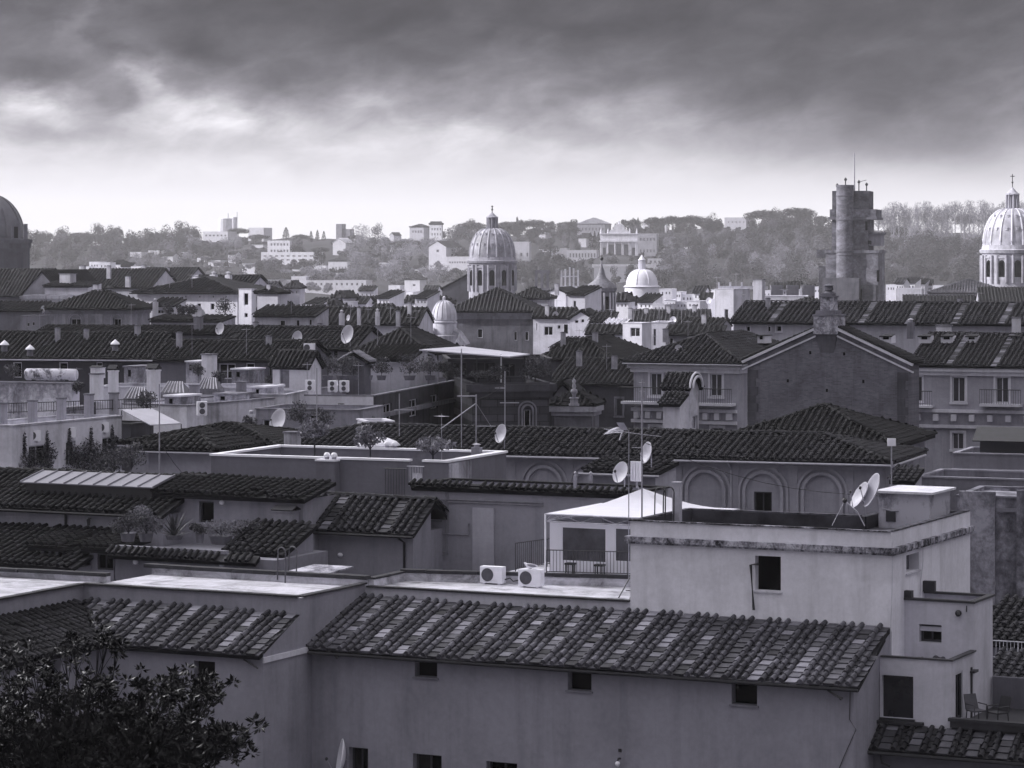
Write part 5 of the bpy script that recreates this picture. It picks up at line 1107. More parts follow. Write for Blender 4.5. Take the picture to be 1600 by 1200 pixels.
# chapel front with urn
cp = house('small_chapel', 'old stone chapel front with broken pediment, sloping side roofs and mouldings', 'chapel', 866, 925, 634, 196.0, yaw=12, px2=936, roof='hip', wall=STONED, rm=TILE, pyr=612, cornice=.35, cm=STONE, tp=.4, tc=.45)
house('chapel_gable', 'small pale-edged gable behind the stone chapel front', 'chapel', 866, 893, 618, 201.0, yaw=8, d=5, roof='gabley', wall=STONED, rm=TILE, pyr=596)
p = W(897, 634, 194); c = thing('stone_urn', 'tall stone urn finial on a pedestal at the chapel front', 'urn', (p.x, p.y, p.z)); u = 194 / FPX
b = MB(); b.box(-8 * u, -.3, 0, 8 * u, .3, 3 * u); b.box(-6 * u, -.25, 3.05 * u, 6 * u, .25, 11 * u); b.box(-7 * u, -.3, 11.05 * u, 7 * u, .3, 13 * u); b.build('pedestal', STONE, c)
b = MB(); b.smooth = True; b.lathe([(.001, 13 * u), (3 * u, 13 * u), (2.5 * u, 17 * u), (5.5 * u, 21 * u), (5 * u, 25 * u), (2 * u, 27 * u), (3.5 * u, 30 * u), (2 * u, 35 * u), (3.2 * u, 39 * u), (.001, 43 * u)], 14); b.build('urn', STONE, c)
house('tile_house_behind_chapel', 'dark house with a broad tile roof and one shuttered window behind the chapel urn', 'house', 860, 992, 600, 214.0, yaw=14, d=12, roof='gable', wall=plaster(.07, .3), rm=tilemat(.016, .09), pyr=562, tp=.36, tc=.45, wins=((962, 622, 973, 650), (898, 625, 906, 650)), style='surround', fm=STONED, pm=SHUT)
house('dark_jumble_house', 'dark crumbling tile roof between the chapel and the square block', 'house', 842, 960, 562, 236.0, yaw=16, d=14, roof='hip', pyr=528, rm=TILED, wall=plaster(.07, .3), tp=.4, tc=.5)
house('dark_attic_house', 'small dark attic with two tiny windows above the crumbling tile roof', 'house', 862, 905, 546, 243.0, yaw=16, d=6, roof='shed', H=.8, rm=TILED, wall=plaster(.16, .3), wins=((868, 549, 874, 558), (889, 550, 895, 559)), style='plain', pm=DARK)
# aedicule before the palazzo
ae = house('roof_aedicule', 'small weathered bell-cote with its own little tile roof in front of the palazzo windows', 'bell-cote', 1040, 1078, 608, 166.0, yaw=26, px2=1092, roof='gable', wall=plaster(.55, .6), rm=TILE, H=.8, tp=.28, tc=.3, lod=0, rwins=((1082, 650, 1090, 672),), style='plain', pm=STONED)
fr = ae['fr']; b = MB()
for k, r in enumerate((.95, .72)):
    pts = [(ae['d'] / 2 + r * math.cos(math.pi * i / 12), ae['z'] + .1 + r * .9 * math.sin(math.pi * i / 12)) for i in range(13)]
    b.tube([(ae['w'] + .12 + .1 * k, y, z) for y, z in pts], .07, 5)
b.build('arch_rings', SURR, ae['h'])
house('aedicule_annex', 'tiny white box with a tile lid attached to the bell-cote', 'annex', 1036, 1062, 632, 163.5, yaw=26, px2=1068, roof='shed', H=.6, wall=plaster(.6, .3), rm=TILE, tp=.28, tc=.3, lod=0)
# long tile roofs in the middle
TR2 = tilemat(.016, .10)
house('long_roofed_house', 'long dark tile roof with two dishes in the middle distance', 'house', 338, 552, 545, 214.0, yaw=14, d=9, roof='gable', pyr=512, rm=TR2, wall=plaster(.3, .3), tp=.36, tc=.45, wins=((520, 548, 528, 560),), style='plain', pm=DARK)
house('hip_roofed_house', 'tile roof with a pale hip ridge left of the small ribbed dome', 'house', 556, 668, 553, 208.0, yaw=14, px2=716, roof='hip', pyr=514, rm=TR2, wall=plaster(.3, .3), tp=.36, tc=.45, wins=((640, 560, 652, 580),), style='plain', pm=DARK)
dish('pale satellite dish left of the other one on the long middle tile roof', W(466, 529, 205), .5, -40, 12, pole=.6); dish('bigger pale satellite dish near the right end of the long middle tile roof', W(545, 523, 204), .62, -45, 14, pole=.8)
house('low_tile_house', 'tile roof sloping forward behind the little white hut', 'house', 243, 470, 563, 196.0, yaw=10, d=8, roof='gable', pyr=534, rm=TR2, wall=plaster(.13, .3), tp=.36, tc=.45, wins=((342, 568, 368, 592), (384, 567, 398, 592), (420, 570, 424, 590)), style='plain', pm=DARK)
house('white_hut', 'little white roof hut with a tile roof and a grey shuttered door', 'hut', 426, 482, 575, 181.0, yaw=26, px2=502, roof='gable', H=.95, rm=TR2, wall=WW, tp=.32, tc=.4, lod=0, wins=((437, 577, 452, 606),), style='plain', pm=plain('grey_shutter', .22), fm=GREY, ov=.2)
house('shed_kiosk', 'small dark gable-roofed kiosk among the terrace plants right of the white hut', 'kiosk', 536, 570, 566, 190.0, yaw=20, px2=576, roof='gabley', H=.6, rm=plain('zinc_roof', .2), wall=plaster(.12, .3))
house('shed_annex', 'low pale annex with a lean-to roof behind the terrace plants', 'annex', 572, 640, 562, 196.0, yaw=12, px2=668, roof='shed', H=.8, rm=TILED, wall=plaster(.45, .3), wins=((590, 566, 600, 582),), style='plain', pm=OFFWHITE)
h = ac_unit('white air conditioner on the roof edge just right of the tile roof behind the hut', 0, 0, 0, fans=1, wd=.7, ht=.55, fr=Frame(482, 190, 20)); h.location = W(482, 551, 190)
# left row
house('vented_roof_house', 'long dark tile roof with three round vents along the left edge', 'house', -40, 238, 560, 206.0, yaw=10, d=9, roof='gable', pyr=521, rm=TR2, wall=plaster(.06, .3), tp=.36, tc=.45, wins=((20, 566, 34, 590), (92, 566, 106, 592), (150, 566, 160, 592)), style='plain', pm=DARK, gutter=plain('pale_gutter', .42, .5))
house('rear_ridge_house', 'thin strip of tile roof just behind the long left roof', 'house', 62, 366, 521, 226.0, yaw=6, d=6, roof='gable', pyr=511, rm=TR2, wall=plaster(.2, .3), tp=.4, tc=.5)
for k, (px, y0) in enumerate(((7, 531), (47, 538), (180, 530))):
    p = W(px, y0 + 18, 203); c = thing('roof_vent', 'round white-capped vent on the long left roof, ' + ('leftmost', 'middle', 'rightmost')[k] + ' of three', 'vent', (p.x, p.y, p.z)); b = MB(); b.lathe([(.001, 0), (.22, 0), (.22, .45), (.001, .45)], 10); b.build('pipe', STONED, c); b = MB(); b.lathe([(.34, .45), (.30, .55), (.02, .8), (.001, .8)], 12); b.build('cap', WHITE, c)
tk = house('tank_house', 'stained plaster roof house carrying a big round water tank at the left edge', 'house', -30, 112, 598, 178.0, yaw=20, px2=124, roof='flat', wall=grimy('stained_pale_render', .14, .6, .6, .36, .55, .5), parap=.05, cm=STONED)
p = W(80, 597, 179); c = thing('water_tank', 'big white cylindrical water tank with a peeling top lying on the stained roof house', 'tank', (p.x, p.y, p.z + .08), R(-12)); b = MB(); b.smooth = True; b.lathe([(.001, -1.7), (.30, -1.68), (.37, -1.6), (.37, 1.6), (.30, 1.68), (.001, 1.7)], 20); b.v = [(z, y, x + .39) for x, y, z in b.v]; b.build('drum', grimy('peeling_tank', .1, .62, .8, .42, .5), c); b = MB(); b.box(-1.2, -.25, 0, -1.0, .25, .08); b.box(1.0, -.25, 0, 1.2, .25, .08); b.build('cradle', IRON, c)
iv = house('ivy_house', 'pale house at the left edge with dark doors and ivy climbing its long right side', 'house', -60, 19, 664, 141.0, yaw=26, px2=190, roof='flat', wall=plaster(.6, .35), parap=.5, cm=STONE, rwins=((45, 697, 73, 728), (103, 690, 118, 728), (160, 684, 182, 716)), style='plain', pm=DARK)
pts = []
for k in range(26):
    tq = random.uniform(.8, iv['d'] - .5); zq = iv['z'] - random.uniform(1.3, 2.9); pts.append(blobpts(260, (iv['w'] + .08, tq, zq), (.12, .75, .6), .1))
for k in range(5): tq = (k + .5) * iv['d'] / 5; pts.append(blobpts(200, (iv['w'] + .06, tq, iv['z'] - 1.0), (.08, .12, .7), .1))
iy = leaf_mesh('ivy', np.concatenate(pts), .13, BUSHM, None); iy.location = iv['h'].location; iy.rotation_euler = iv['h'].rotation_euler
tag(iy, 'dark ivy climbing between the doors on the pale house at the left edge', 'ivy', kind='stuff')
b = MB(); b.box(iv['w'] + .003, 1.0, 20, iv['w'] + 2.2, iv['d'] - 2.5, iv['z'] - 3.2); b.box(iv['w'] + 2.1, 1.0, iv['z'] - 3.199, iv['w'] + 2.2, iv['d'] - 3, iv['z'] - 2.5); b.build('balcony', plaster(.48, .5), iv['h'])
for k, (px, py) in enumerate(((53, 684), (108, 679), (160, 671))):
    tq, zq = iv['fr'].on_s(px, py, iv['w']); o = ac_unit('white air conditioner on the ivy house wall, ' + ('leftmost', 'middle', 'rightmost')[k] + ' of three', 0, 0, 0, wd=.7, ht=.5, fr=iv['fr'], rz=R(60)); o.location = iv['fr'].world(iv['w'] + .02, tq, zq - .2)
for k, (px, y0, y1) in enumerate(((4, 628, 672), (51, 624, 656), (96, 620, 650), (139, 614, 646), (178, 612, 640))): chimney('thick square-capped chimney along the ivy house roof edge, ' + ('first', 'second', 'third', 'fourth', 'fifth')[k] + ' from left', px, y0, y1, 142 + k * 2.3, 12, 'flat', plaster(.34, .4))
fr = Frame(0, 146, -64); railing('grey_railing', 'thin dark railing along the ivy house roof terrace behind the thick chimneys', Frame(-10, 147, 26 - 62), (0, 0), (9.5, 0), zat(648, 147), .55, .14, .014)
p = W(190, 640, 156); c = thing('sloping_awning', 'white sloping awning over a dark opening right of the ivy house', 'awning', p); b = MB(); b.slab([(0, 0, 0), (1.7, -1.2, -.75), (3.3, -.6, -.7), (1.5, 1.0, .02)], (0, -.3, 1), .05); b.build('cloth', plain('awning_cloth', .46, .6, .3, 0, .2, .5), c)
for x, y, z in ((0, 0, 0), (1.7, -1.2, -.75), (3.3, -.6, -.7)): b = MB(); b.tube([(x, y, z - .05), (x, y, -2.4)], .03, 5); b.build('post', IRON, c)
house('shadowed_arch_house', 'dark recessed house front under the white sloping awning', 'house', 150, 205, 662, 158.0, yaw=26, d=5, px2=240, wall=plaster(.06, .3), cm=IRON)
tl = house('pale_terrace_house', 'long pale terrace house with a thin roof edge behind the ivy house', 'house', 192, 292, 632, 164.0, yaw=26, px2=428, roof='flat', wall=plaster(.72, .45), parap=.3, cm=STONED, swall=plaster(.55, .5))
house('rear_terrace_house', 'pale low terrace wall behind the small glass roof lights', 'house', 150, 420, 606, 176.0, yaw=6, d=5, wall=plaster(.55, .5), parap=.3, cm=STONE)
house('low_curved_terrace', 'pale low terrace building between the pale terrace house and the white terrace wall', 'building', 336, 446, 617, 172.0, yaw=10, d=5, wall=plaster(.62, .5), parap=.2, cm=STONE)
house('court_wall_house', 'dim plastered house front with climbing plants below the white terrace wall', 'house', 400, 560, 640, 165.0, yaw=14, d=5, wall=plaster(.28, .4), parap=.2, cm=STONED, wins=((410, 655, 424, 672), (483, 648, 500, 690)), style='plain', pm=DARK)
for k, (px, py, w_) in enumerate(((217, 622, 40), (276, 613, 42), (329, 607, 36))):
    p = W(px, py, 168 + k * 3); u = (168 + k * 3) / FPX; a = w_ * u / 2; c = thing('glass_skylight', 'small pitched glass roof light with pale ribs, ' + ('left', 'middle', 'right')[k] + ' of three', 'skylight', p, R(-26)); b = MB(); hz = 17 * u
    b.face([(-a, -a * .6, 0), (a, -a * .6, 0), (a * .5, 0, hz), (-a * .7, 0, hz)]); b.face([(a, a * .6, 0), (-a, a * .6, 0), (-a * .7, 0, hz), (a * .5, 0, hz)]); b.face([(a, -a * .6, 0), (a, a * .6, 0), (a * .5, 0, hz)]); b.face([(-a, a * .6, 0), (-a, -a * .6, 0), (-a * .7, 0, hz)]); b.build('glass', plain('skylight_glass', .12, .2, .5), c); b = MB()
    for i in range(7): f_ = i / 6; b.tube([(-a + 2 * a * f_, -a * .61, .01), (-a * .7 + 1.2 * a * f_, -.01, hz + .01)], .035, 4)
    b.build('ribs', OFFWHITE, c); b = MB(); b.box(-a * 1.02, -a * .62, -.35, a * 1.02, a * .62, -.003); b.build('curb', STONED, c)
for px, y0, y1, w_, Y, cp_, lb in ((240, 568, 620, 17, 172, 'tile', 'tall pale chimney with a little tile gable cap right of the water tank'), (327, 552, 592, 19, 190, 'flat', 'tall broad pale chimney block before the lower left tile roof'), (151, 582, 620, 17, 173, 'flat', 'pale chimney block just right of the water tank'), (177, 570, 616, 13, 174, 'tile', 'darker chimney with a tile cap between the water tank and the tall pale chimney'), (304, 600, 624, 13, 170, 'flat', 'short square chimney between two glass roof lights'), (377, 595, 616, 13, 172, 'flat', 'short square chimney at the right of the glass roof lights'), (153, 571, 583, 18, 176, 'tile', 'small tile-lidded chimney head behind the pale chimney block'), (310, 494, 528, 12, 226, 'flat', 'tall chimney on the strip of tile roof behind the long left roof'), (393, 640, 668, 9, 158, 'pot', 'white round-capped flue left of the tilted dish')): chimney(lb, px, y0, y1, Y, w_, cp_, WW if 'pale' in lb or 'white' in lb else MW)
dish('large pale satellite dish tilted left, above the arcade roof left of the potted trees', W(437, 659, 152), .62, -48, 20, pole=.6)
dish('pale satellite dish on the thin tile roof strip at left', W(345, 514, 224), .45, -40, 14, pole=.5)
o = ac_unit('white two-fan air conditioner on the end of the pale terrace house', 0, 0, 0, fans=2, wd=.55, ht=.75, fr=Frame(316, 160, 26), rz=R(40)); o.location = W(316, 650, 160)

for k, px in enumerate((632, 652, 671, 694)):
    p = W(px, 692, 172 + k * 2.2); c = thing('pale_pillar', 'pale stained pillar under the dark terrace facade, %s of four' % ('leftmost', 'second', 'third', 'rightmost')[k], 'pillar', (p.x, p.y, p.z - .5), R(-12)); u = .0385; b = MB(); b.box(-5.5 * u, 0, 0, 5.5 * u, .5, 32 * u); b.build('shaft', grimy('pillar_render', .12, .5, .8, .4, .56, .5), c); b = MB(); b.box(-7 * u, -.08, 32.05 * u, 7 * u, .6, 36 * u); b.build('capital', STONED, c)
house('low_white_parapet', 'low clean white parapet corner before the dark terrace facade', 'building', 572, 615, 660, 158.0, yaw=-14, d=2.5, wall=plaster(.62, .3), parap=.3)
for k, (px, py, Y, r, wh) in enumerate(((392, 668, 158, .55, 'beside the white round-capped flue'), (470, 664, 163, .9, 'below the white terrace wall, left of the slim pillar'), (505, 668, 163, .8, 'below the white terrace wall, close to the slim pillar'), (565, 672, 166, .8, 'below the white terrace wall, right of the slim pillar'), (228, 640, 158, .7, 'at the top of the sloping awning'), (345, 600, 178, .6, 'beside the tall broad chimney block'), (310, 588, 182, .6, 'behind the middle glass roof light'), (120, 616, 176, .5, 'at the right foot of the water tank'), (425, 606, 182, .5, 'at the left foot of the white hut'), (205, 735, 139, 1.0, 'below the ivy house balcony, right end'), (178, 738, 140, .9, 'below the ivy house balcony, middle'), (20, 590, 196, .8, 'behind the water tank at the left edge'))): bush('dark terrace shrub ' + wh, px, py, Y, (r, r * .8, r * .8), BUSHM, n=300, leaf=.14, stem=.1)
for k, (px, py, Y, w_, hp) in enumerate(((270, 632, 164, 30, 12), (352, 626, 170, 40, 9), (405, 616, 174, 26, 10), (100, 648, 150, 22, 9), (300, 580, 192, 22, 14), (440, 590, 184, 20, 13), (375, 590, 190, 30, 12), (205, 590, 188, 26, 16))):
    p = W(px, py, Y); u = Y / FPX; c = thing('terrace_hut', 'low stained roof hut among the left terraces, ' + ('by the two-fan air conditioner', 'between two square chimneys', 'under the slim poles', 'behind the thick chimneys', 'left of the broad chimney block', 'left of the white hut', 'right of the broad chimney block', 'behind the tall pale chimney')[k], 'hut', (p.x, p.y, p.z), R(-24)); b = MB(); b.box(-w_ * u / 2, 0, -1.5, w_ * u / 2, 2.2, hp * u); b.build('wall', grimy('hut_render_%d' % (k % 3), .08 + .05 * (k % 3), .32 + .12 * (k % 3), .7, .38, .56, .5), c)
    b = MB(); b.box(-w_ * u * .54, -.12, hp * u + .002, w_ * u * .54, 2.3, hp * u + .1); b.build('roof_slab', STONED if k % 2 else OFFWHITE, c); b = MB(); b.box(-w_ * u * .2, -.03, hp * u * .1, -w_ * u * .02, -.002, hp * u * .75); b.build('door', DARK, c)
# ================================================================== FAR CITY (about 300 to 700 m)
FT = tilemat(.012, .07); FTM = tilemat(.03, .14); FK = dict(tp=.55, tc=.7, rm=FT)
DOMEM = plain('dome_lead', .36, .55, .35, 0, .35, .5); DOMEW = plain('pale_dome', .58, .6, .3, 0, .12, .5); DRUM = plaster(.40, .45, 'stone'); DRUMD = plaster(.14, .3, 'stone')
def dome(name, label, px, Y, foot, drum_top, r_drum, d_base, r_dome, d_top, lant=None, fin=None, mat=None, wall=None, ribs=16, nwin=12, pil=True, cornice=True, dormers=0, group=None, steep=1.0, rmat=None):
    """all heights are photo rows, radii photo pixels at distance Y"""
    u = Y / FPX; mat = mat or DOMEM; wall = wall or DRUM; rmat = rmat or mat
    p = W(px, foot, Y); Z = lambda py: (foot - py) * u
    c = thing(name, label, 'dome', (p.x, p.y, p.z), 0, group)
    R_ = r_drum * u; b = MB(); b.smooth = True
    b.lathe([(R_, -12), (R_, Z(drum_top))], 48); b.smooth = False
    b.build('drum', wall, c)
    if pil:
        b = MB(); zt = Z(drum_top); nw = max(6, nwin)
        for k in range(nw):
            for q in (-.42, .42):
                a = 2 * math.pi * (k + .5 + q * .5) / nw
                b.cyl(math.sin(a) * R_ * 1.03, -math.cos(a) * R_ * 1.03, 0, zt * .96, R_ * .045, 8)
        b.build('columns', wall, c)
        for k in range(nw):
            a = 2 * math.pi * k / nw
            if math.cos(a) < -.2: continue
            b = MB(); ws, wh = R_ * .11, zt * .27; cx, cy = math.sin(a) * R_, -math.cos(a) * R_; tx, ty = math.cos(a), math.sin(a)
            fr_ = MB()
            fr_.cbox((cx, cy, zt * .48), (ws * 2.9, .12, wh * 2.7), a); fr_.cbox((cx + math.sin(a) * .1, cy - math.cos(a) * .1, zt * .48 + wh * 1.5), (ws * 3.2, .3, wh * .25), a); f_ = fr_.build('window', wall, c)
            pts = [(-ws, -wh), (ws, -wh), (ws, wh * .75)] + [(ws * math.cos(t_), wh * .75 + ws * math.sin(t_)) for t_ in (.8, 1.57, 2.3)] + [(-ws, wh * .75)]
            off = .075; b.face([(cx + math.sin(a) * off + tx * x, cy - math.cos(a) * off + ty * x, zt * .48 + z) for x, z in pts]); b.build('pane', DARK, f_)
    if cornice:
        b = MB(); b.smooth = False; z0, z1 = Z(drum_top), Z(d_base)
        b.lathe([(R_, z0), (R_ * 1.07, z0 + (z1 - z0) * .1), (R_ * 1.10, z0 + (z1 - z0) * .45), (R_ * 1.02, z0 + (z1 - z0) * .55), (R_ * .99, z1), (r_dome * u, z1 + .01)], 48); b.build('cornice', wall, c)
    rd = r_dome * u; z0, z1 = Z(d_base), Z(d_top); rl = (lant[1] if lant else .5) * u * .95; n = 14
    prof = []
    for i in range(n + 1):
        t_ = (math.pi / 2) * i / n
        prof.append((rl + (rd - rl) * math.cos(t_) ** (.92 * steep), z0 + (z1 - z0) * math.sin(t_)))
    b = MB(); b.smooth = True; b.lathe(prof, 64); b.build('shell', mat, c)
    if ribs:
        b = MB()
        for k in range(ribs):
            a = 2 * math.pi * (k + .5) / ribs
            b.tube([(r * 1.008 * math.cos(a), r * 1.008 * math.sin(a), z + .03) for r, z in prof], [max(.04, .034 * r) for r, z in prof], 5, False)
        b.build('ribs', rmat, c)
    if dormers:
        for k in range(ribs):
            a = 2 * math.pi * k / ribs
            if math.cos(a) < .1: continue
            for i_ in (4, 8): r, z = prof[i_]; b = MB(); b.cbox((math.sin(a) * r, -math.cos(a) * r, z), (rd * .065, rd * .07, rd * .08), a); b.cbox((math.sin(a) * r * 1.01, -math.cos(a) * r * 1.01, z + rd * .05), (rd * .085, rd * .08, rd * .02), a); b.build('dormer', rmat, c)
    if lant:
        lt, lr = lant; lr *= u; zc = z1 + (Z(lt) - z1) * .62; zt = Z(lt)
        b = MB(); b.lathe([(lr * 1.05, z1 - .2), (lr * 1.1, z1), (lr * .6, z1 + .02), (lr * .6, zc), (lr * 1.05, zc + .01), (lr * 1.05, zc + lr * .2), (lr * .8, zc + lr * .35), (lr * .55, zc + (zt - zc) * .5), (lr * .2, zt - (zt - zc) * .2), (.03, zt)], 20); b.build('lantern', wall, c)
        b = MB()
        for k in range(8): a = 2 * math.pi * k / 8; b.cyl(math.cos(a) * lr * .88, math.sin(a) * lr * .88, z1, zc, lr * .14, 6)
        b.build('lantern_columns', wall, c)
        if fin:
            zf = Z(fin); b = MB(); b.tube([(0, 0, zt - .1), (0, 0, zf)], .09, 5); b.ball((0, 0, zt + (zf - zt) * .35), .42 * max(.4, u * 4), 8); L = (zf - zt) * .17; b.tube([(-L, 0, zf - L), (L, 0, zf - L)], .08, 4); b.build('finial', IRON, c)
    return c
dome('ribbed_church_dome', 'ribbed lead dome with a slim lantern on a tall dark drum, mid skyline', 769, 560, 455, 412, 36.5, 402, 36, 357, (331, 9), 321, plain('streaked_lead', .25, .55, .3, 0, .6, .45), plaster(.30, .45, 'stone'), dormers=1, rmat=plain('rib_lead', .38, .5, .3, 0, .3, .6))
dome('great_church_dome', 'great pale ribbed dome with paired columns and pedimented windows at the right edge', 1582, 600, 442, 397, 47, 383, 45, 326, (292, 10.5), 272, plain('great_dome_lead', .34, .55, .35, 0, .5, .45), plaster(.42, .5, 'stone'), dormers=1, rmat=plain('great_rib_lead', .6, .5, .3, 0, .25, .6))
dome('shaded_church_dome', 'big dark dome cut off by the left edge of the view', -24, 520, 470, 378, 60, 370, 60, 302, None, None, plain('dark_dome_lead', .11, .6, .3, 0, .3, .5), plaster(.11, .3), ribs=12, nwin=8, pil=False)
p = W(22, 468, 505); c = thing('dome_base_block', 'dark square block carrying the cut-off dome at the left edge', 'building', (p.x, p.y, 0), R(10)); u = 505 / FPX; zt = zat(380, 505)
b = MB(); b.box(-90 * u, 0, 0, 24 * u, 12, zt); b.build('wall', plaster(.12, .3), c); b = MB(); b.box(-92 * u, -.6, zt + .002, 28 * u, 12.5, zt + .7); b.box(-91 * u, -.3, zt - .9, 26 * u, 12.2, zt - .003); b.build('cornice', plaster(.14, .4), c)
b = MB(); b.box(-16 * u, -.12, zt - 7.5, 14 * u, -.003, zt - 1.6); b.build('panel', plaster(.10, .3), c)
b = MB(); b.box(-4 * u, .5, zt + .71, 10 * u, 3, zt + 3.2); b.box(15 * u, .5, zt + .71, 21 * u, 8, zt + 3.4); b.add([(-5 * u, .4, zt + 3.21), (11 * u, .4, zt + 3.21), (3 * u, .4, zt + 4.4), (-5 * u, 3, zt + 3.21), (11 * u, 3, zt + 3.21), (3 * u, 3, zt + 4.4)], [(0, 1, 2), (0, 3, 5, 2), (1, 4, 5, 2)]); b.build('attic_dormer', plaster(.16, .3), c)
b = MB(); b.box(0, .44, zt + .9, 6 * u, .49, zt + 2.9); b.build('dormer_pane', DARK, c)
dome('white_dome', 'smooth white dome with a small white lantern below the wooded hill', 1003, 720, 462, 449, 27, 446, 25, 421, (398, 5.5), None, DOMEW, DOMEW, ribs=8, nwin=8, pil=False)
dome('small_ribbed_dome', 'small pale ribbed turret dome before the dark square block', 694, 330, 524, 505, 19, 500, 20, 470, (462, 2.5), None, plain('turret_lead', .42, .55, .3, 0, .25, .8), plaster(.5, .35, 'stone'), ribs=16, nwin=8, pil=False)
b = MB(); p = W(694, 524, 330); u = 330 / FPX
c = thing('turret_buttress', 'curved stone scrolls at the foot of the small ribbed dome', 'buttress', (p.x, p.y, p.z))
for sx in (-1, 1): b.tube([(sx * 15 * u, -1, 8 * u), (sx * 24 * u, -1, 3 * u), (sx * 33 * u, -1, -8 * u), (sx * 35 * u, -1, -14 * u)], [.5, .45, .4, .5], 6)
b.lathe([(26 * u, -16 * u), (26 * u, 0), (20 * u, 1 * u)], 16); b.build('scroll', STONE, c)
p = W(718, 540, 322); c = thing('spirelet', 'little bell-shaped stone cap right of the small ribbed dome', 'spirelet', p); u = 322 / FPX; b = MB(); b.smooth = True; b.lathe([(9 * u, -8 * u), (9 * u, 0), (7 * u, 6 * u), (3 * u, 12 * u), (.5 * u, 20 * u), (.02, 21 * u)], 14); b.build('cap', STONE, c)
# square block below the central dome
sq = house('square_stained_block', 'square dark stained block with a low pyramid tile roof below the central dome', 'building', 706, 834, 487, 375.0, yaw=6, d=11, roof='hip', wall=plaster(.13, .6), rm=FT, pyr=451, tp=.5, tc=.6, ov=.8, wins=((746, 514, 754, 528), (803, 518, 808, 532), (820, 518, 826, 532)), style='plain', pm=DARK, cornice=.5, cm=plaster(.2, .4))
house('dark_gable_nave', 'dark gabled church end with pale sloping edges at the left foot of the central dome', 'church', 691, 790, 452, 572.0, yaw=4, d=5, roof='gabley', pyr=424, **FK, wall=plaster(.09, .3))
# loggia pavilion
lg = house('loggia_pavilion', 'old stone pavilion with a wide hip roof and two dark arched openings', 'pavilion', 81, 206, 483, 338.0, yaw=8, d=8, roof='hip', wall=plaster(.24, .5, 'stone'), rm=FT, pyr=455, tp=.45, tc=.55, ov=.7, wins=((110, 498, 126, 520), (177, 498, 189, 520)), style='plain', pm=DARK, rec=.5, cornice=.3, cm=plaster(.2, .4))
b = MB()
for cx, r in ((118, 8.5), (183, 6.5)): arch(b, lg['fr'], cx, r, 492, 0, .25, foot=520)
for px in (83, 100, 135, 158, 197, 204): s, z = lg['fr'].on_t(px, 485); b.box(s - .2, -.1, 18, s + .2, -.003, z)
b.build('pilasters', plaster(.3, .5, 'stone'), lg['h'])
# list of roofs and fronts
def H(*a, **k):
    kk = dict(FK); kk.update(k); return house(*a, **kk)
WL = plaster(.52, .35)
H('church_gable_house', 'dark church roof with a pale-edged gable end at the left, below the big dark dome', 'church', 36, 95, 460, 430, d=14, yaw=20, roof='gabley', pyr=423, wall=plaster(.2, .3), wins=((72, 438, 80, 446),), style='plain', pm=DARK)
H('church_nave', 'long dark church roof running off the left edge below the dark dome', 'church', -90, 62, 463, 445, d=14, yaw=10, roof='gable', pyr=421, wall=plaster(.14, .3), wins=((0, 470, 6, 486),), style='plain', pm=DARK)
H('pale_low_house', 'low pale wall with a little tile roof right of the church gable', 'house', 70, 138, 448, 415, d=6, yaw=10, roof='shed', wall=plaster(.5, .3), H=.6)
H('pale_cornice_house', 'pale house with a toothed cornice below the church gable', 'house', 36, 120, 462, 400, d=8, yaw=8, roof='flat', wall=plaster(.42, .4), cm=STONE, wins=((51, 474, 58, 482),), style='plain', pm=DARK, cornice=.4)
H('dark_left_house', 'dark flat house left of the stone pavilion', 'house', -20, 62, 486, 350, d=6, yaw=8, roof='shed', wall=plaster(.16, .4), H=1.0)
H('grey_left_house', 'grey plastered house with two tiny windows beside the stone pavilion', 'house', 32, 80, 494, 340, d=6, yaw=8, roof='flat', wall=plaster(.22, .4), cm=STONED, wins=((42, 504, 46, 510), (50, 503, 54, 509)), style='plain', pm=DARK)
H('dark_roof_terrace_house', 'dark tile roofs stepping down behind the stone pavilion', 'house', 118, 236, 450, 460, d=14, yaw=12, roof='gable', pyr=421, wall=plaster(.4, .3))
H('ridge_roof_house', 'long dark roof with skylights on the left, under the sunlit white terraces', 'house', 205, 292, 440, 520, d=14, yaw=10, roof='gable', pyr=419, wall=plaster(.4, .3))
H('white_walled_palazzo', 'white walled palazzo with a big dark hip roof and small square windows', 'palazzo', 214, 371, 458, 385, d=16, yaw=16, roof='hip', pyr=434, wall=plaster(.60, .2), wins=((308, 474, 314, 484), (329, 474, 335, 484), (350, 473, 356, 484), (289, 462, 291, 465), (311, 462, 313, 465), (332, 462, 334, 465), (352, 462, 354, 465)), style='plain', pm=DARK, ov=.8)
H('arched_belfry_wall', 'pale wall with one tall arched window at the right end of the white walled palazzo', 'belfry', 373, 393, 452, 378, d=5, yaw=20, px2=400, roof='flat', wall=plaster(.62, .2), cm=STONE, wins=((381, 458, 388, 477), (382, 489, 387, 496)), style='plain', pm=DARK)
H('chimney_roof_house', 'dark roof with three tall pale chimneys behind the white walled palazzo', 'house', 298, 392, 448, 410, d=8, yaw=14, roof='gable', pyr=431, wall=plaster(.4, .3))
for px, y0, y1, w_, k in ((307, 430, 440, 10, 'left'), (334, 424, 446, 10, 'middle'), (357, 424, 449, 9, 'right')): chimney('tall pale chimney behind the white walled palazzo, %s of three' % k, px, y0, y1, 402, w_, 'pot', plaster(.5, .3))
chimney('broad pale chimney block above the church gable at left', 106, 427, 443, 418, 20, 'flat', plaster(.5, .3))
H('plant_roof_house', 'low house crowded with chimneys and roof plants right of the stone pavilion', 'house', 236, 345, 502, 322, d=6, yaw=10, roof='shed', H=.5, wall=plaster(.3, .4))
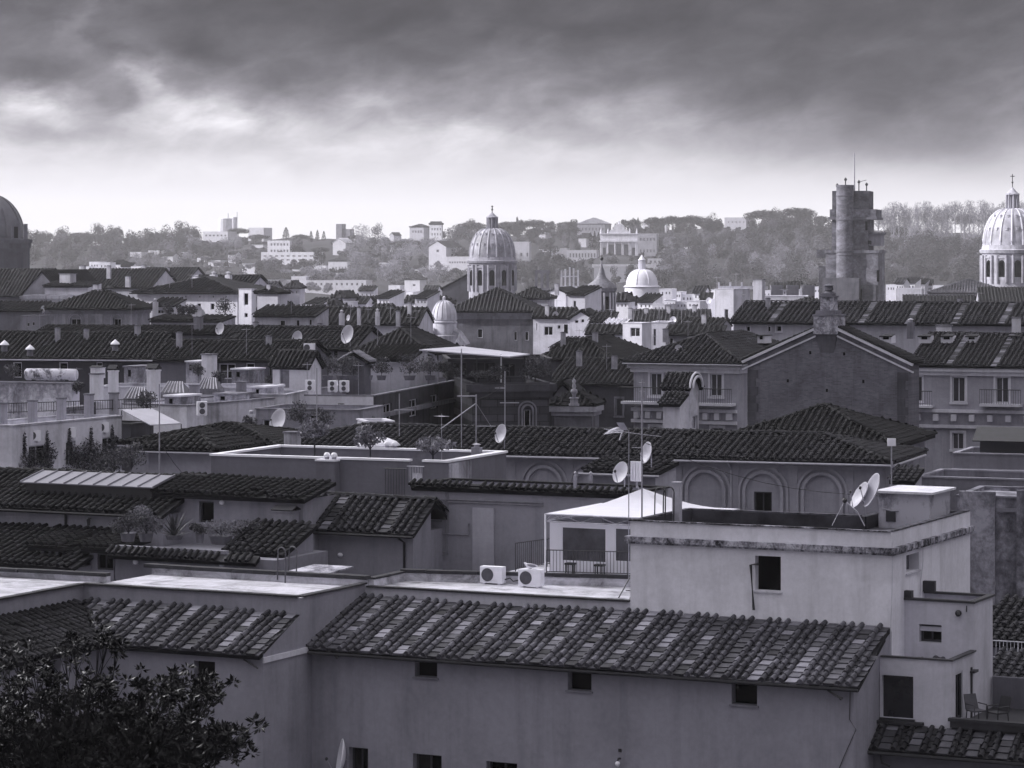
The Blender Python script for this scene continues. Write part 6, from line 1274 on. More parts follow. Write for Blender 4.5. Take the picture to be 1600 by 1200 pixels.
H('curved_stair_house', 'white curved-top roof house right of the stone pavilion', 'house', 238, 272, 478, 345, d=5, yaw=10, roof='shed', H=.8, wall=plaster(.6, .3), wins=((246, 484, 256, 490),), style='plain', pm=DARK)
for k, (px, y0, y1) in enumerate(((272, 497, 514), (316, 483, 498), (243, 466, 490))): chimney('slim pale chimney among the roof plants, ' + ('nearest', 'middle', 'leftmost')[k], px, y0, y1, 325 + k, 7, 'pot', plaster(.55, .3))
for k, (px, py, r) in enumerate(((352, 492, 1.3), (300, 490, .9), (286, 492, .8), (262, 492, .8))): bush('dark roof shrub right of the stone pavilion, ' + ('biggest and rightmost', 'second from right', 'third from right', 'leftmost')[k], px, py, 322, (r, r * .8, r), BUSHM, n=220, leaf=.25)
H('plain_hip_house', 'plain grey house with a low hip roof right of the arched belfry', 'house', 402, 434, 458, 372, px2=449, yaw=22, roof='hip', pyr=450, wall=plaster(.45, .2), wins=((436, 472, 443, 486),) and (), style='plain')
H('dim_terrace_house', 'dim house with a pale window bay left of the long dark roof', 'house', 398, 492, 494, 300, d=7, yaw=8, roof='shed', H=.9, wall=plaster(.42, .4), wins=((437, 500, 446, 512), (463, 500, 468, 510), (483, 499, 487, 508)), style='plain', pm=DARK)
H('long_dark_roof_house', 'long dark plain roof with pale slender chimneys left of the small ribbed dome', 'house', 480, 654, 507, 316, d=12, yaw=6, roof='gable', pyr=482, wall=plaster(.5, .3), rm=TILED)
for px, y0, y1, w_, cp_, k in ((534, 484, 508, 7, 'pot', 'tall pale chimney with a round stone cap on the long dark roof'), (561, 480, 504, 5, 'flat', 'slim pale chimney in the middle of the long dark roof'), (590, 482, 504, 6, 'pot', 'tall pale chimney with a bulging top on the long dark roof')): chimney(k, px, y0, y1, 314, w_, cp_, plaster(.5, .3))
H('white_shuttered_house', 'white house with dark arched door right of the square block', 'house', 833, 892, 497, 352, d=7, yaw=10, roof='gable', pyr=482, wall=WL, wins=((850, 510, 864, 524), (871, 508, 876, 514), (838, 505, 839, 516)), style='plain', pm=DARK)
H('white_gabled_house', 'small white gabled house with a dark slit window right of the white shuttered house', 'house', 891, 925, 499, 348, d=8, yaw=10, roof='gabley', pyr=485, wall=WL, wins=((898, 500, 904, 505), (908, 491, 913, 504), (880, 506, 888, 522)), style='plain', pm=DARK)
H('dormer_roof_house', 'small roof with a pale dormer right of the white gabled house', 'house', 922, 955, 503, 345, d=6, yaw=10, roof='shed', H=1.1, wall=plaster(.6, .3), wins=((926, 496, 934, 504),) and (), style='plain')
H('small_awning_house', 'small house with a white sloped awning on dark planting in front of it', 'house', 945, 975, 508, 340, d=5, yaw=10, roof='shed', H=.6, rm=WHITE, wall=plaster(.15, .3))
H('pale_terrace_block', 'pale house with a wide dark window and roof terrace behind the palazzo wing', 'house', 973, 1003, 505, 322, px2=1018, yaw=24, roof='flat', wall=plaster(.6, .2), wins=((985, 512, 1000, 526),), style='plain', pm=GLASS, parap=.5)
H('pale_side_block', 'pale tall narrow house with dark shutters right of the pale roof terrace', 'house', 1018, 1044, 504, 326, d=6, yaw=10, roof='flat', wall=plaster(.5, .2), wins=((1021, 514, 1025, 540), (1036, 514, 1042, 526)), style='plain', pm=SHUT)
H('broad_tile_house', 'broad dark tile roof in front of the white dome', 'house', 985, 1106, 506, 400, d=12, yaw=6, roof='gable', pyr=485, rm=FTM, wall=plaster(.45, .3))
H('gable_side_house', 'low dark gabled roof left of the tall white house', 'house', 1058, 1126, 511, 360, d=8, yaw=14, roof='gable', pyr=498, wall=plaster(.3, .3))
H('dark_stair_house', 'dark little roof structure with a white lid among terraces', 'house', 1060, 1076, 515, 330, d=3, yaw=10, roof='flat', wall=plaster(.2, .3), cm=WHITE, wins=((1062, 519, 1066, 530),), style='plain', pm=DARK)
H('dark_rear_terraces', 'dark jumble of low terrace walls in front of the broad tile roof', 'house', 1040, 1128, 523, 310, d=7, yaw=8, roof='shed', H=.9, wall=plaster(.18, .4), wins=((1046, 528, 1052, 540), (1070, 530, 1078, 542)), style='plain', pm=DARK)
H('planted_wall_house', 'dark planted terrace between the white gabled house and the pale roof terrace', 'house', 915, 975, 522, 330, d=5, yaw=8, roof='shed', H=1.0, wall=plaster(.45, .5))
H('grey_mid_house', 'low grey house behind the white shuttered house', 'house', 800, 856, 467, 430, d=8, yaw=8, roof='hip', pyr=450, wall=plaster(.4, .4))
H('pediment_mid_house', 'pale house with a half gable left of the church lantern', 'house', 852, 884, 458, 450, d=8, yaw=20, roof='gabley', pyr=450, wall=plaster(.6, .2))
H('tall_mid_house', 'pale narrow house just left of the dark church lantern', 'house', 887, 914, 461, 440, d=8, yaw=20, roof='shed', H=1.2, wall=plaster(.5, .2), wins=((896, 470, 900, 480),), style='plain', pm=DARK)
H('white_tower_house', 'tall white house with one upright window left of the striped upper roof', 'house', 1117, 1146, 452, 420, px2=1172, yaw=26, roof='flat', wall=WL, wins=((1132, 483, 1138, 497),), style='frame', pm=GLASS, parap=.6)
H('white_side_house', 'white lower house attached left of the tall white house', 'house', 1106, 1120, 468, 426, d=6, yaw=20, roof='flat', wall=WL)
p = W(1122, 450, 424); c = thing('roof_balustrade', 'row of white posts and rail along the roof of the tall white house', 'balustrade', p); u = 424 / FPX; b = MB(); b.box(0, 0, -.2, 78 * u, .3, 3 * u)
for k in range(5): b.box((k * 18) * u, -.05, 3 * u, (k * 18 + 2.6) * u, .3, 9 * u)
b.build('balustrade', WL, c)
chimney('tall pale chimney shaft right of the tall white house', 1186, 436, 478, 415, 15, 'flat', plaster(.4, .3))
H('pale_long_house', 'long low white house between the tall white house and the brick tower', 'house', 1192, 1262, 463, 430, d=6, yaw=6, roof='flat', wall=WL)
H('dark_shadow_house', 'dark low roof in front of the long low white house', 'house', 1235, 1290, 476, 410, d=6, yaw=8, roof='hip', pyr=466, wall=plaster(.2, .4))
for k in range(3): p = W(1214 + k * 25, 459, 445); c = thing('arched_dormer', 'small dark arched roof opening above the long low white house, ' + ('left', 'middle', 'right')[k] + ' of three', 'dormer', p); b = MB(); b.lathe([(.75, 0), (.75, .1)], 10, a0=0, a1=math.pi); b.face([(.75 * math.cos(a), -.05, .75 * math.sin(a) + .4) for a in [math.pi * i / 8 for i in range(9)]] + [(-.75, -.05, -.6), (.75, -.05, -.6)]); b.box(-.9, .0, -.7, .9, 1.2, 1.3); b.build('opening', DRUMD, c)
# bell gables
p = W(850, 455, 540); u = 540 / FPX; c = thing('dark_bell_gable', 'dark bell gable with two narrow arched openings against the trees', 'bell gable', p); b = MB()
for x in (-13, -4, 5): b.box(x * u - 1.2 * u, 0, -8, x * u + 3 * u, 1, 28 * u)
b.box(-14.2 * u, .01, 28.05 * u, 9 * u, .99, 33 * u); b.box(-14.2 * u, .01, -8, 9 * u, .99, 5 * u); b.build('wall', plaster(.16, .3), c)
p = W(890, 455, 520); u = 520 / FPX; c = thing('twin_bell_tower', 'pale open twin bell tower standing left of the dark church lantern', 'bell tower', p); b = MB()
for x in (-14, -8, -1, 5, 12): b.box(x * u, 0, 8 * u, (x + 2.6) * u, .9, (38 - abs(x) * .4) * u)
b.box(-15 * u, -.3, -8, 12 * u, 1.6, 8 * u); b.box(-14 * u, .05, 22 * u, 14 * u, .85, 24 * u); b.build('wall', WL, c)
# church lantern turret
p = W(940, 497, 455); u = 455 / FPX; c = thing('church_lantern_turret', 'ornate dark church lantern with columns and a curved pagoda-like roof', 'church turret', p); b = MB(); b.lathe([(20 * u, -8), (20 * u, 40 * u), (24 * u, 43 * u), (24 * u, 47 * u), (20 * u, 48 * u)], 8); b.build('drum', plaster(.24, .5, 'stone'), c)
b = MB()
for k in range(8):
    a = 2 * math.pi * (k + .0) / 8
    for q in (-.16, .16): b.cyl(math.cos(a + q) * 21.5 * u, math.sin(a + q) * 21.5 * u, 4 * u, 40 * u, 1.5 * u, 8)
b.build('columns', plaster(.5, .4, 'stone'), c); b = MB()
for k in range(8):
    a = 2 * math.pi * (k + .5) / 8; b.cbox((math.cos(a) * 18.7 * u, math.sin(a) * 18.7 * u, 22 * u), (.3, 6.5 * u, 24 * u), a)
b.build('openings', DARK, c); b = MB(); b.smooth = True; b.lathe([(25 * u, 47 * u), (22 * u, 52 * u), (13 * u, 58 * u), (7 * u, 64 * u), (5 * u, 70 * u), (4.5 * u, 74 * u), (2 * u, 80 * u), (1.2 * u, 88 * u), (.02, 90 * u)], 16); b.build('curved_roof', plain('turret_lead_dark', .13, .6, .3, 0, .4), c)
b = MB(); b.ball((0, 0, 93 * u), .3, 8); b.tube([(0, 0, 90 * u), (0, 0, 98 * u)], .07, 5); b.build('finial', IRON, c)
# stepped brick tower
YT = 560.; u = YT / FPX; p = W(1330, 480, YT); c = thing('stepped_brick_tower', 'massive stepped brick tower with a round stair turret and masts, right of centre', 'tower', (p.x, p.y, p.z), R(-14)); BT = grimy('tower_masonry', .05, .24, .30, .34, .62, 1.6); BT2 = grimy('tower_dark_masonry', .03, .15, .35, .34, .62, 1.6); Zt = lambda py: (480 - py) * u
def tb_(name, x0, x1, y0, y1, d0, d1, mt=BT):
    b = MB(); b.box((x0 - 1330) * u, d0, Zt(y1), (x1 - 1330) * u, d1, Zt(y0)); return b.build(name, mt, c)
tb_('lower_stage', 1290, 1372, 395, 560, 0, 11); tb_('middle_stage', 1299, 1356, 343, 394.9, .6, 10); tb_('upper_left_block', 1299, 1312, 298, 342.8, 1, 6, BT2); tb_('upper_right_block', 1325, 1356, 298, 342.8, 1, 9, BT2)
tb_('gallery', 1296, 1368, 327, 339, .3, 10, BT); tb_('gallery_ledge', 1294, 1370, 339.1, 343, .0, 10.4, DRUMD); tb_('string_course', 1288.5, 1374, 391, 395.5, -.15, 11.2, STONED); tb_('right_lodge', 1352, 1374, 366, 384, 2, 8, plaster(.3, .3)); tb_('lodge_roof', 1350, 1377, 363, 366, 1.6, 8.4, STONED); tb_('annex', 1278, 1289, 416, 560, 1, 8, BT2); tb_('side_bay', 1274, 1288.5, 390, 403, 1.5, 6, BT2)
tb_('front_block', 1288, 1345, 434, 560, -3, -.01, plaster(.13, .4)); tb_('low_roof', 1350, 1370, 445, 560, -2, -.02, BT2)
b = MB(); b.smooth = True; b.lathe([(13.5 * u, -12), (13.5 * u, Zt(292))], 28, ((1320 - 1330) * u, .2, 0)); b.build('stair_turret', BT, c)
b = MB(); cx = (1320 - 1330) * u
for py in (305, 343, 392, 398): b.lathe([(13.6 * u, Zt(py + 2)), (14.3 * u, Zt(py + 1.8)), (14.3 * u, Zt(py)), (13.6 * u, Zt(py - .3))], 28, (cx, .2, 0))
b.lathe([(13.5 * u, Zt(292)), (14.2 * u, Zt(292)), (14.2 * u, Zt(289)), (.01, Zt(289))], 28, (cx, .2, 0)); b.build('turret_band', DRUMD, c)
b = MB(); b.tube([((1333 - 1330) * u, 2, Zt(300)), ((1333 - 1330) * u, 2, Zt(238))], [.16, .1], 6); b.build('flag_mast', GREY, c)
b = MB()
for px, y1, y0 in ((1319, 291, 277), (1306, 298, 286), (1340, 298, 281), (1352, 298, 285)): b.tube([((px - 1330) * u, 2, Zt(y1)), ((px - 1330) * u, 2, Zt(y0))], .12, 5); b.ball(((px - 1330) * u, 2, Zt(y0 + 3)), .3, 6)
b.tube([((1340 - 1330) * u, 2, Zt(284)), ((1352 - 1330) * u, 2, Zt(281))], .05, 4); b.build('aerials', IRON, c)
for px, y0, y1, w_ in ((1356, 376, 382, 5), (1361, 448, 474, 5), (1343, 452, 470, 4), (1363, 452, 468, 4), (1376 - 6, 422, 440, 4), (1352, 346, 360, 3)):
    b = MB(); b.box((px - 1330) * u, -.04 if y0 > 390 else .55, Zt(y1), (px + w_ - 1330) * u, .0, Zt(y0)); b.build('window', DARK, c)
# church roofs below the great dome
H('pale_nave_roof', 'pale sheet-metal church roof leading up to the great dome', 'church', 1452, 1572, 458, 560, d=20, yaw=10, roof='hip', pyr=437, rm=tilemat(.10, .3, 'lead_roof'), wall=plaster(.5, .3), wins=((1522, 462, 1528, 470),), style='plain', pm=DARK)
H('dark_transept_roof', 'dark tile roof in front of the great dome at the right edge', 'church', 1532, 1680, 474, 470, d=14, yaw=6, roof='gable', pyr=450, wall=plaster(.3, .3))
H('dark_pediment_house', 'dark gabled roof between the brick tower and the pale church roof', 'house', 1412, 1522, 472, 470, d=10, yaw=8, roof='gable', pyr=462, wall=plaster(.2, .3))
H('sunlit_low_house', 'small sunlit white houses right of the brick tower', 'house', 1400, 1440, 451, 640, d=8, yaw=12, roof='flat', wall=WL)

# ---- small roof clutter of the middle distance
AER = None
for k, (px, py, Y, hp) in enumerate(((62, 513, 228, 22), (150, 510, 235, 20), (205, 498, 330, 24), (265, 452, 385, 20), (300, 446, 385, 18), (420, 455, 372, 16), (455, 490, 300, 22), (505, 500, 316, 20), (548, 503, 316, 26), (575, 500, 316, 18), (610, 503, 316, 24), (650, 502, 316, 18), (385, 538, 196, 26), (300, 534, 196, 30), (590, 520, 208, 26), (642, 516, 208, 22), (870, 486, 352, 18), (915, 490, 348, 20), (955, 500, 345, 18), (990, 506, 322, 24), (1030, 505, 326, 26), (1065, 502, 360, 20), (1095, 492, 400, 22), (1160, 478, 238, 20), (1225, 476, 238, 26), (1382, 476, 238, 18), (1450, 476, 238, 24), (1530, 476, 238, 20), (1075, 528, 206, 28), (1020, 545, 206, 22), (905, 540, 238, 26), (948, 568, 216, 30), (860, 468, 430, 18), (1120, 450, 422, 18), (1150, 448, 424, 22), (480, 600, 178, 34), (560, 598, 186, 30), (610, 590, 190, 26), (355, 605, 176, 28), (120, 600, 178, 26), (690, 690, 127, 44))):
    p = W(px, py, Y); hh = hp * Y / FPX
    if AER is None:
        AER = thing('television_aerial', 'thin television aerial on a short mast among the middle rooftops', 'aerial', (0, 0, 0), 0, 'aerials on the middle rooftops')
        b = MB(); b.tube([(0, 0, -.8), (0, 0, 1)], .018, 4); b.build('mast', GREY, AER)
        b = MB(); b.tube([(-.3, 0, .9), (.3, 0, .9)], .012, 4)
        for x in (-.28, -.14, 0, .14, .28): b.tube([(x, -.22, .9), (x, .22, .9)], .009, 3)
        b.build('elements', GREY, AER); o = AER
    else: o = copy_tree(AER)
    o.location = p; k_ = max(1.0, Y / 230); o.scale = (k_, k_, hh); o.rotation_euler = (0, 0, random.uniform(-1.2, 1.2))
CHM = None
for k, (px, py, Y, hp, wp) in enumerate(((130, 428, 455, 12, 7), (170, 425, 458, 9, 6), (225, 424, 520, 9, 6), (262, 424, 520, 8, 5), (200, 440, 440, 10, 7), (150, 452, 400, 9, 8), (420, 452, 372, 10, 6), (640, 488, 318, 14, 6), (510, 486, 318, 10, 6), (622, 500, 314, 14, 6), (855, 487, 352, 9, 6), (870, 452, 430, 9, 6), (985, 490, 400, 10, 6), (1010, 488, 404, 8, 6), (1045, 487, 404, 12, 6), (1085, 486, 404, 9, 6), (1100, 500, 360, 10, 7), (930, 532, 238, 14, 8), (880, 530, 238, 12, 7), (905, 560, 216, 15, 8), (960, 566, 216, 12, 8), (1040, 524, 208, 12, 8), (1200, 476, 238, 10, 7), (1340, 476, 238, 9, 7), (1500, 476, 238, 11, 8), (280, 536, 198, 15, 8), (420, 536, 198, 12, 8), (400, 516, 218, 12, 7), (500, 516, 218, 11, 7), (620, 520, 210, 12, 7), (90, 523, 208, 12, 7), (135, 523, 208, 10, 7), (215, 523, 208, 14, 8))):
    p = W(px, py, Y); u = Y / FPX
    if CHM is None:
        CHM = thing('roof_chimney', 'small plastered chimney with a flat cap on the middle rooftops', 'chimney', (0, 0, 0), 0, 'small chimneys on the middle rooftops')
        b = MB(); b.box(-.5, -.4, -1, .5, .4, .86); b.build('shaft', plaster(.42, .4), CHM); b = MB(); b.box(-.6, -.5, .862, .6, .5, .93); b.box(-.4, -.3, .932, .4, .3, 1.0); b.build('cap', STONED, CHM); o = CHM
    else: o = copy_tree(CHM)
    o.location = p; o.scale = (wp * u, wp * u, hp * u * random.uniform(.8, 1.2)); o.rotation_euler = (0, 0, R(-18))
for px, py, Y, r, lb in ((1108, 470, 425, .6, 'small dish on the white side house left of the tall white house'), (868, 492, 352, .5, 'small dish on the roof of the white shuttered house'), (1052, 500, 330, .5, 'small dish behind the pale tall narrow house'), (68, 484, 350, .6, 'dish on the dark flat house left of the stone pavilion'), (307, 487, 325, .9, 'large pale dish among the roof plants right of the stone pavilion'), (545, 497, 316, .45, 'tiny dish beside the tall round-capped chimney on the long dark roof'), (1060, 545, 203, .35, 'small dish low on the left palazzo roof')): dish(lb, W(px, py, Y), r * .75, random.uniform(-60, 20), 12, pole=.7)
def wire(label, pts, r=.008):
    q = [W(*p) for p in pts]; b = MB(); path = []
    for i in range(9): f_ = i / 8; v = q[0].lerp(q[1], f_); v.z -= math.sin(math.pi * f_) * (q[1] - q[0]).length * .05; path.append(v)
    b.tube(path, r, 4); o = b.build('cable', IRON); tag(o, label, 'cable', None, 'thing')
wire('thin cable sagging from the walled terrace towards the skylight pole', ((335, 768, 126), (249, 690, 117)), .014); wire('thin cable sagging between the stayed aerial pole and the right-hand bare pole', ((744, 625, 141), (789, 600, 142)), .016); wire('thin cable from the tall antenna mast down to the roof box', ((1003, 690, 95.3), (1375, 775, 98)), .01)
# ================================================================== GROUND, HILL, WOODS, FAR HOUSES, HAZE
RIDGE = [(-400, 389), (0, 387), (150, 385), (250, 381), (350, 374), (450, 373), (550, 376), (650, 379), (720, 371), (800, 367), (900, 363), (1000, 361), (1100, 359), (1180, 354), (1260, 352), (1340, 362), (1420, 368), (1600, 366), (2000, 366)]
YR = 2000.0
def terr(px, Y):
    py = np.interp(px, [a for a, _ in RIDGE], [b for _, b in RIDGE]); zr = EYE - (py - HY) * YR / FPX
    t_ = min(1.0, max(0.0, (Y - 950) / (YR - 950))); t_ = t_ ** 1.15
    return -1.5 + (zr + 1.5) * t_
def hillY(px, py):
    best = 990.
    for Y in np.arange(980, YR, 6.):
        if HY + (EYE - terr(px, Y)) * FPX / Y <= py: return float(Y)
        best = Y
    return float(best)
nx, ny = 90, 46; vs = []; fs = []
for j in range(ny):
    Y = 940 + (2500 - 940) * j / (ny - 1)
    for i in range(nx):
        px = -420 + 2440 * i / (nx - 1); z = terr(px, Y) + (math.sin(px * .05 + Y * .01) * 1.2 + math.sin(px * .017 - Y * .02) * 1.5) * min(1, (Y - 940) / 200)
        vs.append(((px - 800) * Y / FPX, Y, z))
for j in range(ny - 1):
    for i in range(nx - 1): fs.append((j * nx + i, j * nx + i + 1, (j + 1) * nx + i + 1, (j + 1) * nx + i))
b = MB(); b.smooth = True; b.add(vs, fs); o = b.build('hill', plain('hill_undergrowth', .03, .95, .1, 0, .5, .03)); tag(o, kind='structure')
b = MB(); b.box(-1150, -140, -.6, 1150, 2520, -.05); o = b.build('ground', plain('street_ground', .06, .95, .1, 0, .4, .1)); tag(o, kind='structure')

# ---- trees
def woodmat(name, lo, hi, transl=.1, scale=.045):
    m, g = newmat(name); oc = g.n('ShaderNodeTexCoord', out=3); n1 = g.noise(oc, scale, 3.0, .6)
    rnd = g.n('ShaderNodeNewGeometry', out='Random Per Island'); orn = g.n('ShaderNodeObjectInfo', out='Random')
    f = g.m('ADD', g.m('MULTIPLY', rnd, .15), g.m('MULTIPLY', g.n('ShaderNodeMapRange', Value=n1, From_Min=.35, From_Max=.65), .85))
    c = g.ramp(f, [(0.0, C(lo)), (1.0, C(hi))]); k = g.n('ShaderNodeMapRange', Value=orn, To_Min=.8, To_Max=1.25); c = g.mix(c, g.n('ShaderNodeCombineColor', Red=k, Green=k, Blue=k), 1.0, 'MULTIPLY')
    s = g.t.nodes.new('ShaderNodeBsdfPrincipled'); g.put(s.inputs['Base Color'], c); s.inputs['Roughness'].default_value = .8; s.inputs['Specular IOR Level'].default_value = .15
    tr = g.n('ShaderNodeBsdfTranslucent', Color=c); g.n('ShaderNodeOutputMaterial', Surface=g.n('ShaderNodeMixShader', i0=transl, i1=s.outputs[0], i2=tr)); return m
EVER = woodmat('evergreen_leaf', .012, .045); MIDW = woodmat('mixed_leaf', .03, .10); PALEW = woodmat('bare_twig', .10, .24); PINEL = woodmat('pine_leaf', .006, .018)
def leafquads(c, size, aspect=1.6, flat=0.0):
    c = np.asarray(c, float); n = len(c); nr = None
    if c.shape[1] == 6: nr = c[:, 3:] + RNG.normal(size=(n, 3)) * .22; nr[:, 2] += .15; nr /= np.linalg.norm(nr, axis=1)[:, None]; c = c[:, :3]
    a = RNG.normal(size=(n, 3)); a[:, 2] *= (1 - flat)
    if nr is not None: a = np.cross(nr, a)
    a /= np.linalg.norm(a, axis=1)[:, None]
    b = np.cross(a, nr if nr is not None else RNG.normal(size=(n, 3))); b /= np.linalg.norm(b, axis=1)[:, None]; s = size * RNG.uniform(.6, 1.35, (n, 1))
    return np.stack([c - a * s * .5, c + b * s * .5 / aspect, c + a * s * .5, c - b * s * .5 / aspect], 1).reshape(-1, 3)
def crown_round(w, h, n=420, lobes=9):
    pts = []
    for k in range(lobes):
        a = RNG.uniform(0, 6.28); q = RNG.uniform(.15, .62); z = RNG.uniform(.3, .95)
        r = RNG.uniform(.28, .46)
        pts.append(blobpts(n // lobes, (w / 2 * q * math.cos(a), w / 2 * q * math.sin(a), h * z * .85), (w / 2 * r * 1.2, w / 2 * r * 1.2, h * r * .6), .75, True))
    return np.concatenate(pts)
def crown_pine(w, h, n=900, lobes=16):
    pts = []
    for k in range(lobes):
        a = k * 2.4; q = math.sqrt((k + .5) / lobes) * .8
        pts.append(blobpts(n // lobes, (w / 2 * q * math.cos(a), w / 2 * q * math.sin(a), h * (.62 + .22 * (1 - q * q) + RNG.uniform(-.03, .03))), (w * .19, w * .19, h * .17), .7, True))
    return np.concatenate(pts)
def crown_spire(w, h, n=420):
    z = RNG.random(n) ** .8; r = w / 2 * (1 - z) ** .7 * (.55 + .45 * RNG.random(n)); a = RNG.uniform(0, 6.28, n)
    return np.stack([r * np.cos(a), r * np.sin(a), h * (.06 + .94 * z)], 1)
def qmesh(name, V, mat):
    me = bpy.data.meshes.new(name); n = len(V); me.vertices.add(n); me.vertices.foreach_set('co', np.ascontiguousarray(V, dtype=np.float32).ravel())
    me.loops.add(n); me.loops.foreach_set('vertex_index', np.arange(n, dtype=np.int32)); me.polygons.add(n // 4)
    me.polygons.foreach_set('loop_start', np.arange(0, n, 4, dtype=np.int32)); me.polygons.foreach_set('loop_total', np.full(n // 4, 4, dtype=np.int32))
    me.materials.append(mat); me.update(calc_edges=True); return me
def trunkmesh(kind, h, w):
    b = MB()
    if kind == 'pine':
        b.tube([(0, 0, -1), (.15, .1, h * .4), (-.1, 0, h * .68)], [.5, .38, .28], 6)
        for k in range(9): a = k * 2.4; b.tube([(-.05, 0, h * (.55 + .02 * (k % 4))), (w * .2 * math.cos(a), w * .2 * math.sin(a), h * .74), (w * .38 * math.cos(a), w * .38 * math.sin(a), h * .84)], [.2, .12, .05], 4)
    elif kind == 'bare':
        b.tube([(0, 0, -1), (.2, 0, h * .45), (0, .1, h * .75), (.1, 0, h * .95)], [.45, .32, .2, .06], 6)
        for k in range(16):
            a = k * 2.4; z0 = h * (.32 + .035 * k); L = h * .3 * (1 - .35 * (k / 16)); b.tube([(0.1, 0, z0), (L * .45 * math.cos(a), L * .45 * math.sin(a), z0 + L * .55), (L * .6 * math.cos(a + .2), L * .6 * math.sin(a + .2), z0 + L)], [.16, .10, .04], 4)
    else: b.tube([(0, 0, -1), (.1, 0, h * .3), (0, .1, h * .7)], [.35, .28, .12], 6)
    me = bpy.data.meshes.new('trunk'); me.from_pydata(b.v, [], b.f); me.materials.append(plain('pale_bark', .26, .9, .1, 0, .3, 1) if kind == 'bare' else BARK); me.update(); return me
PROTO = {}
for kind, cnt in (('pine', 3), ('round', 3), ('spire', 2), ('bare', 3)):
    for i in range(cnt):
        w_, h_ = {'pine': (16, 17), 'round': (12, 13), 'spire': (4.5, 15), 'bare': (9, 24)}[kind]
        pts = {'pine': lambda: crown_pine(w_, h_, 2600, 18 + i), 'round': lambda: crown_round(w_, h_, 700), 'spire': lambda: crown_spire(w_, h_, 520), 'bare': lambda: crown_round(w_, h_ * .62, 900, 14)[:, :3] + np.array([0, 0, h_ * .42])}[kind]()
        V = leafquads(pts, {'pine': .85, 'round': .9, 'spire': .75, 'bare': 1.5}[kind], {'bare': 9.0}.get(kind, 1.6), {'pine': .5}.get(kind, 0))
        PROTO.setdefault(kind, []).append((trunkmesh(kind, h_, w_), qmesh('crown', V, {'pine': PINEL, 'round': MIDW, 'spire': EVER, 'bare': PALEW}[kind]), w_, h_))
def tree(kind, name, label, px, top, hw, base, i=0, group=None, mat=None):
    tm, cm_, w_, h_ = PROTO[kind][i % len(PROTO[kind])]; Y = hillY(px, base); u = Y / FPX
    z = terr(px, Y); c = thing(name, label, 'tree', ((px - 800) * u, Y, z), RNG.uniform(0, 6.28), group)
    H_ = max(3., (zat(top, Y) - z)); sw = 2 * hw * u / w_; sw *= 1.15 if kind == 'pine' else 1; c.scale = (sw, sw, H_ / h_)
    for nm, me in (('trunk', tm), ('crown', cm_)):
        o = bpy.data.objects.new(nm, me); COL.objects.link(o); o.parent = c
        if mat and nm == 'crown': o.material_slots[0].link = 'OBJECT'; o.material_slots[0].material = mat
    return c
PN = [(62, 371, 12, 388, 'umbrella pine just right of the cut-off dark dome'), (124, 363, 17, 386, 'broad umbrella pine, left of a touching pair on the left skyline'), (150, 366, 17, 387, 'umbrella pine, right of a touching pair on the left skyline'),
      (98, 372, 12, 388, 'low umbrella pine left of the touching pair on the left skyline'), (372, 356, 16, 378, 'dark umbrella pine right of the white twin round towers'), (316, 378, 12, 396, 'low umbrella pine below the white twin round towers'), (352, 384, 14, 400, 'flat umbrella pine in front of the white houses at left'), (404, 366, 16, 384, 'umbrella pine at the skyline left of the white apartment block'),
      (432, 378, 12, 396, 'small umbrella pine just above the white apartment block'), (556, 367, 12, 384, 'umbrella pine right of the small skyline castle tower'), (642, 375, 22, 408, 'big dark umbrella pine standing alone left of the hillside church'), (736, 347, 24, 375, 'wide umbrella pine on the skyline left of the central dome'),
      (795, 346, 22, 374, 'wide umbrella pine on the skyline right of the central dome'), (834, 343, 22, 372, 'umbrella pine on the skyline left of the long ridge villa'), (885, 346, 17, 372, 'umbrella pine on the skyline touching the long ridge villa'), (890, 352, 15, 380, 'umbrella pine in front of the long ridge villa'), (836, 356, 16, 382, 'umbrella pine below the skyline pines right of the central dome'),
      (990, 343, 13, 366, 'umbrella pine just right of the fountain facade top'), (1022, 339, 15, 368, 'umbrella pine, first of the dark clump right of the fountain facade'), (1050, 337, 16, 370, 'umbrella pine, second of the dark clump right of the fountain facade'), (1082, 336, 22, 372, 'broadest umbrella pine of the dark clump right of the fountain facade'), (1112, 345, 16, 374, 'umbrella pine at the right end of the dark clump'),
      (1192, 328, 27, 362, 'big umbrella pine right of the crenellated ridge villa'), (1246, 324, 27, 360, 'tallest umbrella pine left of the brick tower'), (1282, 337, 14, 364, 'umbrella pine half hidden by the brick tower'), (1216, 345, 18, 376, 'umbrella pine below the two big pines left of the brick tower'), (1400, 352, 16, 392, 'dark umbrella pine right of the brick tower'), (1508, 334, 16, 372, 'dark umbrella pine among the bare trees left of the great dome'),
      (470, 366, 14, 384, 'umbrella pine behind the white apartment block'), (500, 386, 14, 404, 'dark umbrella pine right of the white apartment block'), (330, 392, 13, 408, 'umbrella pine low on the slope left of the white apartments'), (575, 395, 13, 412, 'ragged dark pine among the pale trees')]
for i, (px, top, hw, base, lb) in enumerate(PN): tree('pine', 'umbrella_pine', lb, px, top, hw, base, i, 'umbrella pines on the hill')
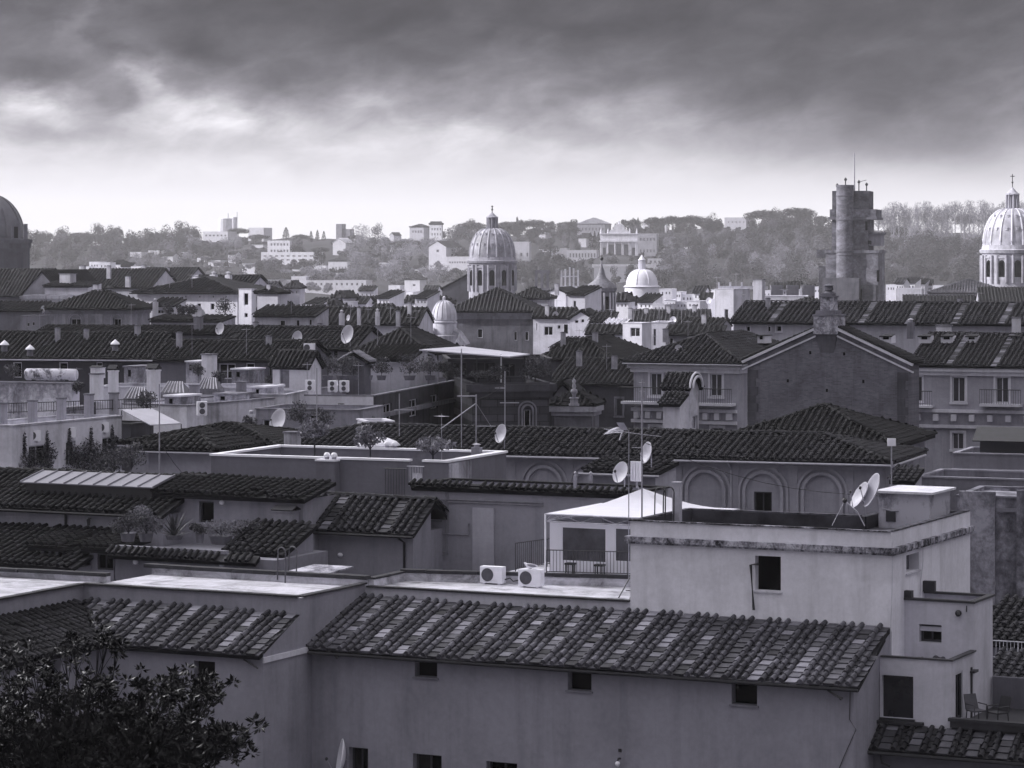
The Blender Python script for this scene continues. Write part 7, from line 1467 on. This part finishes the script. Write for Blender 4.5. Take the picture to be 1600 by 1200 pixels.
CY = [(169, 369, 5, 388, 'slim cypress right of the pine pair on the left skyline'), (190, 359, 9, 388, 'tall dark conifer on the left skyline'), (200, 366, 7, 388, 'shorter dark conifer beside the tall one on the left skyline'), (277, 363, 6, 384, 'pointed conifer, left of a pair left of the twin towers'), (285, 365, 6, 384, 'pointed conifer, right of a pair left of the twin towers'), (447, 355, 8, 376, 'pointed conifer on the skyline right of the white skyline house'), (486, 361, 5, 380, 'dark conifer at the left of the dense skyline row'), (496, 359, 5, 380, 'dark conifer in the middle of the dense skyline row'), (506, 361, 5, 380, 'dark conifer at the right of the dense skyline row'),
      (808, 339, 6, 372, 'pointed conifer just right of the central dome lantern'), (923, 363, 5, 392, 'cypress, left of three beside the fountain facade'), (929, 361, 5, 392, 'cypress, middle of three beside the fountain facade'), (935, 363, 5, 392, 'cypress, right of three beside the fountain facade'), (997, 340, 5, 364, 'pointed dark conifer behind the fountain facade'), (1107, 350, 4, 372, 'thin cypress in the dark clump right of the fountain')]
for i, (px, top, hw, base, lb) in enumerate(CY): tree('spire', 'conifer', lb, px, top, hw, base, i, 'conifers on the hill')
RN = [(985, 406, 12, 452, 'dark round tree just left of the white dome lantern'), (960, 415, 9, 450, 'dark round tree between the church lantern and the white dome'), (1040, 400, 15, 448, 'dark tree right of the white dome lantern'), (860, 373, 22, 404, 'broad dark tree above the twin bell tower'), (845, 405, 24, 450, 'dark tree mass behind the dark bell gable'), (885, 405, 16, 445, 'dark tree behind the twin bell tower'), (430, 398, 14, 424, 'dark round tree below the white apartment block, left one'), (485, 406, 18, 436, 'dark round tree below the white apartment block, right one'), (210, 370, 18, 392, 'broad dark tree on the left skyline right of the tall conifer'), (905, 375, 10, 398, 'dark tree between the hill palazzo and the cypresses')]
for i, (px, top, hw, base, lb) in enumerate(RN): tree('round', 'round_tree', lb, px, top, hw, base, i, 'round trees on the hill', EVER if 'dark' in lb else None)
k = 0
for px in np.arange(1372, 1640, 6.5):
    tree('bare', 'bare_tree', 'tall bare winter tree in the pale row along the ridge behind the great dome', px + RNG.uniform(-3, 3), 318 + RNG.uniform(-4, 8) + (6 if px < 1395 else 0), RNG.uniform(9, 13), 374 + RNG.uniform(-3, 26), k, 'bare trees along the ridge'); k += 1
# ---- villas and churches on the hill
ordn = ['first', 'second', 'third', 'fourth', 'fifth', 'sixth', 'seventh', 'eighth', 'ninth', 'tenth', 'eleventh', 'twelfth', 'thirteenth', 'fourteenth', 'fifteenth', 'sixteenth', 'seventeenth', 'eighteenth']
VILL = [(935, 1030, 350, 404), (340, 372, 342, 378)]
def V(name, label, px0, px1, top, base, px2=None, cat='villa', **k):
    Y = hillY((px0 + px1) / 2, base); VILL.append((px0, px2 or px1, top, base)); kk = dict(tp=1.0, tc=1.3, rm=FTM, wall=plaster(.55, .2), d=14, yaw=20, style='plain', pm=plain('far_window', .09), parap=.8, rec=.4, z0=max(0, terr((px0 + px1) / 2, Y) - 6)); kk.update(k)
    return house(name, label, cat, px0, px1, top, Y, px2=px2, **kk)
def grid(x0, x1, y0, y1, nx, ny, w, h): return tuple((x0 + (x1 - x0) * i / max(1, nx - 1) - w / 2, y0 + (y1 - y0) * j / max(1, ny - 1) - h / 2, x0 + (x1 - x0) * i / max(1, nx - 1) + w / 2, y0 + (y1 - y0) * j / max(1, ny - 1) + h / 2) for i in range(nx) for j in range(ny))
WLL = plaster(.58, .2)
for k, (px, r, top) in enumerate(((352, 10.5, 342), (366, 5, 340))):
    Y = 2010. + 15 * k; u = Y / FPX; p = W(px, 376, Y); c = thing('round_tower_block', ('wide white drum-shaped tower on the left skyline', 'slim white drum-shaped tower half behind the wide one on the left skyline')[k], 'tower', (p.x, p.y, p.z)); b = MB(); b.lathe([(r * u, -8), (r * u, (376 - top) * u), (r * .9 * u, (376 - top + 1) * u), (.01, (376 - top + 1) * u)], 14); b.build('wall', WLL, c); b = MB(); b.tube([(2, 0, (376 - top) * u), (2, 0, (376 - top + 9) * u)], .25, 4); b.build('aerial', GREY, c)
V('skyline_terrace_house', 'long white terrace house below the drum-shaped towers', 317, 356, 362, 380, wall=WLL, wins=grid(322, 352, 368, 368, 6, 1, 3, 3))
V('white_hill_house', 'white hill house right of the drum-shaped towers', 388, 412, 356, 372, wall=WLL)
V('white_slope_house', 'small white house on the slope below the drum-shaped towers', 308, 320, 403, 414, wall=WLL)
V('white_slope_house', 'tiny white house with two windows on the left slope, under the pines', 370, 380, 396, 405, wall=WLL)
V('apartment_block', 'white flat-roofed apartment block with a bright left end on the slope', 418, 453, 376, 400, px2=456, cat='apartment block', wall=WLL, wins=grid(424, 449, 382, 392, 6, 2, 2.5, 4))
V('balcony_block', 'low apartment block with bright balcony bands below the white apartment block', 408, 490, 394, 412, cat='apartment block', wall=WLL, wins=grid(414, 486, 400, 406, 9, 2, 5, 2.2))
V('grey_villa', 'grey villa with dark windows and a bright left side, right of the balcony block', 513, 543, 408, 430, wall=plaster(.5, .2), roof='hip', H=2.2, wins=grid(520, 540, 420, 426, 5, 1, 2, 6))
V('pale_gable_villa', 'pale villa with steep roof among trees above the grey villa', 520, 540, 380, 398, wall=WLL, roof='gabley', H=3.0, rm=plain('pale_roof', .5))
V('castle_tower', 'dark little castle-like tower on the skyline', 525, 534, 350, 378, cat='tower', wall=plaster(.2, .3), d=7); V('castle_wing', 'dark low wing beside the castle-like tower on the skyline', 534, 547, 358, 378, cat='villa', wall=plaster(.2, .3), d=7)
V('skyline_villa', 'two-storey villa on the skyline left of the taller one', 640, 662, 355, 382, wall=plaster(.45, .2), roof='hip', H=2, wins=grid(645, 658, 362, 362, 4, 1, 2, 4)); V('tall_skyline_villa', 'taller white villa on the skyline left of the wide pine', 671, 690, 351, 380, px2=692, wall=plaster(.6, .2), roof='hip', H=2, wins=grid(675, 688, 358, 366, 4, 2, 2, 4))
V('small_skyline_house', 'tiny white gabled house on the skyline left of the villas', 609, 615, 368, 380, wall=WLL, roof='gabley', H=2)
ch = V('hillside_church', 'pale hillside church with a plain gabled front and round window', 670, 697, 386, 422, px2=722, cat='church', wall=plaster(.5, .15), roof='gabley', H=3.4, wins=((682, 390, 686, 394), (682, 412, 686, 420)), yaw=26)
V('church_convent', 'long pale convent wing right of the hillside church front', 697, 735, 401, 424, cat='convent', wall=plaster(.52, .15), roof='flat', wins=grid(703, 730, 410, 410, 8, 1, 2, 3))
V('striped_long_house', 'long bright white building with rows of small windows among pale trees', 478, 572, 438, 458, cat='palazzo', wall=WLL, wins=grid(486, 566, 444, 444, 11, 1, 3, 4), yaw=10)
V('dark_long_roof_house', 'dark long roof left of the bright white building', 398, 455, 436, 452, cat='house', wall=plaster(.5), roof='gable', H=3, yaw=8); V('bright_stair_house', 'bright pale house between the dark long roof and the bright white building', 455, 478, 432, 456, cat='house', wall=WLL, yaw=10, wins=((462, 438, 465, 444),))
V('square_roof_turret', 'pale square turret with a small hip roof left of the central dome', 632, 656, 437, 468, cat='turret', wall=plaster(.6, .15), roof='hip', H=3, wins=((645, 444, 649, 447),), d=9); V('small_white_turret', 'small white block with a dark arch left of the square turret', 607, 625, 446, 466, cat='house', wall=WLL, wins=((619, 451, 624, 457),), d=6)
V('ridge_villa', 'long ridge villa with a big grey hip roof left of the fountain facade', 902, 945, 350, 372, px2=955, wall=plaster(.32, .2), roof='hip', H=4.0, rm=plain('grey_sheet_roof', .26), wins=grid(910, 942, 358, 358, 7, 1, 2.4, 5), yaw=10)
V('hill_palazzo', 'pale hill palazzo with rows of tall windows left of the fountain facade', 886, 932, 391, 408, cat='palazzo', wall=plaster(.5, .2), wins=grid(891, 929, 399, 399, 9, 1, 2.6, 7), yaw=8); V('hill_palazzo_wing', 'low wing left of the pale hill palazzo', 868, 886, 388, 402, cat='palazzo', wall=plaster(.42, .2), yaw=8)
V('hip_lodge', 'small lodge with a pointed roof above the hill palazzo', 904, 916, 372, 386, cat='lodge', wall=plaster(.5, .2), roof='hip', H=3)
V('pale_arch_house', 'pale house with a big arched panel right of the central dome', 800, 827, 378, 412, px2=830, wall=plaster(.36, .2), wins=grid(805, 824, 398, 398, 3, 1, 3, 6)); V('bright_gap_house', 'bright white house end between trees right of the central dome', 842, 852, 363, 376, wall=WLL, roof='gabley', H=3)
V('side_palazzo', 'grey five-window palazzo attached right of the fountain facade', 996, 1026, 365, 402, cat='palazzo', wall=plaster(.34, .2), wins=grid(1001, 1022, 374, 392, 5, 2, 2.2, 5), yaw=8)
V('crenellated_villa', 'pale crenellated villa on the ridge left of the two big pines', 1132, 1166, 340, 362, wall=plaster(.45, .2), wins=grid(1138, 1162, 347, 347, 5, 1, 1.6, 3)); V('ridge_house', 'white house end behind pines right of the fountain facade', 1004, 1012, 346, 362, wall=WLL); V('thin_ridge_tower', 'thin pale tower rising above the dark pine clump', 1038, 1041, 339, 366, cat='tower', wall=WLL, d=3)
V('terrace_wall', 'long pale garden terrace wall below the fountain facade', 925, 1030, 413, 424, cat='wall', wall=plaster(.5, .25), d=6, yaw=6); V('upper_terrace_wall', 'shorter pale wall with dark niches right of the white dome lantern', 1012, 1034, 404, 416, cat='wall', wall=plaster(.5, .3), d=5, yaw=6, wins=grid(1017, 1030, 409, 409, 3, 1, 3, 4)); V('hill_cottage', 'small white cottage on the wooded slope left of the brick tower', 1066, 1074, 386, 396, cat='cottage', wall=WLL, d=6)
V('grey_slope_house', 'low grey house on the slope behind the church lantern', 928, 978, 416, 440, cat='house', wall=plaster(.33, .2), d=8, yaw=8)
rg_ = np.random.default_rng(21)
for k, (px, py) in enumerate(((212, 404), (240, 398), (262, 412), (290, 402), (335, 416), (362, 408), (388, 420), (402, 392), (462, 428), (500, 424), (530, 436), (572, 404), (598, 420), (618, 392), (650, 428), (742, 404), (760, 395), (850, 398))):
    wv = rg_.uniform(9, 20); V('slope_house', 'pale small hillside house among trees, %s of eighteen counted from left' % (ordn[k] if k < 18 else k), px - wv / 2, px + wv / 2, py - rg_.uniform(7, 12), py + 2, cat='house', wall=WLL, roof=('flat', 'hip', 'gable')[k % 3], H=1.8, wins=grid(px - wv * .3, px + wv * .3, py - 3, py - 3, 3, 1, 1.6, 2.4), d=9)
# the fountain facade
Y = hillY(968, 402); u = Y / FPX; p = W(938, 402, Y); c = thing('fountain_facade', 'monumental pale fountain facade with three big arches and a scrolled gable on the hill', 'monument', (p.x, p.y, p.z), R(-6)); FM_ = plaster(.62, .25)
w_ = 58 * u; b = MB(); hs = [(w_ * a, w_ * e, 3 * u, z * u) for a, e, z in ((.06, .15, 15), (.22, .37, 20), (.42, .58, 21), (.63, .78, 20), (.85, .94, 15))]; wall_panel(b, (0, 0, 0), X_, -Y_, w_, -4, 36 * u, hs, 2.0); b.box(w_ - .01, .01, -4, w_, 7, 36 * u); b.box(0, .01, -4, .01, 7, 36 * u); b.box(0, 6.9, -4, w_, 7, 36 * u); b.build('facade', FM_, c)
b = MB(); b.box(-.6, -.9, 24 * u, w_ + .6, 7.2, 26.5 * u); b.box(-.4, -.6, 36.05 * u, w_ + .4, 7.2, 37.5 * u); b.build('entablature', FM_, c)
b = MB()
for k in range(6): x = w_ * (.02 + .19 * k); b.cyl(x, -.5, 0, 24 * u, .8 * u, 8)
b.build('columns', plaster(.45, .3), c); b = MB(); xc = w_ * .5
b.slab([(xc - 17 * u, .2, 37.55 * u), (xc + 17 * u, .2, 37.55 * u), (xc + 13 * u, .2, 42 * u), (xc + 9 * u, .2, 44 * u), (xc + 8 * u, .2, 49 * u), (xc + 4 * u, .2, 52 * u), (xc - 4 * u, .2, 52 * u), (xc - 8 * u, .2, 49 * u), (xc - 9 * u, .2, 44 * u), (xc - 13 * u, .2, 42 * u)], (0, -1, 0), 3.0); b.lathe([(2.2 * u, 52 * u), (1.2 * u, 54.5 * u), (1.6 * u, 56 * u), (.02, 57.5 * u)], 8, (xc, 1.5, 0)); b.build('scrolled_gable', FM_, c); b = MB()
for x in (1 * u, w_ - 1 * u, 12 * u, w_ - 12 * u): b.lathe([(1.5 * u, 37.5 * u), (1.3 * u, 41 * u), (.9 * u, 43 * u), (.02, 46 * u)], 8, (x, .5, 0))
b.build('pinnacles', FM_, c)
for k, hh in enumerate(hs): b = MB(); a, e, z0_, z1_ = hh; b.face([(a, 1.9, z0_), (e, 1.9, z0_), (e, 1.9, z1_), (a, 1.9, z1_)]); b.build('niche', plaster(.22, .2), c)
def wood(name, label, zones, mat, kind, size, aspect):
    out = []
    for (x0, x1, y0, y1, n, wlo, whi, nl) in zones:
        for _ in range(n):
            px = RNG.uniform(x0, x1); rp = np.interp(px, [a for a, _ in RIDGE], [q for _, q in RIDGE]); py = RNG.uniform(max(y0, rp + 1.5), max(y1, rp + 3))
            Y = hillY(px, py); w_ = RNG.uniform(wlo, whi); h_ = w_ * RNG.uniform(.85, 1.25)
            top_ = py - h_ * FPX / Y; hit = [v for v in VILL if v[0] - w_ * .3 * FPX / Y < px < v[1] + w_ * .3 * FPX / Y and py > v[3] - 1 and top_ < v[3] - 3]
            if hit: h_ = max(3.0, (py - (max(v[3] for v in hit) - 2)) * Y / FPX); w_ = min(w_, h_ * 1.4)
            p_ = crown_round(w_, h_, int(nl * (2.1 if kind == 'round' else 1.6)), 8); p_[:, :3] += np.array([(px - 800) * Y / FPX, Y, terr(px, Y) + (1 if kind == 'round' else 3)])
            if kind != 'round': p_ = p_[:, :3]
            out.append(leafquads(p_, size, aspect))
    o = bpy.data.objects.new(name, qmesh(name, np.concatenate(out), mat)); COL.objects.link(o); tag(o, label, 'woodland', None, 'stuff')
wood('dark_woodland', 'dark evergreen woodland covering the hillside behind the town', [(20, 310, 386, 425, 60, 9, 15, 420), (300, 560, 385, 445, 34, 8, 12, 380), (690, 900, 372, 455, 40, 9, 15, 420), (990, 1300, 356, 420, 55, 9, 15, 420), (1380, 1640, 395, 450, 60, 10, 16, 420), (1240, 1300, 380, 450, 10, 9, 14, 400), (690, 1000, 362, 374, 30, 6, 8, 340), (985, 1300, 354, 370, 60, 6.5, 9, 360), (20, 320, 380, 392, 40, 9, 14, 380), (700, 1010, 405, 455, 40, 9, 13, 380), (1000, 1300, 425, 475, 40, 8, 13, 340), (1380, 1640, 425, 470, 44, 8, 13, 340), (1030, 1130, 395, 430, 16, 9, 13, 360)], EVER, 'round', .85, 1.4)
wood('mixed_woodland', 'grey mixed woodland on the hillside between the villas', [(20, 330, 392, 450, 70, 8, 14, 380), (300, 700, 384, 460, 85, 7, 13, 360), (700, 1000, 378, 460, 45, 7, 12, 360), (1000, 1300, 375, 465, 95, 9, 15, 400), (1380, 1640, 385, 455, 60, 9, 15, 400), (700, 1000, 364, 380, 14, 6, 9, 320)], MIDW, 'round', .85, 1.4)
wood('pale_woodland', 'pale leafless trees filling the slope left of the hillside church', [(540, 690, 388, 455, 60, 10, 16, 420), (430, 560, 440, 470, 26, 8, 12, 380), (1030, 1290, 405, 460, 16, 8, 12, 380), (210, 430, 392, 440, 26, 8, 12, 360), (1380, 1560, 372, 400, 26, 9, 13, 380), (1200, 1280, 440, 465, 10, 9, 13, 360)], PALEW, 'bare', 1.3, 6.0)

# ---- low sunlit houses between the town and the hill
def row(where, x0, x1, top, n, Y, hj, seed, bright, cat='house'):
    rg = np.random.default_rng(seed); x = x0
    for k in range(n):
        wd = (x1 - x0) / n * rg.uniform(.75, 1.25); v = rg.uniform(*bright); rf = ['flat', 'gable', 'hip', 'shed', 'flat'][rg.integers(0, 5)]; tp_ = top + rg.uniform(-hj, hj); hs_ = [(x + wd * f_, tp_ + 4, x + wd * f_ + 2.2, tp_ + 8) for f_ in (.2, .5, .75)] if wd > 9 else []
        house('far_house', '%s %s house, %s from left %s' % ('pale' if v > .5 else 'grey', {'flat': 'flat-roofed', 'gable': 'ridge-roofed', 'hip': 'hip-roofed', 'shed': 'lean-to'}[rf], ordn[k], where), cat, x, x + wd, tp_, Y + rg.uniform(-25, 25), d=7, yaw=rg.uniform(4, 24), roof=rf, wall=plaster(round(v, 1), .2), rm=FTM if rg.random() < .5 else FT, tp=.7, tc=.9, H=1.3 if rf != 'flat' else None, wins=hs_, style='plain', pm=plain('far_window', .09), group='small far houses'); x += wd
row('in the sunlit row beside the cut-off dome', 124, 216, 413, 6, 960, 4, 1, (.6, .85)); row('in far roofs beside the ribbed turret dome', 520, 690, 470, 9, 560, 5, 2, (.3, .8)); row('in the strip below pale trees', 440, 560, 481, 6, 480, 4, 3, (.3, .7))
row('in rooftops beside the white dome', 1030, 1112, 456, 5, 620, 5, 4, (.4, .8)); row('in rooftops under the white dome', 960, 1110, 473, 8, 500, 4, 5, (.35, .85)); row('in sunlit rooftops beside the brick tower', 1384, 1470, 446, 6, 760, 4, 6, (.5, .85)); row('in roofs behind the square block', 836, 900, 470, 4, 520, 4, 7, (.3, .7)); row('in roofs behind the arched belfry', 392, 470, 452, 4, 560, 5, 8, (.3, .7))
row('in low roofs before the brick tower', 1190, 1290, 452, 6, 600, 4, 9, (.4, .8)); row('in roofs below the hillside church', 560, 735, 458, 9, 800, 5, 10, (.4, .85))

row('in the near roofs before the pale trees', 405, 690, 494, 11, 400, 5, 11, (.2, .7)); row('in the roofs at the foot of the central dome', 810, 985, 462, 8, 640, 5, 14, (.35, .8))

# ================================================================== the dark glossy tree at bottom left
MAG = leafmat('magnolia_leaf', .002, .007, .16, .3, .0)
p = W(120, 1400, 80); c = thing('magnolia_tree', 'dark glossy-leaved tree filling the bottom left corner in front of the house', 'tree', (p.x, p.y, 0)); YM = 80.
def ML(px, py, dy=0): q = W(px, py, YM + dy); return Vector((q.x - p.x, q.y - p.y, q.z))
root = ML(110, 1420); b = MB(); b.tube([(root.x, root.y, 0), root - Z_ * 2, root], [.35, .3, .22], 8)
TW_ = [(180, 985), (195, 1000), (160, 1010), (130, 1000), (25, 1010), (10, 1040), (60, 1050), (110, 1020), (150, 1055), (185, 1065), (100, 1060), (240, 1070), (280, 1060), (300, 1070), (262, 1085), (345, 1062), (355, 1080), (330, 1090), (310, 1110), (225, 1095), (205, 1110), (300, 1130), (320, 1140), (345, 1150), (375, 1155), (392, 1153), (360, 1145), (340, 1175), (270, 1150), (230, 1140), (180, 1120), (140, 1090), (20, 1090), (50, 1100), (90, 1110), (130, 1130), (60, 1140), (15, 1150), (100, 1165), (160, 1160), (210, 1175), (260, 1185), (300, 1190), (40, 1185), (80, 1200), (140, 1200), (190, 1205), (240, 1215), (320, 1205), (0, 1120), (-10, 1180), (115, 1100), (170, 1090), (165, 1140), (70, 1080), (35, 1060)] + [(random.uniform(-20, 230), random.uniform(1125, 1225)) for _ in range(40)] + [(random.uniform(200, 340), random.uniform(1150, 1220)) for _ in range(16)]
lv = []
for (px, py) in TW_:
    px = px - 24 if px > 290 else px - 8
    dy = random.uniform(-2.2, 2.0); e = ML(px, py, dy); m_ = root.lerp(e, .55) + Vector((random.uniform(-.4, .4), random.uniform(-.4, .4), -.3)); b.tube([root, m_, e], [.09, .045, .012], 5)
    for _ in range(4 if py < 1050 and px < 250 else 9 if py < 1120 else 14):
        sg_ = .2 if py < 1120 else .3; s = e + Vector((random.gauss(0, sg_ * 1.15), random.gauss(0, .3), random.gauss(-.05, sg_ * .8))); b.tube([m_.lerp(e, .75), s], [.018, .006], 4); lv.append((s, 30))
b.build('trunk', plain('dark_bark', .012, .9, .1), c)
vs = []; fs = []
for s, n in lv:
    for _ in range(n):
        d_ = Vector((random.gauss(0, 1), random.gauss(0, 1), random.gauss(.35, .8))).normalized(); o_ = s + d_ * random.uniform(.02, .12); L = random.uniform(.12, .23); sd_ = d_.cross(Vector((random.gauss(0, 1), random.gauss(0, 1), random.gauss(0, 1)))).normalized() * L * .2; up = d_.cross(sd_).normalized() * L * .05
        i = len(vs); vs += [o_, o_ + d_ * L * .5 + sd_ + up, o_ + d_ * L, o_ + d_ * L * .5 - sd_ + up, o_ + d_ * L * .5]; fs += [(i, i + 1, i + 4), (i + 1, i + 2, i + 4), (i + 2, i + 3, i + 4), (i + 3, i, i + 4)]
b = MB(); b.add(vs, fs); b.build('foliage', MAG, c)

# ================================================================== unseen cloud bank added to the left to keep the near town in shade
def cloudmat():
    m, g = newmat('cloud_vapour'); c = C(.8); df = g.n('ShaderNodeBsdfDiffuse', Color=c); tr = g.n('ShaderNodeBsdfTranslucent', Color=c); g.n('ShaderNodeOutputMaterial', Surface=g.n('ShaderNodeMixShader', i0=.35, i1=df, i2=tr)); return m
k_ = 430 / SUNDIR.z; off = SUNDIR * k_
b = MB(); b.smooth = True
def puff(x, y, r, zs=.35): b.ball((x + off.x, y + off.y, EYE - 10 + off.z + random.uniform(-8, 8)), r, 18, zs)
for (x, y, r) in ((-40, 0, 110), (60, 20, 110), (-90, 110, 110), (0, 130, 120), (90, 120, 105), (-60, 230, 100), (10, 190, 85), (110, 185, 80), (-110, 320, 85), (-150, 400, 80), (-95, 300, 70), (-150, 480, 70), (-140, 40, 100), (140, 40, 100)): puff(x, y, r)
o = b.build('cloud', cloudmat()); tag(o, kind='structure')
# ================================================================== the air
b = MB(); b.box(-1190, -150, -1.8, 1190, 2530, 85)
m, g = newmat('haze_air'); vol = g.t.nodes.new('ShaderNodeVolumePrincipled'); vol.inputs['Color'].default_value = (.97, .955, .985, 1); vol.inputs['Density'].default_value = .00010; vol.inputs['Anisotropy'].default_value = .25
g.n('ShaderNodeOutputMaterial', Volume=vol.outputs[0]); o = b.build('haze', m); tag(o, kind='stuff')
